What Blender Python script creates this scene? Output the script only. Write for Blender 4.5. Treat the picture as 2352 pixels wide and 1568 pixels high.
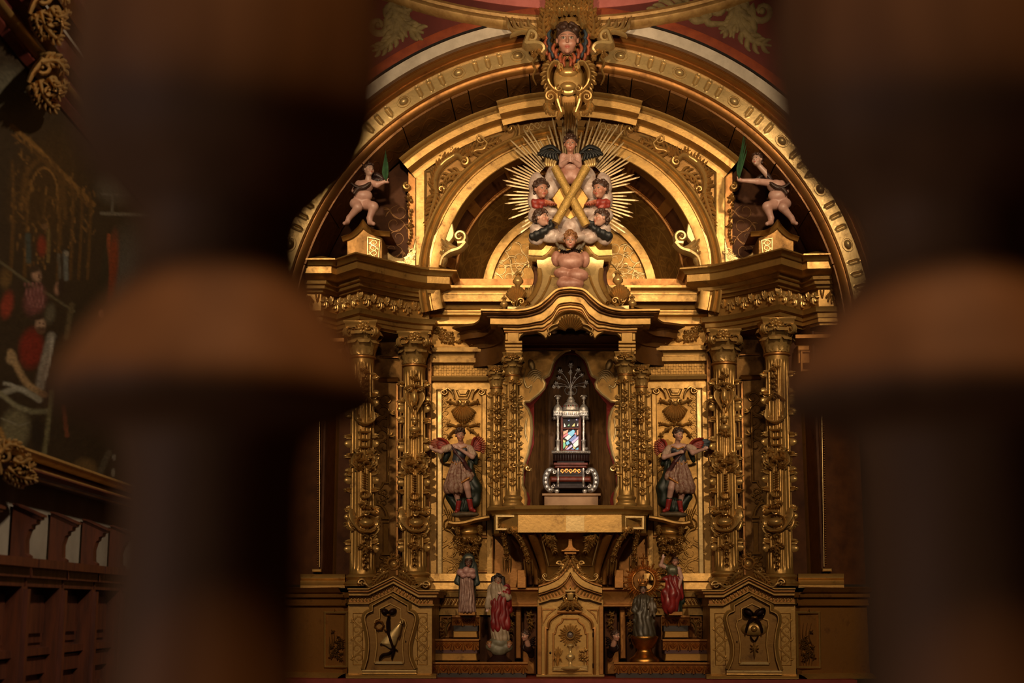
import bpy, math, random
import numpy as np
from math import sin, cos, pi, radians, sqrt, atan2, hypot, tan
from mathutils import Vector, Matrix
from mathutils.geometry import tessellate_polygon
for _o in list(bpy.data.objects): bpy.data.objects.remove(_o)
SC = bpy.context.scene; COL = SC.collection
random.seed(7)
# ------------------------------------------------------------------ camera
FPX = 50/36*2352
CAM = Vector((0, -10.9, 1.6))
PITCH = math.atan(611/FPX); YAW = math.atan(134*cos(PITCH)/FPX)
cd = bpy.data.cameras.new('camera'); cam = bpy.data.objects.new('camera', cd); COL.objects.link(cam)
cd.lens = 50; cd.sensor_width = 36; cd.clip_start = 0.05; cd.clip_end = 100
cam.location = CAM; cam.rotation_euler = (pi/2+PITCH, 0, YAW)
cd.dof.use_dof = True; cd.dof.focus_distance = 11.0; cd.dof.aperture_fstop = 3.3
SC.camera = cam
# ------------------------------------------------------------------ world, lights, exposure
SC.view_settings.view_transform = 'Standard'; SC.view_settings.look = 'None'
SC.view_settings.gamma = 1; SC.view_settings.use_curve_mapping = False; SC.view_settings.exposure = 0.0
wd = bpy.data.worlds.new('world'); SC.world = wd; wd.use_nodes = True
wd.node_tree.nodes['Background'].inputs[0].default_value = (1, .72, .5, 1)
wd.node_tree.nodes['Background'].inputs[1].default_value = 0.004
def spot(name, loc, at, power, col, size=50, blend=.6, rad=.12):
    l = bpy.data.lights.new(name, 'SPOT'); l.energy = power; l.color = col
    l.spot_size = radians(size); l.spot_blend = blend; l.shadow_soft_size = rad
    o = bpy.data.objects.new(name, l); COL.objects.link(o); o.location = loc
    o.rotation_euler = (Vector(at)-Vector(loc)).to_track_quat('-Z', 'Y').to_euler(); return o
def area(name, loc, at, power, col, sx, sy):
    l = bpy.data.lights.new(name, 'AREA'); l.energy = power; l.color = col
    l.shape = 'RECTANGLE'; l.size = sx; l.size_y = sy
    o = bpy.data.objects.new(name, l); COL.objects.link(o); o.location = loc
    o.rotation_euler = (Vector(at)-Vector(loc)).to_track_quat('-Z', 'Y').to_euler(); return o
WARM = (1, .73, .44)
spot('spot_upper_left', (-2.0, -4.2, 5.6), (-1.15, -.3, 4.1), 370, WARM, 38, .8, .08)
spot('spot_upper_right', (2.0, -4.2, 5.6), (1.15, -.3, 4.1), 370, WARM, 38, .8, .08)
spot('spot_upper_centre', (0, -4.6, 5.7), (0, -.4, 4.2), 230, WARM, 34, .9, .08)
spot('spot_vault_left', (-.9, -5.0, 4.7), (-.4, -.7, 5.15), 380, WARM, 42, .7, .08)
spot('spot_vault_right', (.9, -5.0, 4.7), (.4, -.7, 5.15), 380, WARM, 42, .7, .08)
spot('spot_main_left', (-1.9, -5.2, 4.0), (-1.1, 0, 1.9), 330, WARM, 40, .8, .08)
spot('spot_main_right', (1.9, -5.2, 4.0), (1.1, 0, 1.9), 330, WARM, 40, .8, .08)
spot('spot_main_centre', (0, -5.4, 3.7), (0, 0, 1.5), 230, WARM, 28, .9, .08)
spot('spot_panel_left', (-.25, -2.2, 3.4), (-.95, .1, 2.3), 24, WARM, 40, .8, .05)
spot('spot_panel_right', (.25, -2.2, 3.4), (.95, .1, 2.3), 24, WARM, 40, .8, .05)
spot('spot_reliquary', (0, -2.0, 3.3), (0, .2, 2.72), 85, (1, .88, .74), 24, .6, .03)
area('nave_lamp', (.2, -11.3, 4.7), (.15, -10.3, 1.5), 66, (1, .62, .33), .5, .5)
area('nave_window', (-1.5, -11.3, 1.5), (-.2, -10.2, 1.4), 6, (.66, .74, 1), .5, 1.2)
spot('side_lamp', (1.6, -7.2, 5.6), (-2.6, -4.2, 2.3), 640, (1, .80, .60), 52, .7, .15)
spot('spot_niche', (0, -3.4, 2.7), (0, .4, 2.95), 80, (1, .80, .58), 20, .7, .04)

# ------------------------------------------------------------------ photo pixel -> point at depth y
_f = Vector((-sin(YAW)*cos(PITCH), cos(YAW)*cos(PITCH), sin(PITCH)))
_r = Vector((cos(YAW), sin(YAW), 0)); _u = _r.cross(_f)
def ray(px, py): return _f + _r*((px-1176)/FPX) + _u*((784-py)/FPX)
def P(px, py, y):
    d = ray(px, py); t = (y-CAM.y)/d.y
    return Vector((CAM.x+t*d.x, y, CAM.z+t*d.z))
def onz(px, py, z):
    d = ray(px, py); t = (z-CAM.z)/d.z
    return Vector((CAM.x+t*d.x, CAM.y+t*d.y, z))
def S(y): return (y-CAM.y)/_f.y/FPX*1.0
# ------------------------------------------------------------------ objects
FLIP = False
WO = {}
def mname(n): return n
class B:
    def __init__(s): s.v = []; s.f = []
    def add(s, vs, fs):
        o = len(s.v); s.v += [tuple(p) for p in vs]; s.f += [tuple(i+o for i in q) for q in fs]
        return s
def mesh_of(name, v, f, mat, smooth=40, cols=None, origin=None):
    v = np.array(v, dtype=np.float64).reshape(-1, 3)
    f = list(f)
    if FLIP: v = v*np.array((-1, 1, 1)); f = [tuple(q)[::-1] for q in f]
    lo, hi = v.min(0), v.max(0)
    org = np.array(origin) if origin is not None else np.array(((lo[0]+hi[0])/2, (lo[1]+hi[1])/2, lo[2]))
    m = bpy.data.meshes.new(name); m.from_pydata((v-org).tolist(), [], f); m.validate()
    if mat: m.materials.append(mat)
    if cols is not None:
        a = m.color_attributes.new('Col', 'FLOAT_COLOR', 'POINT')
        c = np.ones((len(v), 4), np.float32); c[:, :3] = cols
        a.data.foreach_set('color', c.ravel())
    if smooth:
        m.shade_smooth()
        if smooth < 180: m.set_sharp_from_angle(angle=radians(smooth))
    return m, Vector(org)
def link(name, mesh, org, parent=None):
    o = bpy.data.objects.new(name, mesh); COL.objects.link(o); WO[o.name] = org
    if parent: o.parent = parent; o.location = org-WO[parent.name]
    else: o.location = org
    return o
def obj(name, b, mat, parent=None, smooth=40, kind=None, cols=None, label=None):
    v, f = (b.v, b.f) if isinstance(b, B) else b
    if len(v) == 0: return None
    m, org = mesh_of(name, v, f, mat, smooth, cols)
    o = link(name, m, org, parent)
    if kind: o['kind'] = kind
    if label: o['label'] = label
    return o
def fl(p): return Vector((-p[0], p[1], p[2])) if FLIP else Vector(p)
def thing(name, loc, label, cat, group=None):
    o = bpy.data.objects.new(name, None); COL.objects.link(o); o.empty_display_size = .1
    p = fl(loc); o.location = p; WO[o.name] = p; return tag(o, label, cat, group)
def tag(o, label, cat, group=None, kind='thing'):
    o['label'] = label; o['category'] = cat; o['kind'] = kind
    if group: o['group'] = group
    return o
def struct(name, b, mat, parent=None, smooth=40):
    o = obj(name, b, mat, parent, smooth)
    if not parent: o['kind'] = 'structure'
    return o
def copy_part(o, parent, delta=None, mat3=None):
    c = o.copy(); COL.objects.link(c); c.parent = parent; return c
LR = lambda: 'right' if FLIP else 'left'
# ------------------------------------------------------------------ geometry in px
def arc(cx, cy, R, a0, a1, n, Ry=None):
    """angles in degrees from straight up, positive to the right"""
    Ry = Ry or R
    return [(cx+R*sin(radians(a0+(a1-a0)*i/n)), cy-Ry*cos(radians(a0+(a1-a0)*i/n))) for i in range(n+1)]
def bez(p, n=8):
    """smooth curve through the points (Catmull-Rom)"""
    p = [np.array(q, float) for q in p]; q = [2*p[0]-p[1]]+p+[2*p[-1]-p[-2]]; out = []
    for i in range(1, len(q)-2):
        for k in range(n):
            t = k/n
            out.append(.5*((2*q[i])+(q[i+1]-q[i-1])*t+(2*q[i-1]-5*q[i]+4*q[i+1]-q[i+2])*t*t+(3*q[i]-q[i-1]-3*q[i+1]+q[i+2])*t**3))
    out.append(p[-1]); return [tuple(o) for o in out]
def spiral(cx, cy, r0, r1, a0, a1, n=18):
    """angles degrees from up, clockwise positive; radius r0 -> r1"""
    return [(cx+(r0+(r1-r0)*i/n)*sin(radians(a0+(a1-a0)*i/n)), cy-(r0+(r1-r0)*i/n)*cos(radians(a0+(a1-a0)*i/n))) for i in range(n+1)]
def mir(pts, ax=1310): return [(2*ax-x, y) for x, y in pts]
def resamp(pts, n):
    p = np.array(pts, float); s = np.r_[0, np.cumsum(np.hypot(*np.diff(p, axis=0).T))]
    t = np.linspace(0, s[-1], n+1); return np.c_[np.interp(t, s, p[:, 0]), np.interp(t, s, p[:, 1])]
def pl(y): return lambda u, v, h=0: (lambda q: Vector((q.x, y-h, q.z)))(P(u, v, y))
def cyl(cx, y, R):
    """mapper onto the front of an upright cylinder, cx px centre at depth y, R px"""
    s = S(y); Rm = R*s
    def M(u, v, h=0):
        q = P(cx, v, y); a = (u-cx)/R
        return Vector((q.x+(Rm+h)*sin(a), y-(Rm+h)*cos(a), q.z))
    return M
def signed(pts): return sum(pts[i-1][0]*pts[i][1]-pts[i][0]*pts[i-1][1] for i in range(len(pts)))/2
def inset(pts, d):
    n = len(pts); out = []; sg = 1 if signed(pts) > 0 else -1
    for i in range(n):
        a, b, c = (np.array(pts[(i+k) % n], float) for k in (-1, 0, 1))
        e1 = b-a; e2 = c-b; l1 = np.hypot(*e1) or 1; l2 = np.hypot(*e2) or 1
        n1 = np.array((-e1[1], e1[0]))/l1; n2 = np.array((-e2[1], e2[0]))/l2
        k = 1+float(n1@n2); m = (n1+n2)/max(k, .35)
        out.append(tuple(b+m*d*sg))
    return out
def prism(b, pts, yf, yb, bev=0, holes=(), M=None):
    """polygon in px traced at its front face yf, extruded straight back to yb"""
    loops = [list(pts)]+[list(h) for h in holes]
    s = S(yf); base = []; tri_in = []
    if len(loops) == 1 and bev: 
        fp = inset(loops[0], bev)
        A = [P(x, y, yf) for x, y in fp]; C = [P(x, y, yf) for x, y in loops[0]]
        n = len(A); Bv = [Vector((c.x, yf+bev*s, c.z)) for c in C]; K = [Vector((c.x, yb, c.z)) for c in C]
        t = [tuple(q) for q in tessellate_polygon([[Vector((a.x, a.z, 0)) for a in A]])]
        f = orient(A, t)
        ccw = signed(loops[0]) > 0
        for i in range(n):
            j = (i+1) % n
            for o1, o2 in ((0, n), (n, 2*n)):
                q = (o1+i, o2+i, o2+j, o1+j); f.append(q if not ccw else q[::-1])
        b.add(A+Bv+K, f); return b
    A = []; spans = []
    for L in loops:
        spans.append((len(A), len(L))); A += [P(x, y, yf) for x, y in L]
    t = tessellate_polygon([[Vector((A[o+i].x, A[o+i].z, 0)) for i in range(k)] for o, k in spans])
    f = orient(A, [tuple(q) for q in t]); N = len(A)
    K = [Vector((a.x, yb, a.z)) for a in A]
    for li, ((o, k), L) in enumerate(zip(spans, loops)):
        ccw = signed(L) > 0
        if li: ccw = not ccw
        for i in range(k):
            j = (i+1) % k; q = (o+i, N+o+i, N+o+j, o+j); f.append(q if not ccw else q[::-1])
    b.add(A+K, f); return b
def orient(A, tris):
    """turn triangles so they face -Y"""
    out = []
    for t in tris:
        a, b_, c = A[t[0]], A[t[1]], A[t[2]]
        n = (b_-a).cross(c-a)
        out.append(t if n.y < 0 else t[::-1])
    return out
def box(b, x0, y0, x1, y1, yf, yb, bev=0): return prism(b, [(x0, y0), (x1, y0), (x1, y1), (x0, y1)], yf, yb, bev)
def frame(b, path, prof, y, closed=False, M=None):
    """sweep a moulding along a px path in the wall plane; prof = [(n px to the left of travel, h metres towards viewer)]"""
    M = M or pl(y); n = len(path); rows = []
    for i in range(n):
        p = np.array(path[i], float)
        a = np.array(path[i-1] if (i or closed) else path[i], float); c = np.array(path[(i+1) % n] if (i < n-1 or closed) else path[i], float)
        e1 = p-a; e2 = c-p
        if not e1.any(): e1 = e2
        if not e2.any(): e2 = e1
        e1 /= np.hypot(*e1); e2 /= np.hypot(*e2)
        n1 = np.array((e1[1], -e1[0])); n2 = np.array((e2[1], -e2[0]))
        m = (n1+n2)/max(1+float(n1@n2), .3)
        rows.append([M(p[0]+m[0]*o, p[1]+m[1]*o, h) for o, h in prof])
    k = len(prof); f = []
    for i in range(n if closed else n-1):
        j = (i+1) % n
        for q in range(k-1): f.append((i*k+q, j*k+q, j*k+q+1, i*k+q+1))
    b.add([p for r in rows for p in r], f); return b
def planmould(b, path, prof, z0, closed=False):
    """horizontal cornice: plan path [(x,y)] walked so the viewer is on its right-hand... outward = left normal; prof [(out,z)]"""
    n = len(path); rows = []
    for i in range(n):
        p = np.array(path[i], float); a = np.array(path[max(i-1, 0)], float); c = np.array(path[min(i+1, n-1)], float)
        e1 = p-a; e2 = c-p
        if not e1.any(): e1 = e2
        if not e2.any(): e2 = e1
        e1 /= np.hypot(*e1); e2 /= np.hypot(*e2)
        n1 = np.array((-e1[1], e1[0])); n2 = np.array((-e2[1], e2[0])); m = (n1+n2)/max(1+float(n1@n2), .3)
        rows.append([(p[0]+m[0]*o, p[1]+m[1]*o, z0+z) for o, z in prof])
    k = len(prof); f = []
    for i in range(n-1):
        for q in range(k-1): f.append((i*k+q, (i+1)*k+q, (i+1)*k+q+1, i*k+q+1))
    b.add([p for r in rows for p in r], f); return b
def lathe(b, cx, y, prof, n=24, mod=None, M=None):
    """prof [(r px, py)] around the upright axis at px cx, depth y"""
    s = S(y); k = len(prof); vs = []
    for r, v in prof:
        q = P(cx, v, y)
        for i in range(n):
            a = 2*pi*i/n; rr = r*s*(mod(a, v) if mod else 1)
            vs.append((q.x+rr*sin(a), y-rr*cos(a), q.z))
    f = [(i*n+j, (i+1)*n+j, (i+1)*n+(j+1) % n, i*n+(j+1) % n) for i in range(k-1) for j in range(n)]
    f.append(tuple(range(n))[::-1]); f.append(tuple((k-1)*n+j for j in range(n)))
    b.add(vs, f); return b
def lathe3(b, c, prof, n=16, axis='z'):
    """prof [(r, h)] metres around axis through c"""
    c = Vector(c); k = len(prof); vs = []
    for r, h in prof:
        for i in range(n):
            a = 2*pi*i/n
            vs.append(c+(Vector((r*cos(a), r*sin(a), h)) if axis == 'z' else Vector((r*cos(a), -h, r*sin(a)))))
    f = [(i*n+j, i*n+(j+1) % n, (i+1)*n+(j+1) % n, (i+1)*n+j) for i in range(k-1) for j in range(n)]
    f.append(tuple(range(n))[::-1]); f.append(tuple((k-1)*n+j for j in range(n)))
    b.add(vs, f); return b
def stroke(b, pts, w, h, M, n=None, sec=6, flat=False):
    """carved stroke: half-round ridge along a px path. w = (px) number or list of (t,w); h metres high"""
    n = n or max(4, min(24, len(pts))); n = int(n); q = resamp(pts, n); vs = []; f = []
    d = np.gradient(q, axis=0); d /= (np.hypot(d[:, 0], d[:, 1])[:, None]+1e-9)
    if not isinstance(w, (int, float)):
        ts, ws = zip(*w); W = np.interp(np.linspace(0, 1, n+1), ts, ws)
    else: W = np.interp(np.linspace(0, 1, n+1), (0, .12, .8, 1), (.5*w, w, w*.9, .3*w))
    wm = W.max() or 1
    for i in range(n+1):
        nx, ny = d[i][1], -d[i][0]
        for k in range(sec+1):
            t = pi*k/sec; o = W[i]*cos(t); hh = h*(.35+.65*W[i]/wm)*sin(t) if not flat else (0 if k in (0, sec) else h)
            vs.append(M(q[i][0]+nx*o, q[i][1]+ny*o, hh))
    m = sec+1
    for i in range(n):
        for k in range(sec): f.append((i*m+k, i*m+k+1, (i+1)*m+k+1, (i+1)*m+k))
    f.append(tuple(range(m))[::-1]); f.append(tuple(n*m+k for k in range(m)))
    b.add(vs, f); return b
def dome(b, u, v, ru, rv, h, M, n=12, rings=4, rot=0):
    """raised boss"""
    vs = []; ca, sa = cos(rot), sin(rot)
    for i in range(rings):
        t = pi/2*i/rings
        for j in range(n):
            a = 2*pi*j/n; x = ru*cos(t)*cos(a); y = rv*cos(t)*sin(a)
            vs.append(M(u+x*ca-y*sa, v+x*sa+y*ca, h*sin(t)))
    vs.append(M(u, v, h)); f = []
    for i in range(rings-1):
        for j in range(n): f.append((i*n+j, (i+1)*n+j, (i+1)*n+(j+1) % n, i*n+(j+1) % n))
    for j in range(n): f.append(((rings-1)*n+j, len(vs)-1, (rings-1)*n+(j+1) % n))
    b.add(vs, f); return b
def tube(b, pts, r, n=8, cap=True):
    """round tube along 3D points, r number or list"""
    P3 = [Vector(p) for p in pts]; k = len(P3); R = r if isinstance(r, (list, tuple)) else [r]*k
    up = Vector((0, 0, 1)); vs = []; prev = None
    for i in range(k):
        d = (P3[min(i+1, k-1)]-P3[max(i-1, 0)]).normalized()
        if prev is None: x = d.cross(up if abs(d.z) < .9 else Vector((1, 0, 0))).normalized()
        else: x = (prev-d*prev.dot(d)).normalized()
        prev = x; y = d.cross(x)
        for j in range(n):
            a = 2*pi*j/n; vs.append(P3[i]+(x*cos(a)+y*sin(a))*R[i])
    f = [(i*n+j, i*n+(j+1) % n, (i+1)*n+(j+1) % n, (i+1)*n+j) for i in range(k-1) for j in range(n)]
    if cap: f.append(tuple(range(n))[::-1]); f.append(tuple((k-1)*n+j for j in range(n)))
    b.add(vs, f); return b
def ball(b, c, r, n=10, m=6):
    c = Vector(c); r = Vector((r, r, r)) if not hasattr(r, '__len__') else Vector(r); vs = [c+Vector((0, 0, r.z))]
    for i in range(1, m):
        t = pi*i/m
        for j in range(n):
            a = 2*pi*j/n; vs.append(c+Vector((r.x*sin(t)*cos(a), r.y*sin(t)*sin(a), r.z*cos(t))))
    vs.append(c-Vector((0, 0, r.z))); f = [(0, 1+j, 1+(j+1) % n) for j in range(n)]
    for i in range(m-2):
        for j in range(n): f.append((1+i*n+j, 1+(i+1)*n+j, 1+(i+1)*n+(j+1) % n, 1+i*n+(j+1) % n))
    L = len(vs)-1; o = 1+(m-2)*n
    f += [(L, o+(j+1) % n, o+j) for j in range(n)]
    b.add(vs, f); return b
def cuboid(b, x0, x1, y0, y1, z0, z1):
    v = [(x, y, z) for z in (z0, z1) for y in (y0, y1) for x in (x0, x1)]
    b.add(v, [(0, 2, 3, 1), (4, 5, 7, 6), (0, 1, 5, 4), (2, 6, 7, 3), (0, 4, 6, 2), (1, 3, 7, 5)]); return b
def plate(b, cx0, cy0, cx1, cy1, y): return box(b, cx0, cy0, cx1, cy1, y, y+.02)
# ------------------------------------------------------------------ carved ornament
def acanthus(b, spine, w, h, M, lobes=6, side=(1, -1), L=1.0, curl=.9, seed=0):
    """a leaf: midrib along spine with curling lobes on each side; w = rib width, L = lobe length factor px"""
    rnd = random.Random(seed); q = resamp(spine, 40); d = np.gradient(q, axis=0); d /= np.hypot(d[:, 0], d[:, 1])[:, None]+1e-9
    w = w*1.35; stroke(b, spine, [(0, w*1.2), (.6, w), (1, w*.3)], h, M, n=16)
    tot = np.hypot(*np.diff(q, axis=0).T).sum()
    for s in side:
        for i in range(lobes):
            t = (i+.4)/(lobes+.2); k = int(t*39); p = q[k]; a = atan2(d[k][1], d[k][0])+s*1.15
            l = L*tot*.40*(1-.55*t)*(.85+.3*rnd.random()); pts = [tuple(p)]; x, y = p
            for j in range(6):
                x += l/6*cos(a); y += l/6*sin(a); pts.append((x, y)); a -= s*curl/6*(1+j*.25)
            stroke(b, pts, [(0, w*.6), (.55, w*1.05*(1-.4*t)), (1, w*.2)], h*(1.0-.35*t)*(.8+.4*rnd.random()), M, n=7, sec=4)
    return b
def fan(b, cx, cy, r0, r1, a0, a1, n, w, h, M, sc=.12):
    """shell: ribs radiating from cx,cy between angles (deg from up)"""
    for i in range(n):
        a = radians(a0+(a1-a0)*i/(n-1)); k = 1-sc*abs(2*i/(n-1)-1)**1.5
        p0 = (cx+r0*sin(a), cy-r0*cos(a)); p1 = (cx+r1*k*sin(a), cy-r1*k*cos(a))
        stroke(b, [p0, ((p0[0]+p1[0])/2, (p0[1]+p1[1])/2), p1], [(0, w*.35), (.8, w), (1, w*.75)], h, M, n=6, sec=4)
    return b
def volute(b, cx, cy, r, a0, turns, w, h, M, tail=None, eye=True, cw=1):
    """scroll; tail = px points leading into it"""
    w = w*1.25; sp = spiral(cx, cy, r, r*.22, a0, a0+cw*360*turns, int(18*turns)+4)
    pts = (list(tail) if tail else [])+sp
    stroke(b, pts, [(0, w*.6), (.25, w*1.1), (.7, w*.8), (1, w*.55)], h, M, n=int((len(sp)+(len(tail) if tail else 0))*1.0)+4, sec=5)
    if eye: dome(b, cx, cy, r*.3, r*.3, h*1.3, M, n=8, rings=3)
    return b
def flower(b, u, v, r, h, M, n=6):
    for i in range(n):
        a = 2*pi*i/n+.3; dome(b, u+r*.6*cos(a), v+r*.6*sin(a), r*.48, r*.3, h*.8, M, n=7, rings=2, rot=a)
    dome(b, u, v, r*.3, r*.3, h*1.3, M, n=7, rings=2); return b
def sprig(b, u, v, r, h, M, seed=0, n=7):
    """cluster of carved leaves and buds"""
    rnd = random.Random(seed)
    for i in range(n):
        a = 2*pi*i/n+rnd.random()*.7; l = r*(.7+.5*rnd.random()); bend = rnd.choice((-1, 1))*.8
        pts = []; x, y = u, v
        for j in range(5): pts.append((x, y)); x += l/4*cos(a); y += l/4*sin(a); a += bend/4
        stroke(b, pts, [(0, r*.14), (.55, r*.24), (1, r*.06)], h*(.7+.5*rnd.random()), M, n=5, sec=4)
    for i in range(3): dome(b, u+r*.4*(rnd.random()-.5)*2, v+r*.4*(rnd.random()-.5)*2, r*.2, r*.2, h*1.4, M, n=7, rings=2)
    return b
def drop(b, u, v, L, w, h, M, seed=0):
    """hanging husk chain"""
    k = max(2, int(L/(w*1.6)))
    for i in range(k):
        y = v+L*i/k; s = 1-.5*i/k
        for sd in (-1, 1):
            stroke(b, [(u, y), (u+sd*w*.7*s, y+w*.45), (u+sd*w*.55*s, y+w*1.2)], [(0, w*.2), (.5, w*.34*s), (1, w*.08)], h, M, n=4, sec=4)
        dome(b, u, y+w*.9, w*.3*s, w*.5*s, h*1.3, M, n=7, rings=2)
    return b
def flourish(b, x0, y0, x1, y1, w, h, M, seed=0, n=5, amp=.5):
    """engraved S-scroll with side curls filling the strip from (x0,y0) to (x1,y1)"""
    w = w*1.7; h = h*.55; rnd = random.Random(seed); L = hypot(x1-x0, y1-y0); ux, uy = (x1-x0)/L, (y1-y0)/L; nx, ny = -uy, ux
    A = amp*L/n; pts = []
    for i in range(n*6+1):
        t = i/(n*6); o = A*.45*sin(t*n*pi); pts.append((x0+ux*t*L+nx*o, y0+uy*t*L+ny*o))
    stroke(b, pts, w, h, M, n=n*6, sec=3)
    for i in range(n):
        s = 1 if i % 2 == 0 else -1; t = (i+.5)/n; cx = x0+ux*t*L-nx*s*A*.12; cy = y0+uy*t*L-ny*s*A*.12
        a = degrees_of(ux, uy)
        stroke(b, spiral(cx, cy, A*.5, A*.1, a+90*s, a+90*s+s*400, 16), w*.9, h, M, n=16, sec=3)
        for k in range(3):
            aa = radians(a)+s*(pi/2)+rnd.uniform(-.9, .9); l = A*rnd.uniform(.35, .6)
            px, py = x0+ux*t*L+nx*s*A*.4, y0+uy*t*L+ny*s*A*.4; q = []
            for j in range(5): q.append((px, py)); px += l/4*sin(aa); py -= l/4*cos(aa); aa += .35*s
            stroke(b, q, [(0, w*.5), (.5, w*1.7), (1, w*.2)], h, M, n=5, sec=3)
    return b
def degrees_of(ux, uy): return math.degrees(atan2(ux, -uy))
def pp(y): return lambda u, v, h=0: P(u, v, y-h)
def hmould(b, x0, x1, prof, y, caps=True):
    """straight horizontal moulding between px x0..x1; prof = [(py, h metres proud)] from top to bottom"""
    A = [P(x0, v, y-h) for v, h in prof]; C = [P(x1, v, y-h) for v, h in prof]; xa, xc = P(x0, prof[0][0], y).x, P(x1, prof[0][0], y).x
    for q in A: q.x = P(x0, 1100, y-.0).x if 0 else q.x
    k = len(prof); v = A+C; f = [(i, i+1, k+i+1, k+i) for i in range(k-1)]
    if caps:
        Ab = [Vector((q.x, max(y, q.y)+.01, q.z)) for q in A]; Cb = [Vector((q.x, max(y, q.y)+.01, q.z)) for q in C]
        o = 2*k; v += Ab+Cb
        for i in range(k-1): f += [(o+i, o+i+1, i+1, i), (k+i, k+i+1, o+k+i+1, o+k+i)]
    b.add(v, f); return b
def vwall(b, plan, py0, py1):
    """upright wall through plan points [(px at eye level, y)] from py0 down to py1 (measured at the first point)"""
    pts = [(P(x, 1395, y).x, y) for x, y in plan]; z0 = P(plan[0][0], py0, plan[0][1]).z; z1 = P(plan[0][0], py1, plan[0][1]).z
    n = len(pts); b.add([(x, y, z0) for x, y in pts]+[(x, y, z1) for x, y in pts], [(i, n+i, n+i+1, i+1) for i in range(n-1)]); return b
class PlanMap:
    """ornament coordinates on an upright curved face: u metres along the plan path, v metres down from z0, h outward"""
    def __init__(s, path, z0):
        s.p = np.array(path, float); s.s = np.r_[0, np.cumsum(np.hypot(*np.diff(s.p, axis=0).T))]; s.z0 = z0; s.L = s.s[-1]
    def __call__(s, u, v, h=0):
        i = int(min(max(np.searchsorted(s.s, u)-1, 0), len(s.p)-2)); d = s.p[i+1]-s.p[i]; l = np.hypot(*d); t = (u-s.s[i])/l
        q = s.p[i]+d*t; return Vector((q[0]-d[1]/l*h, q[1]+d[0]/l*h, s.z0-v))
def bandprism(b, up, lo, yf, yb, bev=1.0):
    """long narrow band between two px paths with the same number of points, standing out to yf, chamfered"""
    s = S(yf); n = len(up); rows = []
    for i in range(n):
        u = np.array(up[i], float); l = np.array(lo[i], float); d = (l-u)/(np.hypot(*(l-u))+1e-9)*bev
        U, L_ = P(*u, yf), P(*l, yf); rows += [Vector((U.x, yb, U.z)), Vector((U.x, yf+bev*s, U.z)), P(*(u+d), yf), P(*(l-d), yf), Vector((L_.x, yf+bev*s, L_.z)), Vector((L_.x, yb, L_.z))]
    f = [(6*i+k, 6*i+k+1, 6*i+k+7, 6*i+k+6) for i in range(n-1) for k in range(5)]+[tuple(range(6))[::-1], tuple(6*(n-1)+k for k in range(6))]
    b.add(rows, f); return b
# ------------------------------------------------------------------ sculpted forms: smooth distance fields turned into one skin
def snet(v, lo, h):
    s = v < 0; nx, ny, nz = v.shape
    acc = np.zeros((nx-1, ny-1, nz-1, 3), np.float32); cnt = np.zeros((nx-1, ny-1, nz-1), np.float32)
    def sl(o): return tuple(slice(o[k], v.shape[k]-1+o[k]) for k in range(3))
    for ax in range(3):
        ot = [k for k in range(3) if k != ax]
        for i in (0, 1):
            for j in (0, 1):
                o = [0, 0, 0]; o[ot[0]] = i; o[ot[1]] = j; o2 = list(o); o2[ax] = 1
                a, c = v[sl(o)], v[sl(o2)]; m = (a < 0) != (c < 0)
                t = np.where(m, a/np.where(m, a-c, 1), 0)
                for k in range(3): acc[..., k] += m*(o[k] if k != ax else 0)
                acc[..., ax] += t; cnt += m
    mask = cnt > 0; idx = -np.ones(mask.shape, np.int64); idx[mask] = np.arange(mask.sum())
    I = np.argwhere(mask); pts = (acc[mask]/cnt[mask][:, None]+I)*h+np.array(lo); F = []
    for ax in range(3):
        ot = [(ax+1) % 3, (ax+2) % 3]
        A = [slice(1, -1)]*3; A[ax] = slice(0, -1); C = [slice(1, -1)]*3; C[ax] = slice(1, None)
        sa, sc = s[tuple(A)], s[tuple(C)]
        for flag, (x, y) in ((0, (sa, ~sc)), (1, (~sa, sc))):
            e = np.argwhere(x & y)+np.array([0 if k == ax else 1 for k in range(3)])
            if not len(e): continue
            q = []
            for du, dv in ((0, 0), (-1, 0), (-1, -1), (0, -1)):
                g = e.copy(); g[:, ot[0]] += du; g[:, ot[1]] += dv; q.append(idx[g[:, 0], g[:, 1], g[:, 2]])
            q = np.stack(q, 1); F.append(q if flag == 0 else q[:, ::-1])
    return pts, np.concatenate(F) if F else np.zeros((0, 4), int)
def sdf(fn, lo, hi, h):
    lo = np.array(lo, float)-2*h; hi = np.array(hi, float)+2*h; n = np.ceil((hi-lo)/h).astype(int)+1
    ax = [np.float32(lo[k])+np.arange(n[k], dtype=np.float32)*np.float32(h) for k in range(3)]
    g = np.stack(np.meshgrid(*ax, indexing='ij'), -1).reshape(-1, 3)
    v = fn(g).reshape(n); p, f = snet(v, lo, h); return p, [tuple(int(i) for i in q) for q in f]
def smin(a, b, k): 
    hh = np.clip(.5+.5*(b-a)/k, 0, 1); return b*(1-hh)+a*hh-k*hh*(1-hh)
def smax(a, b, k): return -smin(-a, -b, k)
def cap(p, a, b, ra, rb=None):
    a = np.array(a, np.float32); b = np.array(b, np.float32); rb = ra if rb is None else rb
    d = b-a; t = np.clip(((p-a)@d)/max(float(d@d), 1e-9), 0, 1)
    return np.sqrt(((p-a-t[:, None]*d)**2).sum(1))-(ra+(rb-ra)*t)
def ell(p, c, r):
    r = np.array(r, np.float32); q = (p-np.array(c, np.float32))/r; k = np.sqrt((q*q).sum(1)); return (k-1)*float(r.min())
def chain(p, pts, rad, k):
    d = None
    for i in range(len(pts)-1):
        c = cap(p, pts[i], pts[i+1], rad[i], rad[i+1]); d = c if d is None else smin(d, c, k)
    return d
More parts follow.
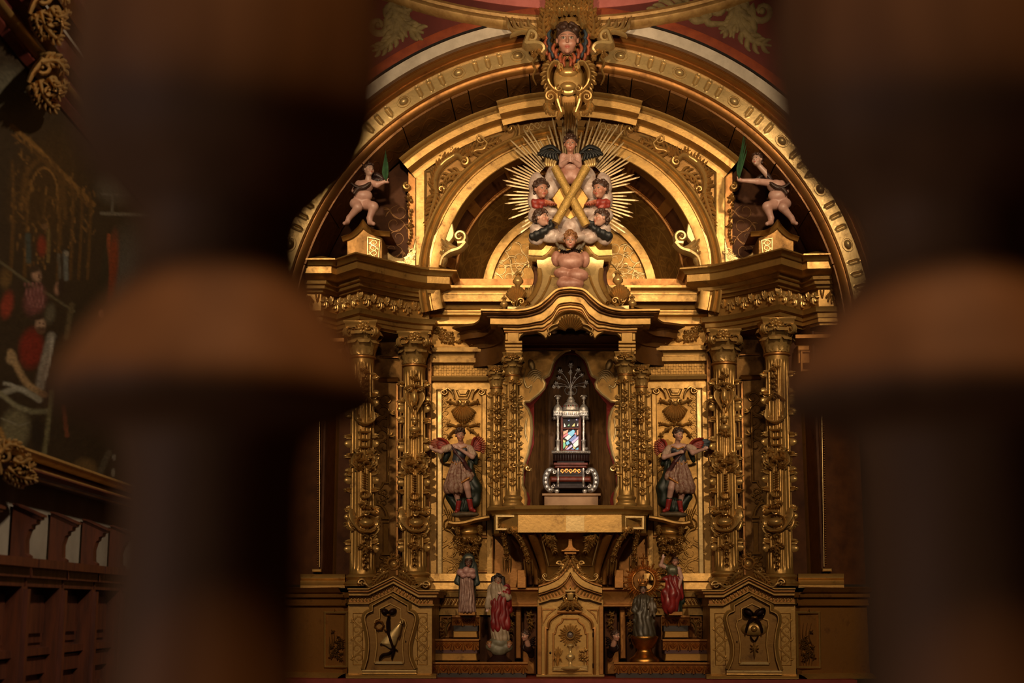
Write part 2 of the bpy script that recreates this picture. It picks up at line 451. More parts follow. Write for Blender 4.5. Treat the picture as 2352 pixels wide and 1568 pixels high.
def local(p, c, R, s):
    """world points -> head space (face looks along -Y, up Z, head height about 2.3)"""
    return ((p-np.array(c, np.float32))@np.array(R, np.float32))/s
def rot(yaw=0, pitch=0, roll=0):
    """head turned yaw (deg, + = to the viewer's right), pitch (+ = looks up), roll"""
    M = Matrix.Rotation(radians(yaw), 3, 'Z') @ Matrix.Rotation(radians(-pitch), 3, 'X') @ Matrix.Rotation(radians(roll), 3, 'Y')
    return np.array(M)
def head_f(q):
    d = smin(ell(q, (0, .12, .25), (.80, .95, .92)), ell(q, (0, -.22, -.42), (.60, .66, .72)), .25)
    for s in (-1, 1):
        d = smin(d, ell(q, (s*.36, -.53, -.32), (.32, .30, .30)), .15)
        d = smax(d, -ell(q, (s*.30, -.90, .10), (.20, .16, .13)), .10)
        d = smin(d, ell(q, (s*.30, -.72, .08), (.17, .13, .12)), .03)
        d = smin(d, ell(q, (s*.80, .05, -.02), (.10, .20, .26)), .06)
    d = smin(d, cap(q, (0, -.86, .10), (0, -1.0, -.20), .065, .115), .10)
    d = smin(d, ell(q, (0, -.82, -.52), (.22, .12, .07)), .06)
    d = smin(d, ell(q, (0, -.78, -.66), (.17, .12, .07)), .06)
    d = smax(d, -ell(q, (0, -.95, -.585), (.20, .08, .022)), .03)
    d = smin(d, ell(q, (0, -.68, -.92), (.20, .18, .16)), .12)
    return d
def head_col(q, skin, blush=.6, lip=(.42, .10, .07), brow=(.13, .07, .045)):
    c = np.tile(np.array(skin, np.float32), (len(q), 1)); fr = q[:, 1] < -.35
    def mix(m, col):
        m = np.clip(m, 0, 1)[:, None]; c[:] = c*(1-m)+np.array(col)*m
    for s in (-1, 1):
        r = np.hypot(q[:, 0]-s*.42, q[:, 2]+.30)/.34; mix(fr*blush*np.clip(1.0-r, 0, 1), (.46, .15, .09))
        r = np.hypot((q[:, 0]-s*.30)/.17, (q[:, 2]-.08)/.095); mix(fr*np.clip((1-r)*6, 0, 1), (.40, .32, .25))
        r = np.hypot((q[:, 0]-s*.30)/.085, (q[:, 2]-.09)/.085); mix(fr*np.clip((1-r)*6, 0, 1), (.03, .02, .015))
        e = np.abs(q[:, 2]-(.185-.5*(q[:, 0]-s*.30)**2)); mix(fr*(np.abs(q[:, 0]-s*.30) < .2)*np.clip((.03-e)/.02, 0, 1), (.08, .04, .025))
        e = np.abs(q[:, 2]-(.36-.7*(q[:, 0]-s*.30)**2)); mix(fr*(np.abs(q[:, 0]-s*.30) < .26)*np.clip((.06-e)/.04, 0, 1)*.8, brow)
    r = np.hypot(q[:, 0]/.22, (q[:, 2]+.585)/.14); mix((q[:, 1] < -.6)*np.clip((1-r)*4, 0, 1), lip)
    return c
def curls(seed, n, zmin=.25, back=True, r=(.11, .23), R=(.97, 1.10, 1.10), fringe=-.55):
    """lumps of hair laid over a skull"""
    rnd = random.Random(seed); out = []
    while len(out) < n:
        v = Vector((rnd.gauss(0, 1), rnd.gauss(0, 1), rnd.gauss(0, 1))).normalized()
        p = (v.x*R[0]*.92, v.y*R[1]+.12, v.z*R[2]+.25)
        if p[2] < zmin-.9*max(0, p[1]+.1): continue
        if p[1] < fringe and p[2] < .72: continue
        out.append((p, rnd.uniform(*r)))
    return out
def hair_f(q, cs, extra=None):
    d = smax(ell(q, (0, .18, .32), (.88, 1.0, .95)), (.28-.75*(q[:, 1]+.45))-q[:, 2], .08)
    for c, r in cs: d = smin(d, np.sqrt(((q-np.array(c, np.float32))**2).sum(1))-r, .025)
    return d
def make_head(par, c, s, R, skin, hairmat, seed=1, ncurl=80, hh=None, blush=.6, neck=None, zmin=.25, **kw):
    """head (> hair). c = centre of skull, s = half width scale in metres, R rotation; c already in un-flipped space"""
    b = 1.35*s; lo, hi = [c[k]-b for k in range(3)], [c[k]+b for k in range(3)]; hh = hh or s*2.3/34
    nk = neck
    def fn(p):
        d = head_f(local(p, c, R, s))*s
        if nk is not None: d = smin(d, cap(p, nk[0], nk[1], nk[2], nk[3]), s*.2)
        return d
    if nk is not None:
        lo = [min(lo[k], nk[1][k]-nk[3]) for k in range(3)]
    p, f = sdf(fn, lo, hi, hh); col = head_col(local(p.astype(np.float32), c, R, s), skin, blush)
    h = obj('head', (p, f), PAINT, par, 180, cols=col)
    cs = curls(seed, ncurl, zmin=zmin, **kw)
    p, f = sdf(lambda p: hair_f(local(p, c, R, s), cs)*s, [c[k]-1.55*s for k in range(3)], [c[k]+1.55*s for k in range(3)], hh)
    obj('hair', (p, f), hairmat, h, 180)
    return h
def lump(name, par, m, prims, y0, k=4, hh=1.7, cols=None, disp=None, kind=None, label=None):
    """one sculpted skin from px primitives: ('c',x,y,d,x2,y2,d2,r1,r2) tapered limb, ('e',x,y,d,rx,ry,rd) lump, ('-',...) hollow; d = px towards the viewer"""
    s = S(y0); pr = []; lo = np.full(3, 9e9); hi = -lo
    def pt(x, y, d): return np.array(P(x, y, y0-d*s))
    for q in prims:
        if q[0] == 'c':
            a, c = pt(*q[1:4]), pt(*q[4:7]); r1 = q[7]*s; r2 = (q[8] if len(q) > 8 else q[7])*s; pr.append(('c', a, c, r1, r2)); rr = max(r1, r2)
            lo = np.minimum(lo, np.minimum(a, c)-rr); hi = np.maximum(hi, np.maximum(a, c)+rr)
        else:
            a = pt(*q[1:4]); r = np.array((q[4], q[6], q[5]))*s; pr.append((q[0], a, r))
            if q[0] == 'e': lo = np.minimum(lo, a-r); hi = np.maximum(hi, a+r)
    def fn(p):
        d = None
        for q in pr:
            v = cap(p, *q[1:]) if q[0] == 'c' else ell(p, q[1], q[2])
            d = v if d is None else (smax(d, -v, k*s) if q[0] == '-' else smin(d, v, k*s))
        return d+disp(p, s) if disp else d
    v, f = sdf(fn, lo-2*s, hi+2*s, hh*s)
    c = cols(v) if callable(cols) else cols
    return obj(name, (v, f), m, par, 180, cols=c, kind=kind, label=label)
def H(x, y, d, y0): return tuple(P(x, y, y0-d*S(y0)))
def phead(par, x, y, d, y0, spx, R, skin, hm, fx=lambda x: x, neck=None, **kw):
    s = S(y0)*spx; nk = None
    if neck: nk = (H(x, y+spx*.6, d-spx*.1, y0), H(*neck[:3], y0), spx*.42*S(y0), neck[3]*S(y0))
    return make_head(par, H(x, y, d, y0), s, R, skin, hm, neck=nk, **kw)
def folds(n, amp, x0, y0, tw=0., seed=0):
    """drapery: vertical pleats around an axis, in px amplitude"""
    c = P(x0, 1300, y0)
    def f(p, s):
        a = np.arctan2(p[:, 0]-c.x, -(p[:, 1]-y0)); q = .5*(n*a+tw*(p[:, 2])/s/30+1.6*np.sin(p[:, 2]/s/17+seed)+.8*np.sin(p[:, 2]/s/6+3*a)); return amp*1.15*s*(1-1.8*np.abs(np.sin(q)))
    return f
def wing(name, par, m, feathers, y0, tilt=0., h=.02, x0=0):
    """feathers: list of px point lists with width"""
    b = B(); M = lambda u, v, hh=0: P(u, v, y0+tilt*abs(u-x0)*S(y0)-hh)
    for i, (pts, w) in enumerate(feathers): stroke(b, bez(pts, 5), [(0, w*.7), (.6, w), (.9, w*.8), (1, w*.3)], h*(1+.25*(i % 2)), M, 12, 5)
    v = list(b.v); n = len(v); b.v += [(p[0], p[1]+.006, p[2]) for p in v]; b.f += [tuple(i+n for i in q)[::-1] for q in b.f[:]]
    return obj(name, b, m, par, 60, kind=None)
# ------------------------------------------------------------------ materials
def nodes(name):
    m = bpy.data.materials.new(name); m.use_nodes = True; nt = m.node_tree
    return m, nt, nt.nodes['Principled BSDF']
def mat(name, col, rough=.5, metal=0, dark=None, scale=14, bump=.0, bscale=60, amount=.5, detail=6, streak=None, spec=.5, coat=0):
    """surface with mottled colour (col -> dark) and fine relief"""
    m, nt, p = nodes(name); N = nt.nodes.new; L = nt.links.new
    p.inputs['Roughness'].default_value = rough; p.inputs['Metallic'].default_value = metal
    p.inputs['Specular IOR Level'].default_value = spec; p.inputs['Coat Weight'].default_value = coat
    g = N('ShaderNodeNewGeometry'); src = g.outputs['Position']
    if streak:
        mp = N('ShaderNodeMapping'); mp.inputs['Scale'].default_value = streak; L(src, mp.inputs[0]); src = mp.outputs[0]
    if dark is not None:
        n = N('ShaderNodeTexNoise'); n.inputs['Scale'].default_value = scale; n.inputs['Detail'].default_value = detail; n.inputs['Roughness'].default_value = .65
        L(src, n.inputs['Vector'])
        r = N('ShaderNodeValToRGB'); r.color_ramp.elements[0].position = .5-.22*(1.4-amount); r.color_ramp.elements[1].position = .5+.25*amount
        r.color_ramp.elements[0].color = (*dark, 1); r.color_ramp.elements[1].color = (*col, 1)
        L(n.outputs[0], r.inputs[0]); L(r.outputs[0], p.inputs['Base Color'])
        mr = N('ShaderNodeMapRange'); mr.inputs[3].default_value = min(1, rough+.14); mr.inputs[4].default_value = max(.05, rough-.08)
        L(n.outputs[0], mr.inputs[0]); L(mr.outputs[0], p.inputs['Roughness'])
    else: p.inputs['Base Color'].default_value = (*col, 1)
    if bump:
        n2 = N('ShaderNodeTexNoise'); n2.inputs['Scale'].default_value = bscale; n2.inputs['Detail'].default_value = 4; L(src, n2.inputs['Vector'])
        bp = N('ShaderNodeBump'); bp.inputs['Strength'].default_value = bump; bp.inputs['Distance'].default_value = .004
        L(n2.outputs[0], bp.inputs['Height']); L(bp.outputs[0], p.inputs['Normal'])
    return m
def gilt(name, col, bole, rough, metal=.75, wear=.55, crack=.25, scale=9, bump=.13, bs=45):
    """gold leaf over red bole: rubbed patches, hairline cracks, slight unevenness"""
    m, nt, p = nodes(name); N = nt.nodes.new; L = nt.links.new
    g = N('ShaderNodeNewGeometry'); src = g.outputs['Position']
    n = N('ShaderNodeTexNoise'); n.inputs['Scale'].default_value = scale; n.inputs['Detail'].default_value = 8; n.inputs['Roughness'].default_value = .7; L(src, n.inputs['Vector'])
    r = N('ShaderNodeValToRGB'); e = r.color_ramp.elements
    e[0].position = .24+.10*wear; e[0].color = (*[.35*b_+.3*c for b_, c in zip(bole, col)], 1); e[1].position = .36+.10*wear; e[1].color = (*[c*.78 for c in col], 1)
    k = r.color_ramp.elements.new(.75); k.color = (*col, 1); L(n.outputs[0], r.inputs[0])
    v = N('ShaderNodeTexVoronoi'); v.feature = 'DISTANCE_TO_EDGE'; v.inputs['Scale'].default_value = 13
    nd = N('ShaderNodeTexNoise'); nd.inputs['Scale'].default_value = 20; L(src, nd.inputs['Vector'])
    mx = N('ShaderNodeMixRGB'); mx.inputs[0].default_value = .10; L(src, mx.inputs[1]); L(nd.outputs[1], mx.inputs[2]); L(mx.outputs[0], v.inputs['Vector'])
    cr = N('ShaderNodeMapRange'); cr.inputs[1].default_value = 0; cr.inputs[2].default_value = .012; cr.inputs[3].default_value = 1-crack; cr.inputs[4].default_value = 1; L(v.outputs['Distance'], cr.inputs[0])
    mu = N('ShaderNodeMixRGB'); mu.blend_type = 'MULTIPLY'; mu.inputs[0].default_value = 1; L(r.outputs[0], mu.inputs[1]); L(cr.outputs[0], mu.inputs[2]); L(mu.outputs[0], p.inputs['Base Color'])
    mr = N('ShaderNodeMapRange'); mr.inputs[1].default_value = .3; mr.inputs[2].default_value = .7; mr.inputs[3].default_value = rough+.15; mr.inputs[4].default_value = rough-.07; L(n.outputs[0], mr.inputs[0]); L(mr.outputs[0], p.inputs['Roughness'])
    p.inputs['Metallic'].default_value = metal
    n2 = N('ShaderNodeTexNoise'); n2.inputs['Scale'].default_value = bs; n2.inputs['Detail'].default_value = 3; L(src, n2.inputs['Vector'])
    bp = N('ShaderNodeBump'); bp.inputs['Strength'].default_value = bump; bp.inputs['Distance'].default_value = .006; L(n2.outputs[0], bp.inputs['Height']); L(bp.outputs[0], p.inputs['Normal'])
    return m
GOLD = gilt('gilt wood', (.52, .30, .085), (.15, .045, .013), .36, .60, .7)
GOLDB = gilt('burnished gilt', (.64, .44, .18), (.28, .12, .03), .32, .52, .5, .3)
GOLDC = gilt('carved gilt', (.62, .38, .125), (.14, .05, .014), .29, .58, .5, .1)
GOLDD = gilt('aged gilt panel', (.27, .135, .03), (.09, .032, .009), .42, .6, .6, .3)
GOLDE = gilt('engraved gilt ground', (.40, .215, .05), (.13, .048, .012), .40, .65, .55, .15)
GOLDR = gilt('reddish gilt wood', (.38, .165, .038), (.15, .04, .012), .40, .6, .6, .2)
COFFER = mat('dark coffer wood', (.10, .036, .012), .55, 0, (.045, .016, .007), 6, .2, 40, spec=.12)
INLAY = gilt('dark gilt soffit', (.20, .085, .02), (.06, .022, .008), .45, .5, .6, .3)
WOOD = COFFER
STALLW = mat('stall walnut', (.11, .030, .012), .42, 0, (.04, .012, .006), 5, .2, 60, streak=(6, 6, .7))
NICHEW = mat('brown niche wood', (.17, .075, .022), .55, 0, (.06, .024, .008), 6, .2, 50, streak=(5, 5, .8), spec=.15)
BALW = mat('turned oak', (.19, .082, .028), .6, 0, (.115, .048, .016), 8, .15, 70, streak=(5, 5, .6), spec=.12)
REDN = mat('red niche paint', (.20, .016, .008), .6, 0, (.12, .009, .005), 12, spec=.15)
REDW = mat('red wall paint', (.115, .012, .006), .7, 0, (.085, .009, .005), 7, .15, 30)
REDB = mat('orange red border', (.30, .055, .012), .7, 0, (.17, .026, .008), 10)
PINK = mat('pink vault', (.55, .16, .14), .8, 0, (.44, .12, .10), 12)
RIM = mat('ochre rim', (.55, .33, .11), .5, .25, (.30, .15, .04), 12)
STUCCO = mat('ochre grisaille', (.24, .17, .065), .75, 0, (.12, .08, .03), 16)
WHITE = mat('whitewashed reveal', (.62, .52, .40), .6, 0, (.44, .36, .27), 9, .2, 30)
PLASTER = mat('cream plaster', (.30, .25, .18), .85, 0, (.22, .18, .125), 4, .2, 20)
REDCLOTH = mat('red altar front', (.22, .018, .008), .6, 0, (.15, .010, .005), 10)
BLACK = mat('black gap', (.012, .008, .006), .9)
CLOUD = mat('cloud paint', (.54, .44, .39), .42, .1, (.30, .18, .13), 22, .15, 40)
CLOUDP = mat('rosy cloud', (.46, .24, .18), .40, .05, (.27, .10, .06), 14, .2, 40)
HAIRB = mat('dark brown hair', (.075, .036, .022), .45, 0, (.03, .013, .009), 40)
HAIRG = mat('auburn hair', (.30, .13, .045), .42, .1, (.13, .05, .018), 40)
SKINP = mat('putto skin', (.52, .31, .25), .42, 0, (.42, .22, .17), 20)
WINGK = mat('black wing', (.018, .018, .018), .5, 0, (.007, .007, .007), 30)
WINGR = mat('red wing', (.34, .045, .028), .48, 0, (.14, .012, .010), 30)
WINGO = mat('orange feather', (.44, .12, .05), .5, 0, (.22, .045, .02), 30)
WINGB = mat('blue feather', (.045, .065, .085), .5, 0, (.015, .018, .025), 30)
GREEN = mat('palm green', (.045, .12, .05), .5, 0, (.02, .06, .025), 30)
SILVER = mat('chased silver', (.80, .75, .69), .28, .72, (.32, .27, .24), 60, .5, 220, .6)
EBONY = mat('ebony', (.022, .008, .006), .42, 0, (.010, .004, .003), 10, spec=.15)
TORTO = mat('reddish casket wood', (.15, .028, .014), .4, 0, (.05, .010, .006), 20, spec=.15)
RAYM = gilt('pale gilt ray', (.68, .49, .25), (.34, .18, .06), .34, .28, .4, .1)
BRASS = mat('brass', (.62, .30, .07), .30, 1, (.36, .15, .03), 14, .1, 40)
PEDW = mat('plain ochre board', (.30, .15, .05), .55, 0, (.21, .10, .032), 8)
DARKG = mat('dark green cloth', (.016, .026, .016), .5, 0, (.007, .011, .007), 20)
LACEG = mat('gold fringe', (.58, .25, .055), .35, .75, (.22, .07, .015), 40)
SHELFK = mat('shelf front', (.028, .016, .012), .5, 0, (.014, .008, .006), 12)
SHELFR = mat('maroon shelf front', (.07, .014, .011), .5, 0, (.04, .008, .007), 12)
FRAMEW = mat('red brown frame', (.10, .018, .012), .35, .0, (.05, .009, .006), 12, coat=.15)
FLOORM = mat('stone floor', (.10, .06, .04), .5, 0, (.06, .035, .025), 3)
def painted(name='painted carving', rough=.42):
    m, nt, p = nodes(name); a = nt.nodes.new('ShaderNodeAttribute'); a.attribute_name = 'Col'
    nt.links.new(a.outputs[0], p.inputs['Base Color']); p.inputs['Roughness'].default_value = rough; return m
PAINT = painted(); CANVAS = painted('oil painting', .6); CANVAS.node_tree.nodes['Principled BSDF'].inputs['Specular IOR Level'].default_value = .15
def flat(name, col, rough=.25): return mat(name, col, rough)
# ------------------------------------------------------------------ the room
YT = -.78                                                    # plane of the red tympanum wall
AX = 1307
WD = (ray(1100, 1395)); WDX = WD.x/WD.y                       # the left wall runs along this direction
WX0 = -2.62
def wallx(y): return WX0+WDX*y
_wn = Vector((1, -WDX, 0)).normalized()
def LW(px, py, off=0):
    """photo pixel -> point on the left wall, off metres in front of it"""
    d = ray(px, py); o = Vector((WX0, 0, 0))+_wn*off
    t = (o-CAM).dot(_wn)/d.dot(_wn); return CAM+d*t
ZT = 5.3
b = B(); cuboid(b, -3.2, 3.6, -13, 1.6, -.1, 0); struct('floor', b, FLOORM)
b = B(); cuboid(b, -3.2, 3.4, 1.3, 1.5, 0, 7.2); struct('wall_back', b, mat('dark back wall', (.05, .028, .016), .8))
b = B(); b.add([(wallx(1.4), 1.4, 0), (wallx(-13), -13, 0), (wallx(-13), -13, 7.2), (wallx(1.4), 1.4, 7.2), (wallx(1.4)-.15, 1.4, 0), (wallx(-13)-.15, -13, 0), (wallx(-13)-.15, -13, 7.2), (wallx(1.4)-.15, 1.4, 7.2)],
    [(0, 1, 2, 3)[::-1], (4, 5, 6, 7), (3, 2, 6, 7), (1, 5, 6, 2), (0, 3, 7, 4)]); struct('wall_left', b, PLASTER)
b = B(); cuboid(b, 3.4, 3.55, -13, 1.4, 0, 7.2); struct('wall_right', b, mat('dark side wall', (.045, .032, .022), .8))
b = B(); cuboid(b, -3.2, 3.6, -13, 1.5, 7.2, 7.3); struct('ceiling', b, mat('vault plaster', (.12, .05, .03), .9))
b = B(); cuboid(b, -3.2, 3.6, -13.15, -13, 0, 7.2); struct('wall_front', b, mat('nave dark', (.05, .03, .02), .9))
# red wall over the arch
a = arc(AX, 802, 764, -84, 84, 72); outer = [(-900, a[0][1]), (-900, -900), (3500, -900), (3500, a[-1][1])]
b = B(); prism(b, a[::-1]+outer, YT, YT+.12); struct('wall_upper', b, REDW)
b = B(); frame(b, arc(AX, 802, 766, -78, 78, 90), [(22, .002), (18, .006), (0, .006), (-2, 0)], YT); struct('trim_1', b, REDB)
b = B(); frame(b, arc(AX, 802, 764, -84, 84, 90), [(3.5, .0075), (3, .009), (0, .009), (-1, 0)], YT); struct('trim_2', b, BLACK)
# whitewashed reveal between wall and gilded arch
b = B(); A = arc(AX, 802, 762, -84, 84, 90); C = arc(AX, 802, 728, -84, 84, 90); v = [P(x, y, YT+.004) for x, y in A]+[P(x, y, YT+.02) for x, y in arc(AX, 802, 738, -84, 84, 90)]+[P(x, y, YT+.16) for x, y in C]
f = []
for k in range(2): f += [(k*91+i, (k+1)*91+i, (k+1)*91+i+1, k*91+i+1) for i in range(90)]
b.add(v, f); struct('trim_3', b, WHITE)
# oval rim with the pink vault above
RC, RR = -1158, 1200
ov = arc(1305, RC, RR, 124, 236, 80)
b = B(); frame(b, ov, [(-1, 0), (-2, .03), (6, .055), (12, .05), (15, .07), (24, .085), (30, .075), (34, .05), (35, .0)], YT); struct('trim_4', b, RIM)
b = B(); pk = arc(1305, RC, RR-22, 124, 236, 80); prism(b, pk+[(330, -480), (2280, -480)][::1], YT-.008, YT+.02); struct('trim_5', b, PINK)
# ------------------------------------------------------------------ gilded arch that frames the altarpiece
YH = -.62; HC = 802
T = thing('gilded_arch', P(AX, 660, YH), 'wide gilded arch with oval bosses and slots, spanning the top below the white reveal', 'arch')
b = B(); frame(b, arc(AX, HC, 703, -84, 84, 110), [(-2, 0), (0, .03), (5, .045), (8, .03), (10, .03), (13, .055), (20, .075), (24, .07), (25, .085), (28, .08), (29, 0)], YH, M=pp(YH)); obj('cornice_moulding', b, GOLDR, T, 50)
b = B(); frame(b, arc(AX, HC, 664, -84, 84, 110), [(1, -.01), (0, .022), (-4, .026), (-6, .012), (-8, .012), (-16, .0), (-18, -.005), (-24, -.03), (-27, -.06), (-27, -.1)], YH, M=pp(YH)); obj('lower_moulding', b, GOLDR, T, 50)
# frieze as one displaced band, slots sunk into it
OV = [s*(9.9+11.9*k) for s in (-1, 1) for k in range(7)]; SL = [s*(9.9+11.9*k+d) for s in (-1, 1) for k in range(7) for d in (3.5, 5.95, 8.4)]
na, nr = 1400, 22; v = []
for i in range(na+1):
    a = -84+168*i/na; sl = min(SL, key=lambda q: abs(q-a)); du = (a-sl)*pi/180*684
    for j in range(nr+1):
        r = 664+40*j/nr; dv = max(0, abs(r-684)-8.5); dd = hypot(du, dv)
        h = 0
        if dd < 4.6: h = -.016*sqrt(max(0, 1-(dd/4.6)**2))
        elif dd < 6: h = .003
        q = P(AX+r*sin(radians(a)), HC-r*cos(radians(a)), YH); v.append((q.x, YH-h, q.z))
f = [(i*(nr+1)+j, i*(nr+1)+j+1, (i+1)*(nr+1)+j+1, (i+1)*(nr+1)+j) for i in range(na) for j in range(nr)]
b = B(); b.add(v, f); obj('frieze', b, GOLDB, T, 60)
for a in OV:
    x, y = AX+684*sin(radians(a)), HC-684*cos(radians(a)); M = pl(YH)
    b = B(); dome(b, x, y, 11.5, 8.6, .03, M, 20, 6, radians(a)); ob = obj('oval_boss', b, GOLDB, T, 180)
    b = B(); ring = [(x+15.5*cos(t)*cos(radians(a))-12*sin(t)*sin(radians(a)), y+15.5*cos(t)*sin(radians(a))+12*sin(t)*cos(radians(a))) for t in [2*pi*k/28 for k in range(28)]]
    frame(b, ring, [(-1.8, 0), (-1.2, .009), (1.2, .009), (1.8, 0)], YH, True); obj('boss_ring', b, GOLDB, ob, 60)
# soffit boards behind the arch, with open joints, and engraving on them
cuts = [2, 8.2, 13.1, 21.3, 25.2, 36.8, 48, 60, 72, 84]; YB = -.02
def sof(a, t, dr=0):
    q = P(AX+(639-dr)*sin(radians(a)), HC-(639-dr)*cos(radians(a)), YH); return Vector((q.x, YH+.03+(YB-YH-.03)*t, q.z))
def conemap(fn): return lambda u, v, h=0: fn(u, v, h)
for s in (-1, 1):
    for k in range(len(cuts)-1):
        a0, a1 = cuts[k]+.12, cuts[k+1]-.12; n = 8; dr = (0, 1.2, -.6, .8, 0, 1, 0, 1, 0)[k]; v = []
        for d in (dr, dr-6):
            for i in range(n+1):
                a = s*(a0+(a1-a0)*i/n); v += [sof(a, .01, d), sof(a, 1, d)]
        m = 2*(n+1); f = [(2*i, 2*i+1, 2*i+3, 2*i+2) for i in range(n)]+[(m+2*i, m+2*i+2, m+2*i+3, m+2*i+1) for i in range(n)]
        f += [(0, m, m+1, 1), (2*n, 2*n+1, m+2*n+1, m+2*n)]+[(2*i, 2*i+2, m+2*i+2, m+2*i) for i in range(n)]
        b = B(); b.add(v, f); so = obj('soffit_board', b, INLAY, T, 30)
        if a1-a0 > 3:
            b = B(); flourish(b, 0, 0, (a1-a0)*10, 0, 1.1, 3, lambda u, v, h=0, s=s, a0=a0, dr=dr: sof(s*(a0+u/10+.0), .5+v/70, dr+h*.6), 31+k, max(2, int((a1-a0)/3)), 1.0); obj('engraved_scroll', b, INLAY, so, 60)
# backing behind soffit (dark)
b = B(); v = []; n = 60
for i in range(n+1):
    a = -84+168*i/n; v += [sof(a, 0, -8), sof(a, 1, -8)]
b.add(v, [(2*i, 2*i+1, 2*i+3, 2*i+2) for i in range(n)]); obj('backing', b, BLACK, T)
b = B(); v = []
frame(b, [(p.x, p.z) for p in [sof(-84+168*i/90, 1) for i in range(91)]], [(0, 0), (0, .03), (-.012, .045), (-.025, .03), (-.03, 0)], 0, M=lambda u, v, h=0: Vector((u, YB-h, v))); obj('back_moulding', b, GOLDR, T, 60)

# ------------------------------------------------------------------ altarpiece arch (upper storey)
YA = -.03; AC = 823; AXI = 1308; IC = 640
ARC = T = thing('altarpiece_gable', P(1310, 590, YA), 'arched gilt upper storey of the altarpiece around the dark vaulted recess', 'altarpiece')
prof = [(-2, 0), (0, .05), (13, .055), (14, .075), (16, .07), (24, .14), (27, .165), (28, .18), (42, .185), (43, .2), (48, .21), (52, .235), (56, .245), (59, .25), (60, .0)]
for s in (-1, 1):
    b = B(); frame(b, [(AXI+545*sin(radians(a)), AC-545*cos(radians(a))) for a in np.linspace(s*40.5, s*15.8, 30)][::(1 if s < 0 else -1)], prof, YA, M=pp(YA))
    k = len(prof); n = len(b.v)//k
    for e in (0, n-1): b.f.append(tuple(e*k+i for i in range(k)))
    obj('arch_cornice', b, GOLD, T, 40)
b = B(); frame(b, arc(AXI, AC, 556, -15.9, 15.9, 40), [(n_, h+.09 if h else 0) for n_, h in prof[:-1]]+[(60, 0)], YA, M=pp(YA))
k = len(prof); n = len(b.v)//k
for e in (0, n-1): b.f.append(tuple(e*k+i for i in range(k)))
obj('raised_cornice', b, GOLD, T, 40)
# spandrel board with the arched opening
oc = arc(AXI, AC, 552, -40, -17, 20)+arc(AXI, AC, 585, -16, 16, 24)+arc(AXI, AC, 552, 17, 40, 20); inn = arc(1310, IC, 322, -92, 92, 60)
outl = [(953, oc[0][1])]+oc+[(1664, oc[-1][1]), (1664, 640)]+[(1632, 640)]+inn[::-1]+[(988, 640), (953, 640)]
b = B(); prism(b, outl, YA, YA+.1); obj('spandrel_board', b, GOLDD, T)
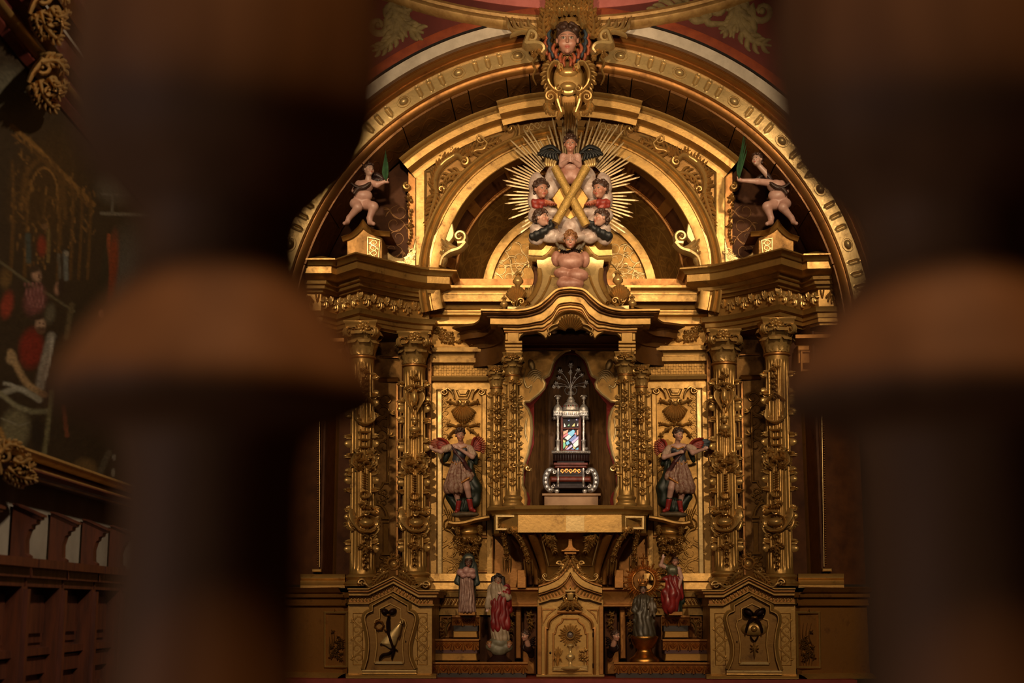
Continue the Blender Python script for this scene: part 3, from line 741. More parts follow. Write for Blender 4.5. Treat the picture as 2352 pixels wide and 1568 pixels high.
# inner arch ring
b = B(); frame(b, arc(1310, IC, 300, -103, 103, 90), [(-14, -.26), (0, .0), (0, .03), (2, .035), (22, .035), (24, .02), (27, .02), (30, .05), (34, .06), (38, .05), (40, .065), (46, .085), (50, .08), (51, .0)], YA, M=pp(YA)); obj('inner_arch', b, GOLD, T, 40)
for s in (-1, 1):
    X = (lambda x: x) if s < 0 else (lambda x: 2620-x); XM = lambda p: [(X(x), y) for x, y in p]
    FM = pl(YA-.02); nm = 'left' if s < 0 else 'right'
    # corner pilaster strips
    b = B(); prism(b, XM([(954, 398), (976, 380), (976, 610), (954, 610)]), YA-.05, YA+.05, 2); obj('corner_pilaster', b, GOLD, T)
    b = B(); frame(b, XM(bez([(975, 560), (975, 392)])[:1]+[(975, 392)]+[(AXI+538*sin(radians(a)), AC-538*cos(radians(a))) for a in np.linspace(-36.5, -17, 20)]), [(-1, 0), (-1, .02), (-3, .024), (-5, .01), (-5, 0)] if s < 0 else [(1, 0), (1, .02), (3, .024), (5, .01), (5, 0)], YA); obj('panel_fillet', b, GOLDB, T)
    # big rocaille: C-scrolls, shell edge, acanthus
    b = B(); M = FM
    S1 = XM(bez([(1063, 368), (1052, 358), (1040, 362), (1016, 380), (1002, 405), (1000, 430), (1004, 448)]))
    stroke(b, S1, [(0, 6), (.3, 8), (1, 6)], .06, M, 24); volute(b, X(1067), 373, 11, -40 if s < 0 else 40, 1.3, 4, .05, M, cw=(1 if s < 0 else -1))
    volute(b, X(1014), 437, 8, 150*(-s), 1.1, 3, .045, M, cw=s)
    b_ = b
    for i in range(19):                                         # shell-like fringe outside the C-scroll
        t = i/18; p = np.array(resamp(S1, 18)[i]); d = np.array([X(1310)-0, 0]) if 0 else None
        a = radians(-70+105*(1-t)) if s < 0 else -radians(-70+105*(1-t)); l = 19+5*sin(i*2.1)
        q = [tuple(p), (p[0]+l*.5*sin(a), p[1]-l*.5*cos(a)), (p[0]+l*sin(a+.2), p[1]-l*cos(a+.2))]
        stroke(b, q, [(0, 2.4), (.6, 4), (1, 2.2)], .05+.015*(i % 2), M, 6, 4)
    acanthus(b, XM(bez([(1060, 398), (1040, 400), (1022, 412), (1016, 430)])), 2.6, .035, M, 5, seed=3)
    acanthus(b, XM(bez([(1003, 445), (996, 470), (988, 495), (984, 520)])), 3.2, .045, M, 7, seed=5)
    acanthus(b, XM(bez([(984, 505), (981, 525), (978, 550)])), 2.2, .035, M, 5, L=1.2, seed=8)
    volute(b, X(1106), 322, 11, -30*(-s), 1.4, 3.6, .05, M, tail=XM(bez([(1085, 352), (1095, 348), (1112, 345), (1120, 332)])), cw=s)
    acanthus(b, XM(bez([(1082, 352), (1105, 340), (1130, 330), (1152, 322)])), 2.6, .04, M, 6, seed=9)
    fan(b, X(1078), 362, 3, 26, -40, 40, 7, 3, .045, M); sprig(b, X(1040), 345, 12, .035, M, 4); sprig(b, X(1016), 362, 11, .035, M, 6); sprig(b, X(1146), 328, 10, .03, M, 7)
    obj('rocaille_relief', b, GOLDC, T, 60)
    # corbel with scroll at the top end of the panel
    b = B(); stroke(b, XM(bez([(1157, 330), (1176, 322), (1186, 305), (1180, 290), (1168, 290)])), 3.5, .03, M, 20); volute(b, X(1170), 298, 6, 0, 1.1, 3, .04, M, cw=-s)
    acanthus(b, XM([(1160, 268), (1158, 285), (1160, 302)]), 3, .06, pl(YA-.06), 4, seed=2); sprig(b, X(1158), 276, 10, .05, pl(YA-.06), 11); obj('corbel_relief', b, GOLDC, T, 60)
    b = B(); frame(b, XM(bez([(1189, 322), (1194, 305), (1190, 288), (1180, 276)])), [(-3, 0), (-2, .02), (2, .02), (3, 0)], YA); obj('panel_edge', b, GOLD, T)
    b = B(); flourish(b, X(1202), 296, X(1255), 284, .9, .006, pl(YA), 5+s, 4, 1.1); obj('engraved_scroll', b, GOLDB, T)
    # foot of the arch: pale plinth with leafy scroll bracket
    b = B(); prism(b, XM([(1008, 520)]+bez([(1040, 512), (1043, 540), (1030, 560)])+bez([(1024, 570), (1014, 590), (1010, 620)])+[(985, 620), (985, 560)]), YA-.03, YA+.06, 2); obj('arch_foot', b, GOLDB, T)
    b = B(); M = pl(YA-.04); volute(b, X(1056), 546, 16, 200*(-s), 1.3, 6.5, .08, M, tail=XM(bez([(1012, 612), (1018, 594), (1034, 582), (1056, 574), (1070, 560)])), cw=-s*-1)
    for k, (x0, y0, x1, y1, x2, y2) in enumerate([(1056, 574, 1034, 572, 1014, 550), (1050, 570, 1036, 566, 1024, 552), (1046, 576, 1028, 576, 1016, 566), (1040, 580, 1024, 584, 1012, 578), (1030, 584, 1022, 594, 1010, 606), (1026, 588, 1022, 600, 1018, 614)]):
        stroke(b, XM(bez([(x0, y0), (x1, y1), (x2, y2)])), [(0, 3.4), (.5, 6), (1, 2)], .055, M, 10)
    obj('scroll_bracket', b, GOLDB, T, 60)
    # fruit festoon hanging beside the pilaster
    b = B(); M = pl(YA-.02); volute(b, X(936), 430, 9, 0, 1.2, 4, .05, M, cw=s)
    rr = random.Random(4)
    for k in range(16): dome(b, X(941+rr.uniform(-5, 5)), 448+k*7.4, rr.uniform(3, 5.5), rr.uniform(3, 5), .05, M, 8, 3)
    sprig(b, X(940), 455, 10, .04, M, 3); sprig(b, X(944), 520, 9, .04, M, 9); obj('fruit_festoon', b, GOLDC, T, 60)
    # concave sweep down to the pedestal of the putto
    b = B(); prism(b, XM([(955, 540)]+bez([(954, 545), (945, 575), (925, 590), (905, 588), (884, 570), (874, 545)])+[(866, 545), (866, 625), (955, 625)]), YA-.06, YA+.05, 2); obj('sweeping_base', b, GOLDB, T)
    b = B(); flourish(b, X(950), 572, X(934), 606, 1, .006, pl(YA-.06), 5, 3, 1.3); flourish(b, X(866), 560, X(872), 600, 1, .006, pl(YA-.06), 8, 3, 1.3); obj('engraved_scroll', b, GOLDB, T)
# side panel boards behind the putti
    b = B(); prism(b, [(X(x), y) for x, y in arc(1308, 823, 601, -82, -36, 20)]+[(X(952), 640)], YA+.08, YA+.12); obj('side_board', b, COFFER, T)
    b = B(); flourish(b, X(905), 590, X(915), 470, 1, .006, pl(YA+.08), 15, 4, 1.4); obj('engraved_scroll', b, INLAY, T)
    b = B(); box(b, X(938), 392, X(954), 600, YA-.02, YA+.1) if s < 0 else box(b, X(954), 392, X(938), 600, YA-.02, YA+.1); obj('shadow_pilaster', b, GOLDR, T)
# ------------------------------------------------------------------ vaulted recess inside the arch
T = thing('vaulted_recess', P(1310, 655, .6), 'dark coffered half vault with engraved gilt bands behind the sunburst', 'vault')
def cone(a, t, R0, c0, y0, R1, c1, y1, h=0):
    R = R0+(R1-R0)*t; c = c0+(c1-c0)*t; y = y0+(y1-y0)*t; q = P(1308+(R-h)*sin(radians(a)), c-(R-h)*cos(radians(a)), y); return q
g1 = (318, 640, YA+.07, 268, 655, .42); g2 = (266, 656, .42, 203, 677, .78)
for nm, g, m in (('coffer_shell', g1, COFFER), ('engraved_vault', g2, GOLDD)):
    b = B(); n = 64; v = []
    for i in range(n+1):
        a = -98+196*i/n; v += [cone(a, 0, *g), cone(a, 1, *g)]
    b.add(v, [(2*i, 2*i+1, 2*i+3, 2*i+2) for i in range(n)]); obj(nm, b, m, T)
for i, a in enumerate([-80, -52, -28, -9, 9, 28, 52, 80]):
    b = B(); v = []
    for t in (0, 1):
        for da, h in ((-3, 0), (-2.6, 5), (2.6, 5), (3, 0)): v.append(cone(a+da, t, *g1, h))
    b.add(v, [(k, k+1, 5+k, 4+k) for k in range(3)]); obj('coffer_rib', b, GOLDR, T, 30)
b = B(); frame(b, arc(1308, 656, 262, -98, 98, 70), [(-4, -.05), (-2, .0), (0, .015), (4, .02), (6, .0), (10, .01), (12, -.04)], .42, M=pp(.42)); obj('vault_moulding', b, GOLDR, T, 50)
b = B(); frame(b, arc(1308, 677, 181, -96, 96, 60), [(-2, -.03), (0, 0), (1, .012), (20, .012), (21, .0), (24, -.02)], .78, M=pp(.78)); obj('window_arch', b, GOLD, T, 50)
b = B(); prism(b, arc(1308, 677, 186, -96, 96, 60), .82, .86); obj('back_panel', b, GOLDE, T)
for s in (-1, 1):
    b = B(); gm = lambda u, v, h=0, s=s: cone(s*(20+u), .5+v/60, *g2, h*150); flourish(b, 0, 0, 72, 0, .55, .010, gm, 3+s, 7, 3.2); flourish(b, 0, 12, 70, 10, .45, .010, gm, 9+s, 9, 2.4); obj('engraved_scroll', b, GOLDE, T, kind=None)
    X = (lambda x: x) if s < 0 else (lambda x: 2616-x)
    b = B(); M = pl(.82)
    flourish(b, X(1135), 655, X(1160), 545, 1.1, .008, M, 4, 4, 1.5); flourish(b, X(1170), 650, X(1215), 560, 1.0, .008, M, 6, 4, 1.4); flourish(b, X(1190), 655, X(1195), 600, .9, .008, M, 12, 3, 1.2)
    stroke(b, [(X(a), c) for a, c in bez([(1230, 600), (1205, 612), (1192, 640), (1188, 656)])], 1.2, .008, M, 14); obj('engraved_scroll', b, GOLDB, T)
    b = B(); box(b, *( (X(1118), 613, X(1225), 614) if s < 0 else (X(1225), 613, X(1118), 614)), .818, .83); obj('joint_line', b, BLACK, T)
# ------------------------------------------------------------------ curved entablatures over the columns, left and right
for FLIP in (False, True):
    sd = LR()
    zt = P(829, 668, -.42).z
    pA = onz(986, 694, zt); mids = [onz(x, y, zt) for x, y in ((960, 692.5), (920, 687), (880, 679))]; pC = onz(829, 668, zt); pE = onz(776, 684, zt); pG = onz(738, 673, zt); pH = onz(690, 673, zt)
    A0 = (pA.x, pA.y+.45); curve = bez([(p.x, p.y) for p in [pA]+mids+[pC]], 6)
    path = [A0, (pA.x, pA.y)]+curve[1:]+[(pE.x, pE.y), (pG.x, pG.y), (pH.x, pH.y)]
    PATH = path[::-1]                                             # walk so that the left normal faces the viewer
    PATH = [p for p in path]
    # orientation: outward must be toward -y on the curve
    yA = pA.y
    def zof(out, py): return P(986, py, yA-out).z-zt
    def mk(pr): return [(-o, zof(o, v)) for o, v in pr] if False else [(o, zof(o, v)) for o, v in pr]
    T = thing('entablature', (P(900, 773, -.2).x, -.2, P(900, 773, yA).z), f'curved gilt entablature over the two {sd} columns, fringed frieze', 'entablature')
    top = [(-.02, 694), (0, 694), (.025, 692), (.032, 685), (.055, 683.5), (.06, 676), (.08, 673), (.085, 665), (.10, 663), (.165, 651), (.17, 649.5), (.17, 634), (.185, 632), (.195, 627), (.215, 622), (.228, 619.5), (.228, 616.5), (-.10, 609)]
    arch = [(-.06, 774), (.0, 774), (.0, 769), (.018, 767), (.018, 759), (.028, 757), (.03, 748), (.05, 744), (.055, 736), (.06, 733), (.0, 732)]
    LP = PATH if True else PATH
    def left(pth):                                                # make left normals point to the viewer
        i = 3; d = (pth[i+1][0]-pth[i][0], pth[i+1][1]-pth[i][1]); return pth if d[0] < 0 and True else pth[::-1]
    pth = PATH[::-1]                                              # travelling left -> right: left normal = +y ; so use reversed sign
    def flipn(pr): return [(-o, z) for o, z in pr]
    b = B(); planmould(b, pth, flipn(mk(top)), zt); obj('cornice', b, GOLD, T, 35)
    b = B(); planmould(b, pth, flipn(mk(arch)), zt); obj('architrave', b, GOLD, T, 35)
    b = B(); planmould(b, pth, flipn(mk([(.0, 733), (.0, 694)])), zt); obj('frieze', b, GOLD, T, 35)
    # lambrequin fringe of the frieze: one pendant after another
    pm = PlanMap(pth, zt-.005); i0 = 0
    n = 19; s0 = .03; s1 = pm.L-.45-.02
    M = lambda u, v, h=0: pm(u/300, v/300, -h)
    for i in range(n):
        u = (s0+(s1-s0)*(i+.5)/n)*300; big = i % 2 == 0; L = 30 if big else 21
        if any(abs(u/300-c) < .028 for c in pm.s[1:4]) : pass
        b = B()
        if big: fan(b, u, 2, 4, L, 180-34, 180+34, 5, 3.1, .028, M, .3); dome(b, u, L*.5, 3.4, 5, .04, M, 8, 3); dome(b, u, L+1, 2.6, 3.2, .03, M, 7, 2)
        else: stroke(b, [(u-4, 0), (u-2.5, 10), (u, L)], 2.2, .024, M, 5, 4); stroke(b, [(u+4, 0), (u+2.5, 10), (u, L)], 2.2, .024, M, 5, 4); dome(b, u, L*.6, 2.6, 4, .03, M, 7, 2)
        obj('fringe_pendant', b, GOLDC, T, 60)
    # flat top and underside so nothing shows through
    b = B(); zt2 = zof(.0, 612)+zt; bk = [(q[0], .5) for q in pth]; n = len(pth)
    b.add([(x, y, zt2) for x, y in pth]+[(x, y, zt2) for x, y in bk], [(i, i+1, n+i+1, n+i) for i in range(n-1)]); zb = zof(0, 774)+zt
    obj('entablature_top', b, GOLDR, T); b = B()
    b.add([(x, y+.03, zb) for x, y in pth]+[(x, y, zb) for x, y in bk], [(i, n+i, n+i+1, i+1) for i in range(n-1)]); obj('entablature_soffit', b, GOLDR, T)
    # ------------------------------------------------ wing walls behind the columns
    zb_py = 774
    T = thing('altarpiece_wing', P(880, 1340, .02), f'gilt {sd} wing of the altarpiece with engraved panel between the columns', 'altarpiece')
    def wall(name, plan, py0, py1, m, par=None): b = B(); vwall(b, plan, py0, py1); return obj(name, b, m, par or T, 20)
    wall('pilaster', [(1002, .14), (985, .14), (985, .06), (976, .06)], 770, 1342, GOLDR)
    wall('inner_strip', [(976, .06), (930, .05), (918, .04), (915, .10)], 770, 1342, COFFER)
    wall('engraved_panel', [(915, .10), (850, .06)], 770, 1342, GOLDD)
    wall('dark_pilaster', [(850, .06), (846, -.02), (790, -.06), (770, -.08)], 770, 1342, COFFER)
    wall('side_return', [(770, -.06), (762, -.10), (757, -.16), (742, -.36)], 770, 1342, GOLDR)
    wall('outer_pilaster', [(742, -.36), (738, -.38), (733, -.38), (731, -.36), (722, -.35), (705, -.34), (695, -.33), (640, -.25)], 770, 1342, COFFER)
    b = B(); M = pl(.075)
    frame(b, [(912, 880), (912, 1320)], [(-3, 0), (-2, .012), (2, .012), (3, 0)], .06, M=pp(.06)); frame(b, [(869, 872), (915, 872)], [(-6, 0), (-4, .03), (2, .04), (6, 0)], .07, M=pp(.07)); frame(b, [(872, 820), (915, 820)], [(-2, 0), (-1, .02), (1, .02), (2, 0)], .07, M=pp(.07)); obj('panel_moulding', b, GOLDR, T)
    b = B(); M = pl(.066)
    flourish(b, 885, 905, 878, 1040, 1.1, .012, M, 4, 5, 1.1); flourish(b, 882, 1125, 880, 1160, 1.1, .012, M, 6, 3, 1.4); frame(b, [(891, 950), (891, 1108), (880, 1108)]+bez([(880, 1112), (872, 1122), (862, 1124)]), [(-2, 0), (-1, .012), (2, .012), (3, 0)], .066)
    frame(b, bez([(862, 1158), (876, 1162), (886, 1176), (889, 1190)]), [(-2, 0), (-1, .014), (3, .014), (4, 0)], .066); box(b, 878, 1186, 894, 1192, .05, .07); box(b, 880, 1196, 893, 1200, .05, .07); box(b, 881, 1202, 891, 1268, .054, .07); box(b, 876, 1268, 896, 1274, .05, .07); flourish(b, 890, 1280, 868, 1316, 1, .012, M, 8, 3, 1.3)
    obj('engraved_architecture', b, GOLDE, T)
    b = B(); frame(b, [(734, 900), (734, 1302)], [(-1.2, 0), (-.8, .014), (.8, .014), (1.2, 0)], -.38, M=pp(-.38)); obj('gold_fillet', b, GOLDB, T)
    for k in range(70):
        if k == 0: ti = B()
        v = 930+k*5.3; dome(ti, 730, v, 2.6, 1.6, .008, pl(-.362), 6, 2)
    obj('beaded_strip', ti, GOLDR, T, 60)
    b = B(); box(b, 716, 1306, 738, 1313, -.42, -.36, 1.5); obj('strip_base', b, GOLD, T)
    # outer pilaster: capital mould, panel
    b = B(); hmould(b, 700, 790, [(776, .10), (784, .10), (788, .07), (794, .05), (800, .0)], -.36); obj('pilaster_capital', b, GOLDR, T)
    b = B(); frame(b, [(740, 815), (778, 815), (778, 858), (740, 858)], [(-3, .0), (-2, .02), (2, .02), (3, 0)], -.30, True); box(b, 752, 815, 755, 838, -.33, -.28); obj('pilaster_panel', b, GOLDR, T)
    b = B(); box(b, 735, 800, 786, 842, -.30, -.1, 2); obj('frieze_block', b, GOLDR, T)
    # attic base mouldings of the wing
    b = B(); hmould(b, 690, 792, [(1318, .03), (1322, .05), (1328, .06), (1333, .04), (1338, .05), (1344, .09), (1350, .09), (1356, .0)], -.36); obj('wing_base', b, GOLD, T)
FLIP = False
# ------------------------------------------------------------------ fluted columns with carved hangings
def corinthian(T, cx, y, R, v0, v1, v2, v3, ab, nl=8, fl=20, garl=None, seed=1, face=0):
    """v0 abacus top, v1 shaft top, v2 shaft foot, v3 base bottom (px); R shaft radius px; ab abacus half-width px"""
    s = S(y); H = v1-v0
    b = B(); lathe(b, cx, y, [(R*.95, v0+H*.16), (R*1.16, v0+H*.2), (R*1.05, v0+H*.3), (R*.92, v0+H*.5), (R*.90, v0+H*.8), (R*.95, v0+H*.9), (R*1.14, v0+H*.93), (R*1.16, v0+H*.97), (R*1.0, v1)], 24); capital = obj('capital', b, GOLDR, T, 50)
    # abacus: concave sided slab
    b = B(); vs = []; n = 40; rows = [(v0, 1.0), (v0+H*.05, 1.0), (v0+H*.08, .93), (v0+H*.17, .90)]
    for v, k in rows:
        q = P(cx, v, y)
        for i in range(n):
            a = 2*pi*i/n; c = max(abs(cos(a)), abs(sin(a))); r = ab*s*k*(1/c)*(.80+.20*((1/c-1)/.4142)**1.2); vs.append((q.x+r*sin(a), y-r*cos(a), q.z))
    m = len(rows); f = [(i*n+j, (i+1)*n+j, (i+1)*n+(j+1) % n, i*n+(j+1) % n) for i in range(m-1) for j in range(n)]+[tuple(range(n)), tuple((m-1)*n+j for j in range(n))[::-1]]
    b.add(vs, f); obj('abacus', b, GOLD, capital, 40)
    # leaves in two tiers, curling outwards
    def leaf(a, va, vb, w, out, bb):
        q0, q1 = P(cx, va, y).z, P(cx, vb, y).z; vs = []; nr = 8
        for i in range(nr):
            t = i/(nr-1); r = (R*1.0+out*t**1.8*R)*s; z = q0+(q1-q0)*(min(t, .86)/.86)-(max(0, t-.86)*1.6)*(q1-q0)
            ww = w*s*(.75+.5*sin(pi*t)-.30*t**4)*(1.12 if i % 2 else .84)
            for k in (-2, -1, 0, 1, 2):
                aa = a+k*.5*ww/(R*1.15*s); rr = r+(.10*R*s if k == 0 else (-.01*R*s if abs(k) == 1 else .05*R*s)); vs.append((P(cx, va, y).x+rr*sin(aa), y-rr*cos(aa), z+(.012*R*s*(i % 2)*abs(k))))
        bb.add(vs, [(i*5+k, i*5+k+1, (i+1)*5+k+1, (i+1)*5+k) for i in range(nr-1) for k in range(4)])
    for i in range(nl):
        b = B(); leaf(2*pi*i/nl+face, v0+H*.90, v0+H*.52, R*.66, .50, b); obj('acanthus_leaf', b, GOLDC, capital, 70)
        b = B(); leaf(2*pi*(i+.5)/nl+face, v0+H*.74, v0+H*.28, R*.66, .72, b); obj('acanthus_leaf', b, GOLDC, capital, 70)
    # corner volutes
    for i in range(4):
        a = pi/4+pi/2*i; d = Vector((sin(a), -cos(a), 0)); c = P(cx, v0+H*.32, y)+d*ab*s*1.05; b = B(); r0 = H*.155*s; pts = []
        for k in range(22):
            t = k/21; rr = r0*(1-.78*t); an = pi*.75-t*2*pi*1.35; pts.append(c+d*rr*cos(an)+Vector((0, 0, rr*sin(an))))
        st = P(cx, v0+H*.62, y)+d*R*s*1.0
        tube(b, [st, st*.6+pts[0]*.4+Vector((0, 0, .012)), pts[0]]+pts, [R*.10*s]*2+[R*.15*s]*3+[R*.15*s*(1-.5*k/20) for k in range(20)], 6); ball(b, c, r0*.38, 8, 5)
        w = Vector((cos(a), sin(a), 0))
        for kk in (-1, 1): tube(b, [p+w*kk*R*.16*s for p in pts], [R*.10*s]*len(pts), 5)
        obj('volute', b, GOLDC, capital, 60)
    b = B(); flower(b, cx, v0+H*.12, H*.17, .03, lambda u, v, h=0: P(u, v, y-ab*s*.95-h), 7); fan(b, cx, v0+H*.2, 1, H*.25, -75, 75, 7, H*.04, .03, lambda u, v, h=0: P(u, v, y-ab*s*.9-h)); obj('abacus_flower', b, GOLDC, capital, 60)
    # fluted shaft
    n = fl*8; vs = []; rows = [(v1, 1.0, 0), (v1+8, .98, 0), (v1+9, .98, 0), (v1+13, .985, .5), (v1+18, .99, 1)]+[(v1+18+(v2-v1-36)*i/12, .99+.09*(i/12), 1) for i in range(1, 13)]+[(v2-12, 1.09, .6), (v2-8, 1.1, 0), (v2, 1.12, 0)]
    for v, k, d in rows:
        q = P(cx, v, y)
        for i in range(n):
            a = 2*pi*i/n; u = ((a*fl/(2*pi)) % 1)-.5; g = sqrt(max(0, 1-(abs(u)/.36)**2)) if abs(u) < .36 else 0; r = R*s*k*(1-.10*d*g); vs.append((q.x+r*sin(a), y-r*cos(a), q.z))
    m = len(rows); b = B(); b.add(vs, [(i*n+j, (i+1)*n+j, (i+1)*n+(j+1) % n, i*n+(j+1) % n) for i in range(m-1) for j in range(n)]); obj('shaft', b, GOLD, T, 60)
    h = v3-v2; b = B(); lathe(b, cx, y, [(R*1.1, v2), (R*1.2, v2+h*.05), (R*1.38, v2+h*.16), (R*1.42, v2+h*.26), (R*1.3, v2+h*.38), (R*1.22, v2+h*.48), (R*1.28, v2+h*.58), (R*1.5, v2+h*.68), (R*1.58, v2+h*.8), (R*1.5, v2+h*.9), (R*1.5, v3)], 28); obj('base', b, GOLD, T, 50)
    if garl: garl(T, cx, y, R, v1, v2)
def garland_big(kind):
    def G(T, cx, y, R, v1, v2):
        b_front, b_side = B(), B(); b = b_front
        def col(off):
            M0 = cyl(cx, y, R*1.05); return lambda u, v, h=0: M0(cx+off*R+u, v, h)
        c = col(.30 if kind == 1 else .12); L = v2-v1; t = lambda f: v1+L*f
        def part(fn, name): 
            bb = B(); fn(bb); obj(name, bb, GOLDC, T, 60)
        H = .05
        def crown(bb): sprig(bb, 0, t(.06), 11, H, c, 2); drop(bb, 0, t(.09), 60, 7, H, c)
        part(crown, 'leaf_drop')
        if kind == 0:
            def mask(bb):
                stroke(bb, bez([(-20, t(.115)), (-9, t(.10)), (0, t(.095)), (9, t(.10)), (20, t(.115))]), 4, .05, c, 14)
                for u in (-9, 9): volute(bb, u, t(.115), 5, 0, 1.1, 2.4, H, c)
                dome(bb, 0, t(.155), 7, 20, .06, c, 12, 5); 
                for u in (-14, 14): stroke(bb, bez([(u, t(.125)), (u*1.1, t(.16)), (u*.6, t(.20)), (u*.2, t(.235))]), 3, H, c, 12)
            part(mask, 'urn_ornament')
            def vas(bb): dome(bb, 0, t(.26), 9, 5, .05, c, 10, 3); dome(bb, 0, t(.275), 6, 7, .05, c, 10, 3); dome(bb, 0, t(.31), 11, 9, .06, c, 12, 4); sprig(bb, 0, t(.335), 12, .05, c, 8)
            part(vas, 'vase_ornament')
        else:
            def pent(bb):
                stroke(bb, [(-19, t(.215)), (0, t(.175)), (19, t(.215))], 2.4, .05, c, 8); stroke(bb, bez([(-17, t(.245)), (-14, t(.29)), (0, t(.31)), (14, t(.29)), (17, t(.245))]), 4, .06, c, 18)
                for u in (-12, 12): dome(bb, u, t(.285), 5, 6, .05, c, 8, 3)
            part(pent, 'pediment_ornament')
            def ladder(bb):
                for k in range(3): stroke(bb, [(-13+k, t(.345)+k*17), (13-k, t(.345)+k*17)], 3, .05, c, 5)
                for u in (-9, 9): stroke(bb, [(u, t(.33)), (u*.8, t(.43))], 2.4, .04, c, 6)
            part(ladder, 'ladder_ornament')
        def cart(bb):
            for s_ in (-1, 1):
                volute(bb, s_*10, t(.435), 6, 0, 1.2, 3, H, c, cw=s_); acanthus(bb, bez([(s_*5, t(.44)), (s_*19, t(.455)), (s_*23, t(.49)), (s_*13, t(.52))]), 2.4, H, c, 5, seed=3)
            sprig(bb, 0, t(.475), 14, .055, c, 6, 9); sprig(bb, -8, t(.51), 10, .05, c, 7)
            sprig(bb, 11, t(.505), 10, .05, c, 17)
        part(cart, 'scroll_cartouche')
        def chain_(bb):
            for k in range(7): stroke(bb, [(-4, t(.535)+k*5.4), (4, t(.535)+k*5.4)], 2, .04, c, 4)
            pts = spiral(0, t(.635), 8, 8, 0, 360, 20); stroke(bb, pts, 2.4, .05, c, 20)
        part(chain_, 'ring_and_ribbon')
        def flor(bb): sprig(bb, 0, t(.685), 13, .05, c, 21, 8); flower(bb, -6, t(.68), 7, .05, c); flower(bb, 8, t(.69), 6, .05, c)
        part(flor, 'flower_bunch')
        def boss(bb):
            dome(bb, 3, t(.765), 15, 11, .07, c, 16, 5); stroke(bb, spiral(3, t(.765), 18, 18, 0, 360, 26), 2.2, .05, c, 26)
            stroke(bb, bez([(-26, t(.70)), (-22, t(.75)), (-8, t(.80)), (10, t(.805)), (26, t(.775))]), 4, .06, c, 18); stroke(bb, bez([(-4, t(.725)), (8, t(.715)), (20, t(.725)), (30, t(.72))]), 4.2, .06, c, 12)
            volute(bb, 1, t(.722), 5, 0, 1.1, 2.5, .06, c); acanthus(bb, bez([(-24, t(.72)), (-30, t(.76)), (-24, t(.80))]), 2.6, H, c, 5, seed=4); acanthus(bb, bez([(24, t(.75)), (28, t(.79)), (16, t(.83))]), 2.6, H, c, 5, seed=9)
        part(boss, 'oval_cartouche')
        def low(bb):
            drop(bb, 0, t(.82), 50, 8, .05, c); sprig(bb, 0, t(.88), 13, .05, c, 5, 9); flower(bb, -9, t(.875), 6, .05, c); flower(bb, 10, t(.885), 6, .05, c); drop(bb, 0, t(.905), 42, 7, .045, c)
        part(low, 'lower_drop')
        for k, off in enumerate((-1.25, 1.25)):                    # profiles of the same hangings on the flanks
            def side(bb, off=off, k=k):
                cc = col(off)
                for i, f_ in enumerate((.08, .17, .26, .36, .45, .53, .61, .70, .77, .85)):
                    sprig(bb, 0, t(f_), 8+2*((i+k) % 3), .04, cc, 40+i+9*k, 6); 
                    if i % 2: dome(bb, 0, t(f_+.035), 4, 9, .05, cc, 8, 3)
            part(side, 'side_hanging')
    return G
def garland_small(T, cx, y, R, v1, v2):
    M0 = cyl(cx, y, R*1.02); L = v2-v1
    for j, off in enumerate((-1.15, 0, 1.15)):
        bb = B(); c = lambda u, v, h=0, off=off: M0(cx+off*R+u, v, h)
        k = 11 if j == 1 else 7
        for i in range(k):
            v = v1+L*(.05+.9*i/k)
            if i % 3 == 0: sprig(bb, 0, v, 8, .026, c, i+j*20, 7)
            elif i % 3 == 1: flower(bb, 0, v, 6.5, .032, c); stroke(bb, bez([(-7, v+8), (0, v+14), (7, v+8)]), 2, .025, c, 8)
            else: drop(bb, 0, v-6, 26, 6, .03, c)
        for i in range(3): volute(bb, 3*(-1)**i, v1+L*(.25+.25*i), 5, 0, 1.2, 2, .03, c, cw=(-1)**i)
        obj('flower_garland' if j == 1 else 'side_garland', bb, GOLDC, T, 60)
for FLIP in (False, True):
    sd = LR()
    T = thing('altar_column', P(829, 1346, -.42), f'tallest fluted gilt column at the outer {sd}, hung with ladder and leaf carving', 'column', 'outer columns'); corinthian(T, 833, -.42, 27, 742, 826, 1318, 1346, 39, garl=garland_big(1), face=.2)
    T = thing('altar_column', P(950, 1342, -.03), f'fluted gilt column beside the {sd} angel panel, hung with urns and flowers', 'column', 'inner columns'); corinthian(T, 952, -.03, 25.5, 766, 845, 1312, 1341, 37, garl=garland_big(0), face=-.2)
    T = thing('canopy_column', P(1178, 1165, -.42), f'slender front column with flowers under the {sd} side of the canopy', 'column', 'canopy columns'); corinthian(T, 1178, -.42, 15.5, 812, 866, 1138, 1165, 23, 8, 14, garl=garland_small)
    T = thing('rear_canopy_column', P(1140, 1180, .02), f'shaded thin column behind the {sd} canopy column, thickly carved', 'column', 'rear canopy columns'); corinthian(T, 1141, .02, 14, 842, 894, 1160, 1185, 20, 8, 12, garl=garland_small)
FLIP = False
# ------------------------------------------------------------------ back of the altarpiece and its angel panels
T = thing('altarpiece_reredos', P(1310, 1340, .14), 'gilt back wall of the altarpiece with mouldings, behind the canopy and the angels', 'altarpiece')
hole = [(1196, 790), (1424, 790), (1424, 1172), (1196, 1172)]
b = B(); prism(b, [(970, 640), (1650, 640), (1650, 1575), (970, 1575)], .15, .2, holes=[hole]); obj('back_board', b, GOLDR, T)
b = B(); hmould(b, 980, 1640, [(653, -.3), (654.5, .10), (660, .10), (663, .08), (667, .055), (672, .05), (676, .05), (677, .04), (692, .035), (693, .0)], .10); obj('upper_cornice', b, GOLD, T, 35)
b = B(); hmould(b, 980, 1640, [(700, -.02), (705, .05), (709, .06), (712, .045), (716, .045), (718, .05), (722, .05), (728, .02), (733, .03), (744, .03), (745, .012), (749, .0)], .12); obj('lower_cornice', b, GOLD, T, 35)
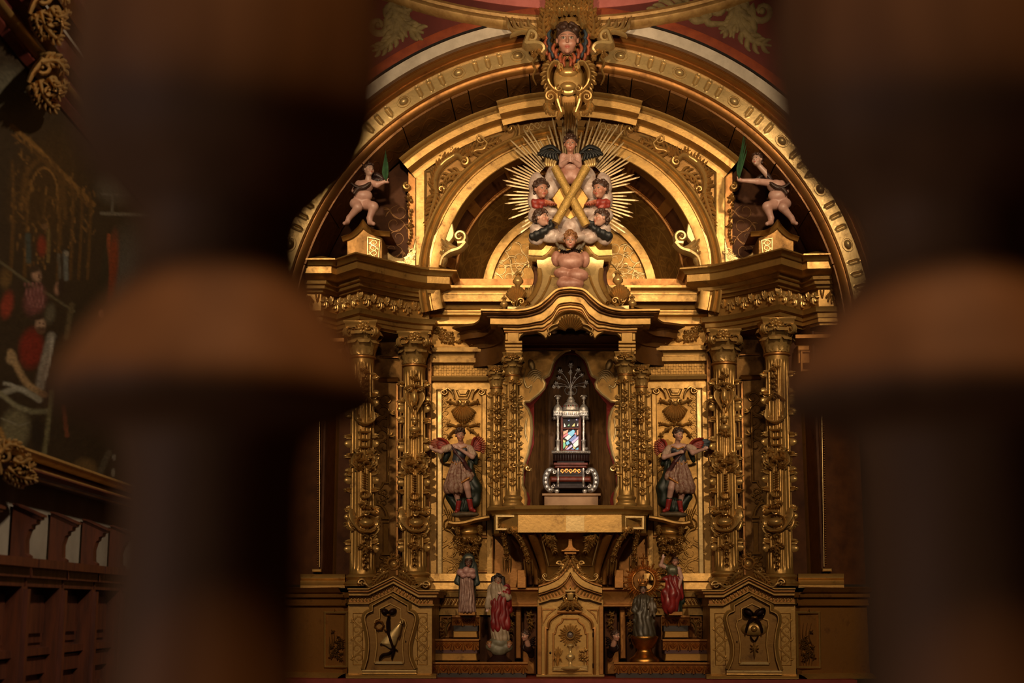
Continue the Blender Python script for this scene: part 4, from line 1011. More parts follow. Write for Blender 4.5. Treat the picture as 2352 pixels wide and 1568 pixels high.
for FLIP in (False, True):
    sd = LR()
    b = B(); box(b, 985, 749, 1135, 797, .12, .15); obj('frieze_board', b, GOLDE, T)
    M = pl(.12); b = B()
    sprig(b, 1012, 762, 15, .03, M, 3, 8); sprig(b, 1028, 772, 16, .035, M, 5, 9); sprig(b, 1018, 780, 12, .03, M, 6); sprig(b, 1038, 784, 12, .03, M, 7); rr = random.Random(2)
    for k in range(26): dome(b, 1024+rr.uniform(-14, 16), 772+rr.uniform(-12, 14), 3.2, 3.2, .04, M, 7, 2)
    obj('grape_relief', b, GOLDC, T, 60)
    b = B(); fan(b, 1082, 780, 8, 27, -85, 85, 9, 3.2, .03, M); dome(b, 1082, 772, 12, 10, .035, M, 14, 4)
    for s in (-1, 1): volute(b, 1082+s*11, 760, 5.5, 90*s, 1.2, 2.4, .04, M, tail=bez([(1082+s*4, 788), (1082+s*18, 780), (1082+s*18, 764)]), cw=-s)
    acanthus(b, [(1062, 780), (1054, 786), (1046, 784)], 2.2, .03, M, 4); sprig(b, 1088, 790, 10, .035, M, 8); obj('cartouche_relief', b, GOLDC, T, 60)
    b = B(); hmould(b, 985, 1135, [(796, .0), (797, .06), (807, .058), (809, .03), (815, .02), (821, .02), (822, .032), (832, .03), (834, .008), (838, .0)], .12); obj('band_moulding', b, GOLD, T, 35)
    b = B()
    for i in range(22):
        for j in range(4):
            x = 996+i*5.9; y = 839+j*5.9; d = .012 if (i+j) % 2 else .004; box(b, x, y, x+5.5, y+5.5, .12-d, .15)
    obj('chequer_band', b, GOLDE, T, 20, kind='stuff')
    b = B(); hmould(b, 985, 1135, [(862, 0), (863, .04), (866, .045), (874, .035), (875, .01), (878, .0)], .12); obj('band_moulding', b, GOLD, T, 35)
    PT = obj('angel_panel', box(B(), 985, 877, 1135, 1340, .125, .16), GOLDE, T)
    b = B(); prism(b, [(987, 880), (1130, 880), (1130, 1336), (987, 1336)], .10, .13, holes=[[(1002, 894)]+[(1043, 894), (1052, 915), (1074, 915), (1083, 894)]+[(1119, 894), (1119, 1322), (1002, 1322)]]); obj('panel_frame', b, GOLD, PT)
    b = B(); prism(b, [(1004, 897), (1016, 897), (1016, 1320), (1004, 1320)], .105, .13, 2); obj('gilt_strip', b, GOLDB, PT)
    b = B(); prism(b, [(1106, 905), (1118, 905), (1118, 1230), (1106, 1230)], .105, .13, 2); obj('gilt_strip', b, GOLD, PT)
    b = B(); prism(b, [(1046, 895), (1080, 895), (1073, 912), (1053, 912)], .085, .12, 3); prism(b, [(1051, 894), (1076, 894), (1070, 905), (1056, 905)], .07, .1, 1); obj('keystone', b, GOLD, PT)
    M = pl(.12)
    b = B()
    for s in (-1, 1): volute(b, 1064+s*42, 900, 8, 90*s, 1.3, 2.4, .04, M, tail=bez([(1064+s*20, 917), (1064+s*24, 903), (1064+s*34, 892)]), cw=-s if 0 else s)
    obj('scroll_moulding', b, GOLDC, PT, 60)
    b = B(); fan(b, 1064, 926, 4, 39, 180-52, 180+52, 11, 4.2, .05, M); dome(b, 1064, 930, 9, 7, .05, M); fan(b, 1064, 942, 20, 30, 180-60, 180+60, 13, 2.4, .06, M)
    for s in (-1, 1): volute(b, 1064+s*11, 925, 6, 180, 1.1, 3, .055, M, cw=s); stroke(b, bez([(1064+s*12, 930), (1064+s*24, 926), (1064+s*34, 921)]), 4, .045, M, 8); sprig(b, 1064+s*31, 924, 8, .04, M, 2)
    obj('shell_relief', b, GOLDC, PT, 60)
    b = B(); sprig(b, 1064, 974, 12, .04, M, 2, 9); drop(b, 1064, 962, 16, 6, .04, M)
    for s in (-1, 1):
        stroke(b, bez([(1064+s*6, 974), (1064+s*16, 979), (1064+s*26, 976), (1064+s*37, 978)]), 3.4, .045, M, 12); sprig(b, 1064+s*33, 976, 7, .04, M, 4); stroke(b, bez([(1064+s*8, 984), (1064+s*20, 989), (1064+s*30, 998), (1064+s*34, 1010)]), 3.2, .045, M, 12); sprig(b, 1064+s*32, 1002, 7, .04, M, 5); sprig(b, 1064+s*18, 990, 7, .04, M, 6)
    obj('garland_relief', b, GOLDC, PT, 60)
    b = B(); flourish(b, 1022, 905, 1022, 1010, 1, .009, M, 3+FLIP, 6, .8); flourish(b, 1022, 1180, 1030, 1322, 1.4, .014, M, 8+FLIP, 4, 1.3); flourish(b, 1050, 1240, 1052, 1315, 1.2, .012, M, 12, 3, 1.1)
    stroke(b, bez([(1012, 1108), (1018, 1098), (1026, 1108), (1024, 1130), (1018, 1150), (1026, 1172), (1034, 1190)]), 1.8, .014, M, 24); stroke(b, bez([(1030, 1190), (1020, 1200), (1022, 1215), (1036, 1222)]), 2, .016, M, 16)
    for k in range(5): stroke(b, bez([(1020+k*5, 1170), (1030+k*3.5, 1196), (1022+k*2, 1218)]), 1.3, .012, M, 10)
    flourish(b, 1096, 1050, 1098, 1160, 1.2, .012, M, 15, 4, 1.0); obj('engraved_rocaille', b, GOLDE, PT)
    b = B(); frame(b, [(1082, 1235), (1128, 1235), (1128, 1310), (1082, 1310)], [(-1, 0), (0, .012), (4, .012), (6, 0)], .115, True); obj('small_panel', b, GOLDR, PT)
    b = B(); hmould(b, 985, 1140, [(1316, .0), (1317, .03), (1334, .035), (1336, .02), (1338, .05), (1353, .055), (1355, .02), (1358, .02), (1360, .06), (1370, .055), (1372, .02), (1389, .02), (1390, .04), (1394, .035), (1396, .01), (1412, .01)], .11); obj('dado_moulding', b, GOLD, T, 35)
    for k in range(17): b = B() if k == 0 else b; x = 1002+k*8; stroke(b, [(x, 1388), (x+4, 1380), (x+8, 1374)], 2.4, .01, pl(.088), 4, 4)
    obj('twisted_band', b, GOLDR, T, 60, kind='stuff')
    b = B(); frame(b, [(1014, 1418), (1100, 1418), (1100, 1466), (1014, 1466)], [(-3, 0), (0, .02), (3, .02), (5, 0)], .14, True, M=pp(.14)); obj('lower_panel', b, GOLDR, T)
    # dark side niche with its strips, and bracket below
    b = B(); box(b, 1098, 1412, 1236, 1560, .135, .16); obj('niche_ground', b, COFFER, T)
    b = B(); box(b, 1184, 1392, 1197, 1512, -.06, .14, 2); obj('niche_pilaster', b, GOLDR, T)
    b = B(); M = pl(-.04); sprig(b, 1175, 1410, 10, .04, M, 2); sprig(b, 1174, 1432, 10, .04, M, 3); drop(b, 1174, 1430, 40, 7, .04, M); sprig(b, 1216, 1410, 11, .04, M, 5); drop(b, 1217, 1420, 36, 8, .04, M); sprig(b, 1220, 1432, 9, .04, M, 6); obj('leaf_drops', b, GOLDC, T, 60)
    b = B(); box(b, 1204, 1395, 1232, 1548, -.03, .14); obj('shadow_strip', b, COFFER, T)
    b = B(); hmould(b, 1165, 1236, [(1348, .0), (1350, .07), (1354, .07), (1358, .04), (1366, .03), (1372, .02), (1386, .02), (1388, .04), (1392, .04), (1394, 0)], -.12); obj('impost', b, GOLDR, T, 35)
    b = B(); prism(b, bez([(1205, 1480), (1212, 1500), (1226, 1510), (1228, 1548)])+[(1200, 1548), (1200, 1500)], -.10, .05, 2); obj('bracket', b, GOLDR, T)
FLIP = False
# ------------------------------------------------------------------ niche for the reliquary
T = thing('reliquary_niche', P(1310, 1166, .1), 'deep brown wooden niche with red scalloped edge behind the silver reliquary', 'niche')
ol = [(1310, 800), (1296, 804), (1284, 813), (1273, 824), (1267, 836), (1263, 850), (1258, 860), (1246, 867), (1245, 873), (1249, 881), (1247, 890), (1236, 902), (1221, 914), (1215, 919), (1201, 920), (1201, 930), (1211, 941), (1217, 957), (1219, 985), (1216, 1015), (1210, 1043), (1201, 1066), (1197, 1085), (1197, 1115), (1203, 1128), (1206, 1145), (1203, 1172)]
il = [(1310, 812), (1298, 813), (1287, 819), (1276, 838), (1270, 860), (1262, 874), (1251, 896), (1234, 919), (1227, 927), (1227, 1018), (1221, 1036), (1212, 1064), (1206, 1094), (1203, 1116), (1205, 1124), (1214, 1132), (1219, 1148), (1217, 1160), (1212, 1172)]
full = lambda h: h+mir(h)[::-1][:-1]
b = B(); prism(b, [(1150, 775), (1470, 775), (1470, 1172), (1150, 1172)], .0, .05, holes=[full(ol)]); obj('front_board', b, GOLDE, T)
b = B(); prism(b, [(1172, 780), (1448, 780), (1448, 1172), (1172, 1172)], .08, .12, holes=[full(il)]); obj('red_edge', b, REDN, T)
b = B(); frame(b, full(ol), [(-.5, .0), (0, .018), (3, .02), (5, .014), (6, .0)], .0, False); obj('gilt_lip', b, GOLDB, T, 50)
b = B(); vwall(b, [(1180, .12), (1215, .40), (1262, .62), (1358, .62), (1405, .40), (1440, .12)], 770, 1175); obj('back_wall', b, NICHEW, T, 10)
z0, z1 = P(1310, 1172, .0).z, P(1310, 770, .1).z
b = B(); cuboid(b, -.45, .45, .0, .64, z0-.03, z0); obj('niche_floor', b, NICHEW, T)
b = B(); cuboid(b, -.45, .45, .08, .64, z1, z1+.03); obj('niche_roof', b, NICHEW, T)
for s in (-1, 1):
    X = (lambda x: x) if s < 0 else (lambda x: 2620-x); b = B(); M = pl(-.0)
    dome(b, X(1221), 838, 8, 14, .008, M, 18, 3, .35*s)
    for k in range(5): stroke(b, [(X(x), y) for x, y in bez([(1209+k*4, 866+k*3), (1218+k*4, 854+k*3), (1230+k*3, 850+k*5), (1247-k, 858+k*5)])], [(0, 1), (.5, 3), (1, .8)], .007, M, 12)
    stroke(b, [(X(x), y) for x, y in bez([(1207, 846), (1203, 868), (1210, 890), (1222, 884), (1216, 902)])], [(0, 1), (.5, 3), (1, 1)], .007, M, 16); stroke(b, [(X(x), y) for x, y in bez([(1210, 960), (1206, 990), (1212, 1015)])], 2.4, .006, M, 10)
    obj('embossed_flame', b, GOLDB, T, 60, kind='stuff')
    b = B(); volute(b, X(1213), 1075, 7, 90, 1, 2.5, .03, M); fan(b, X(1207), 1062, 2, 14, 150, 210, 5, 2, .02, M); obj('side_scroll', b, GOLDC, T, 60)
b = B(); hmould(b, 1200, 1420, [(784, 0), (786, .06), (790, .07), (794, .05), (800, .06), (803, .0)], -.02); obj('niche_cornice', b, GOLDR, T, 40)
# ------------------------------------------------------------------ canopy over the niche
YC = -.50
T = thing('canopy', P(1310, 812, YC), 'gilt canopy with ogee cornice and bell roof above the reliquary niche', 'canopy')
def X_(x, y): return P(x, 1395, y).x
zc = P(1160, 760, YC).z; zf = lambda py, o: P(1160, py, YC-o).z-zc
half = [(X_(1076, .14), .14)]+bez([(X_(1092, .08), .08), (X_(1128, .0), .0), (X_(1150, -.18), -.18), (X_(1157, -.38), -.38)], 5)+[(X_(1160, YC), YC)]
prof = [(.0, 812), (.0, 770), (.012, 768), (.018, 758), (.035, 751), (.06, 746), (.065, 743), (.10, 742), (.10, 729), (.105, 728), (.11, 722), (.15, 716), (.18, 712), (.18, 707), (-.25, 703)]
for s in (-1, 1):
    pth = half if s < 0 else [(-x, y) for x, y in half]
    b = B(); planmould(b, pth, [(o if s > 0 else -o, zf(v, o)) for o, v in prof], zc); obj('side_cornice', b, INLAY, T, 35)  # shade of the curved underside put in as a darker gilt
# front tiers with the ogee rise in the middle
og = [(1160, 712), (1190, 713)]+bez([(1190, 713), (1215, 709), (1238, 700), (1258, 684), (1276, 668), (1290, 663), (1310, 661)], 5)[1:]
og = og+mir(og)[::-1][1:]
def offp(path, d):
    g = np.gradient(np.array(path, float), axis=0); return [(x, y+d*min(1.5, hypot(1, gy/(gx or 1e-6)))) for (x, y), (gx, gy) in zip(path, g)]
def tier(name, d0, d1, yf, x0, m, bev=1.2):
    up = offp(og, d0); lo = offp(og, d1); 
    up = [(x0, up[0][1])]+up[1:-1]+[(2620-x0, up[-1][1])]; lo = [(x0, lo[0][1])]+lo[1:-1]+[(2620-x0, lo[-1][1])]
    b = B(); bandprism(b, up, lo, yf, YC+.12, bev); obj(name, b, m, T, 35)
tier('cornice_lip', -4, 2, YC-.145, 1104, GOLD); tier('cornice_cyma', 1, 9, YC-.12, 1108, GOLDR, 3); tier('cornice_cove', 8, 17, YC-.085, 1118, INLAY, 2)
tier('cornice_fascia', 16, 33, YC-.068, 1126, GOLD); tier('cornice_bead', 32, 39, YC-.045, 1143, GOLDR, 2); tier('cornice_bead', 38, 46, YC-.03, 1156, GOLD, 2); tier('cornice_bead', 45, 52, YC-.015, 1158, GOLDR, 2)
vl = [(1160, 745)]+[(x, y+44) for x, y in og[1:-1]]+[(1460, 745)]
lowe = [(1460, 781), (1432, 781)]+bez([(1430, 786), (1422, 770), (1404, 762), (1386, 763), (1374, 769), (1367, 777)], 4)+bez([(1364, 775), (1357, 764), (1345, 756), (1334, 753), (1310, 751)], 4)
lowe = lowe+mir(lowe)[::-1][1:]
b = B(); prism(b, vl+lowe, YC-.002, YC+.06, 1.5); obj('valance', b, GOLD, T, 35)
b = B(); M = pl(YC-.01); fan(b, 1310, 765, 12, 43, -62, 62, 13, 3.3, .05, M, .25); stroke(b, bez([(1270, 742), (1280, 728), (1296, 718), (1310, 716), (1324, 718), (1340, 728), (1350, 742)]), 3.5, .06, M, 22); obj('shell_crest', b, GOLDC, T, 60)
for s in (-1, 1):
    b = B(); volute(b, 1310+s*48, 768, 5, 0, 1.2, 2.2, .04, M, tail=bez([(1310+s*26, 745), (1310+s*40, 748), (1310+s*52, 757)]), cw=s); obj('valance_scroll', b, GOLDC, T, 60)
    x0, x1 = (1160, 1199) if s < 0 else (1421, 1460)
    b = B(); hmould(b, x0, x1, [(782, .0), (783, .05), (787, .05), (791, .03), (796, .03), (798, .015), (804, .015), (806, .0), (812, .0)], YC+.03); box(b, x0+3, 783, x1-3, 812, YC+.02, YC+.14); obj('impost_block', b, GOLD, T, 35)
    b = B(); box(b, x0+6, 748, x1-7, 784, YC-.01, YC+.1, 1); obj('pier_block', b, GOLD, T)
b = B(); zz = P(1310, 790, YC+.1).z; cuboid(b, -.5, .5, YC+.1, .05, zz+.06, zz+.08); obj('canopy_ceiling', b, COFFER, T)
# bell shaped roof with framed panel
prw = [(590, 76, -.30), (602, 77, -.30), (618, 74, -.31), (632, 72, -.33), (645, 73, -.36), (660, 78, -.40), (676, 86, -.45), (690, 97, -.50), (702, 112, -.55), (712, 130, -.60)]
vs = []; nn = 14
ogx = [p[0] for p in og]; ogy = [p[1] for p in og]
for v0, w0, y0 in prw:
    for i in range(nn+1):
        f = -1+2*i/nn; lim = min(712, float(np.interp(1310+f*130, ogx, ogy))-3); v = 590+(v0-590)*(lim-590)/122
        w = float(np.interp(v0, [p[0] for p in prw], [p[1] for p in prw])); y = float(np.interp(v, [p[0] for p in prw], [p[2] for p in prw])); q = P(1310+f*w, v, y); vs.append(q)
b = B(); b.add(vs, [(r*(nn+1)+i, (r+1)*(nn+1)+i, (r+1)*(nn+1)+i+1, r*(nn+1)+i+1) for r in range(len(prw)-1) for i in range(nn)])
for s in (0, nn):
    e = [vs[r*(nn+1)+s] for r in range(len(prw))]; bk = [Vector((q.x*(1.0), .08, q.z)) for q in e]; n = len(e); b.add(e+bk, [(i, i+1, n+i+1, n+i) if s else (i, n+i, n+i+1, i+1) for i in range(n-1)])
obj('bell_roof', b, GOLDB, T, 50)
def rw(v): return np.interp(v, [p[0] for p in prw], [p[1] for p in prw]), np.interp(v, [p[0] for p in prw], [p[2] for p in prw])
BM = lambda u, v, h=0: P(1310+u*rw(v)[0], v, rw(v)[1]-h)
for s in (-1, 1):
    b = B(); pts = [(s*.62, 634), (s*.66, 650), (s*.70, 668), (s*.72, 684), (s*.74, 700)]
    tube(b, [BM(u, v, .006) for u, v in pts], .009, 6); tube(b, [BM(u, 634, .006) for u in (s*.45, s*.62)], .009, 6); obj('roof_fillet', b, GOLD, T, 60)
    b = B(); tube(b, [BM(s*.97, v, .01) for v in (618, 632, 645, 660, 676, 690, 702)], [.02]*7, 6); obj('roof_edge', b, GOLD, T, 60)
    b = B(); M = pl(-.36)
    for k in range(5): stroke(b, [(1310+s*(86+k*4), 700-k*4), (1310+s*(88+k*4), 676-k*2), (1310+s*(84+k*6), 656+k*3)], [(0, 1.6), (.6, 3.6), (1, 2)], .05, M, 8)
    obj('leaf_plume', b, GOLDB, T, 60)
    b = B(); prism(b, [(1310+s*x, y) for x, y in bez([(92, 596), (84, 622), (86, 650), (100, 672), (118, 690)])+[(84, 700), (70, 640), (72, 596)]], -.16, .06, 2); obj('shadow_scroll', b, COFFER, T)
cr = [(1214, 586), (1246, 587)]+bez([(1246, 587), (1257, 580), (1268, 566), (1281, 555), (1294, 551), (1310, 550)], 4)[1:]; cr = cr+mir(cr)[::-1][1:]
b = B(); frame(b, cr, [(-14, 0), (-14, .02), (-8, .035), (-1, .04), (0, .06), (13, .065), (15, .08), (20, .10), (24, .125), (26, .13), (27, 0)], -.27, M=pp(-.27))
k = 11; n = len(b.v)//k; b.f += [tuple(range(k)), tuple((n-1)*k+i for i in range(k))]; obj('crest_arch', b, GOLD, T, 40)
b = B(); prism(b, [(1222, 600)]+offp(cr, 2)[0:]+[(1398, 600)], -.27, .0); obj('crest_board', b, GOLD, T)
b = B(); dome(b, 1310, 530, 25, 14, .10, pl(-.36), 16, 5); obj('crest_cap', b, CLOUDP, T)
# ------------------------------------------------------------------ bench under the niche
YB_ = -.50
T = thing('niche_bench', P(1310, 1222, YB_), 'projecting gilt shelf carrying canopy columns and reliquary, on curved leafy brackets', 'shelf')
zb = P(1310, 1200, YB_).z; zf = lambda py, o: P(1310, py, YB_-o).z-zb
pth = [(X_(1134, .15), .15), (X_(1134, -.34), -.34), (X_(1190, YB_), YB_)]; pth = pth+[(-x, y) for x, y in pth[::-1]]
b = B(); planmould(b, pth, [(-o, zf(v, o)) for o, v in [(-.1, 1223), (0, 1222), (0, 1182), (.012, 1180), (.016, 1176), (.03, 1172), (.05, 1168), (.055, 1163), (.045, 1160)]], zb)
zt_ = zf(1160, .045)+zb; zl = zf(1223, -.1)+zb
b.add([(x, y, zt_) for x, y in pth], [tuple(range(6))[::-1]]); b.add([(x, y, zl+.01) for x, y in pth], [tuple(range(6))]); obj('bench_front', b, GOLD, T, 35)
b = B(); prism(b, [(1300, 1184), (1342, 1184), (1342, 1220), (1300, 1220)], YB_-.004, YB_); obj('worn_patch', b, GOLDB, T)
for s in (-1, 1):
    X = (lambda x: x) if s < 0 else (lambda x: 2620-x); b = B(); frame(b, [(X(1142), 1186), (X(1186), 1186), (X(1186), 1214), (X(1142), 1214)], [(-2, 0), (-1, .015), (3, .015), (5, 0)], -.46, True); obj('end_panel', b, GOLDB, T)
prw2 = [(1222, 112, -.42), (1238, 104, -.36), (1256, 96, -.28), (1276, 88, -.20), (1300, 80, -.13), (1330, 76, -.10), (1350, 76, -.10)]
CW = lambda v: (np.interp(v, [p[0] for p in prw2], [p[1] for p in prw2]), np.interp(v, [p[0] for p in prw2], [p[2] for p in prw2]))
CM = lambda u, v, h=0: P(1310+u*CW(v)[0], v, CW(v)[1]+.22*max(0, abs(u)-.75)-h)
b = B(); n = 16; m = 14; b.add([CM(-1.25+2.5*i/n, 1222+128*j/m) for j in range(m+1) for i in range(n+1)], [(j*(n+1)+i, (j+1)*(n+1)+i, (j+1)*(n+1)+i+1, j*(n+1)+i+1) for j in range(m) for i in range(n)]); obj('concave_console', b, GOLDD, T, 60)
for s in (-1, 1):
    X = (lambda x: x) if s < 0 else (lambda x: 2620-x)
    for u0, m_ in ((.80, GOLDR), (1.02, GOLDR), (1.2, COFFER)):
        b = B(); tube(b, [CM(s*u0, v, .02) for v in range(1222, 1346, 8)], [.035-.0009*k for k in range(16)], 8); obj('console_rib', b, m_, T, 60)
    b = B(); frame(b, [(s*.62, 1226), (s*.62, 1300), (s*.05, 1300)], [(-1, 0), (-1, .012), (1, .012), (1, 0)] if 0 else [(-.018, 0), (-.012, .014), (.012, .014), (.018, 0)], 0, M=CM); obj('console_fillet', b, GOLDB, T)
    b = B(); M = lambda u, v, h=0: P(u, v, CW(v)[1]-.01-h); sprig(b, X(1268), 1238, 14, .05, M, 3, 9); acanthus(b, [(X(x), y) for x, y in [(1262, 1228), (1268, 1250), (1276, 1272)]], 3, .05, M, 6, seed=3); acanthus(b, [(X(x), y) for x, y in [(1252, 1226), (1256, 1244), (1264, 1258)]], 2.6, .05, M, 4, seed=5); obj('leaf_festoon', b, GOLDC, T, 60)
    # carved brackets at the ends of the bench
    for (x0, y0, d) in ((1150, 1205, -.38), (1172, 1212, -.44)):
        b = B(); M = lambda u, v, h=0, d=d, y0=y0: P(u, v, d+.0022*(v-y0)-h); e = 40 if d < -.4 else 14
        crv = [(X(x0), y0), (X(x0+e*.55), y0+26), (X(x0+e*.95), y0+62), (X(x0+e*1.1), y0+100)]; stroke(b, bez(crv), [(0, 7), (.5, 6), (1, 5)], .07, M, 20)
        volute(b, X(x0), y0+6, 7, 0, 1.1, 3, .08, M, cw=s)
        q = resamp(bez(crv), 9)
        for k in range(1, 8): sprig(b, q[k][0], q[k][1], 9, .085, M, k*3, 6)
        for k in range(4): stroke(b, [(q[7][0]-9+k*6, q[7][1]-4), (q[8][0]-9+k*6, q[8][1]+2), (q[9][0]-8+k*5, q[9][1]+10)], 2, .09, M, 5)
        obj('leafy_bracket', b, GOLDC, T, 60)
    b = B(); box(b, *((1188, 1308, 1208, 1350) if s < 0 else (1412, 1308, 1432, 1350)), -.22, .1, 1); obj('bracket_foot', b, GOLDR, T)
b = B(); prism(b, bez([(1305, 1222), (1305, 1250), (1300, 1258), (1290, 1264)], 4)+bez([(1330, 1264), (1320, 1258), (1315, 1250), (1315, 1222)], 4), -.36, -.1, 1); box(b, 1289, 1262, 1331, 1266, -.40, -.1, 1); box(b, 1296, 1267, 1324, 1272, -.38, -.1, 1); obj('centre_bracket', b, GOLDR, T)
# ------------------------------------------------------------------ tabernacle
YT_ = -.44
T = thing('tabernacle', P(1310, 1556, YT_), 'small gilt tabernacle with ogee gable and arched door showing a rayed monstrance', 'tabernacle')
b = B(); prism(b, [(1234, 1376), (1386, 1376), (1386, 1552), (1234, 1552)], YT_, .1, 1); obj('body', b, GOLD, T)
og2 = [(1237, 1346)]+bez([(1247, 1343), (1262, 1338), (1282, 1327), (1297, 1312), (1304, 1301), (1310, 1288)], 5); og2 = og2+mir(og2)[::-1][1:]
def off2(path, d): return [(x, y+d*(1+.55*max(0, 1-abs(x-1310)/45))) for x, y in path]
def tier2(name, d0, d1, yf, m, bev=1): b = B(); bandprism(b, off2(og2, d0), off2(og2, d1), yf, YT_+.15, max(bev, .3)); return obj(name, b, m, T, 35)
tier2('gable_lip', -3, 2, YT_-.10, GOLDR); tier2('gable_fascia', 2, 17, YT_-.085, GOLD, 1.5); tier2('gable_bead', 17, 21, YT_-.065, GOLDR); tier2('gable_frieze', 21, 38, YT_-.03, GOLDR, 0); tier2('gable_bead', 36, 40, YT_-.045, GOLD)
b = B(); M = pl(YT_-.03)
for s in (-1, 1):
    for k in range(9):
        x = 1310+s*(12+k*7.4); yy = np.interp(x if s < 0 else 2620-x, [p[0] for p in og2[:31]], [p[1] for p in off2(og2[:31], 22)]); stroke(b, [(x-s*3, yy+12), (x, yy+6), (x+s*4, yy+1)], 2.4, .012, M, 4, 4)
obj('twisted_band', b, GOLD, T, 60, kind='stuff')
for s in (-1, 1):
    X = (lambda x: x) if s < 0 else (lambda x: 2620-x); b = B(); M = pl(YT_-.07)
    volute(b, X(1252), 1322, 5.5, 120*s, 1.3, 2.2, .04, M, tail=[(X(x), y) for x, y in bez([(1288, 1318), (1272, 1330), (1256, 1333), (1248, 1326)])], cw=-s); volute(b, X(1285), 1294, 6.5, 90*s, 1.2, 2.6, .04, M, tail=[(X(x), y) for x, y in bez([(1278, 1318), (1290, 1308), (1294, 1296)])], cw=-s)
    acanthus(b, [(X(x), y) for x, y in [(1306, 1284), (1296, 1304), (1280, 1320)]], 2.6, .05, M, 6, seed=2); acanthus(b, [(X(x), y) for x, y in [(1286, 1318), (1268, 1330), (1254, 1336)]], 2.0, .04, M, 5, seed=4); sprig(b, X(1242), 1334, 9, .05, M, 5); sprig(b, X(1303), 1282, 9, .05, M, 7); obj('gable_scroll', b, GOLDC, T, 60)
b = B(); prism(b, [(1299, 1356), (1321, 1356), (1317, 1366), (1317, 1378), (1303, 1378), (1303, 1366)], YT_-.10, YT_, 1.5); M = pl(YT_-.04); box(b, 1298, 1354, 1322, 1358, YT_-.12, YT_)
for s in (-1, 1): volute(b, 1310+s*11, 1374, 5, 0, 1.1, 2, .04, M, cw=s); acanthus(b, bez([(1310+s*4, 1378), (1310+s*14, 1388), (1310+s*27, 1398)]), 2.6, .05, M, 6, seed=3); acanthus(b, bez([(1310+s*2, 1380), (1310+s*4, 1390), (1310+s*7, 1402)]), 2.2, .06, M, 5, seed=5)
obj('leaf_capital', b, GOLDC, T, 60)
b = B(); hmould(b, 1280, 1336, [(1401, .0), (1402, .05), (1406, .05), (1409, .03), (1410, 0)], YT_); obj('door_hood', b, GOLDR, T)
def archd(x0, x1, ytop, ysp, ybot, notch=7): 
    a = [(x0, ybot), (x0, ysp)]+[(x0+notch*.5, ysp)]+bez([(x0+notch*.6, ysp-2), (x0+notch*1.2, ysp-18), ((x0+1310)/2-2, ytop+9), (1292, ytop+4)], 4)+[(1292, ytop)]; return a+mir(a)[::-1]
b = B(); frame(b, archd(1256, 1364, 1404, 1444, 1552), [(5, 0), (4, .03), (1, .035), (0, .02), (-2, .0)], YT_); obj('door_surround', b, GOLDR, T, 40)
D = obj('door', prism(B(), archd(1259, 1361, 1408, 1446, 1548)[::-1], YT_-.012, YT_+.02, 1), GOLD, T)
b = B(); frame(b, archd(1271, 1349, 1421, 1455, 1541), [(2, .0), (1, .012), (-1, .012), (-2.5, 0)], YT_-.012); obj('door_fillet', b, GOLDR, D)
M = pl(YT_-.012); b = B(); n = 24
for k in range(n):
    a = 2*pi*k/n; r = 27 if k % 2 == 0 else 23; stroke(b, [(1310+10*sin(a), 1458-10*cos(a)), (1310+18*sin(a), 1458-18*cos(a)), (1310+r*sin(a), 1458-r*cos(a))], [(0, 1.0), (.8, 2.4), (1, 1.4)], .02, M, 5, 4)
ring = spiral(1310, 1458, 9, 9, 0, 360, 24); stroke(b, ring, 2.2, .03, M, 24)
mon = obj('monstrance_relief', b, GOLDC, D, 60)
b = B(); dome(b, 1310, 1458, 7, 7, .01, pl(YT_-.016), 16, 3); obj('lunette_glass', b, flat('dim lens', (.10, .07, .06), .2), mon)
b = B(); M = lambda u, v, h=0: P(u, v, YT_-.012-h)
lathe(b, 1310, YT_-.02, [(3, 1477), (7, 1480), (8, 1483), (4, 1486), (2.5, 1494), (4, 1500), (9.5, 1504), (10, 1510), (5, 1515), (3, 1520), (6, 1527), (19, 1531), (21, 1534), (17, 1537)], 20); obj('monstrance_foot', b, GOLDB, mon, 60)
b = B(); prism(b, [(1270, 1530), (1350, 1527), (1351, 1541), (1269, 1541)], YT_-.03, YT_, 2)
for k in range(3): stroke(b, [(1270, 1532+k*3.4), (1310, 1534+k*3), (1350, 1530+k*3.6)], 1, .006, pl(YT_-.03), 8)
obj('ground_relief', b, GOLDB, D, 40)
b = B(); M = pl(YT_-.012)
for k in range(5): stroke(b, bez([(1280, 1530), (1279+k, 1512), (1272+k*5, 1484+4*abs(k-2))]), [(0, 1), (.6, 1.2), (.8, 2.6), (1, .8)], .025, M, 12)
for s in (-1, 1): stroke(b, bez([(1280, 1528), (1280+s*6, 1510), (1280+s*10, 1520)]), 2, .03, M, 8)
obj('wheat_relief', b, GOLDC, D, 60)
b = B(); stroke(b, bez([(1342, 1528), (1341, 1512), (1343, 1486)]), 1.6, .025, M, 10); rr = random.Random(5)
for k in range(16): dome(b, 1342+rr.uniform(-9, 8), 1505+rr.uniform(-17, 12), 3, 3, .03, M, 7, 2)
sprig(b, 1334, 1508, 7, .03, M, 5); obj('vine_relief', b, GOLDC, D, 60)
for v in (1457, 1528): obj('hinge', lathe(B(), 1363, YT_-.01, [(1.6, v-5), (2, v-4), (2, v+4), (1.6, v+5)], 8), EBONY, D)
obj('keyhole', dome(B(), 1264, 1499, 2.6, 3.2, .01, pl(YT_-.012), 10, 2), EBONY, D)
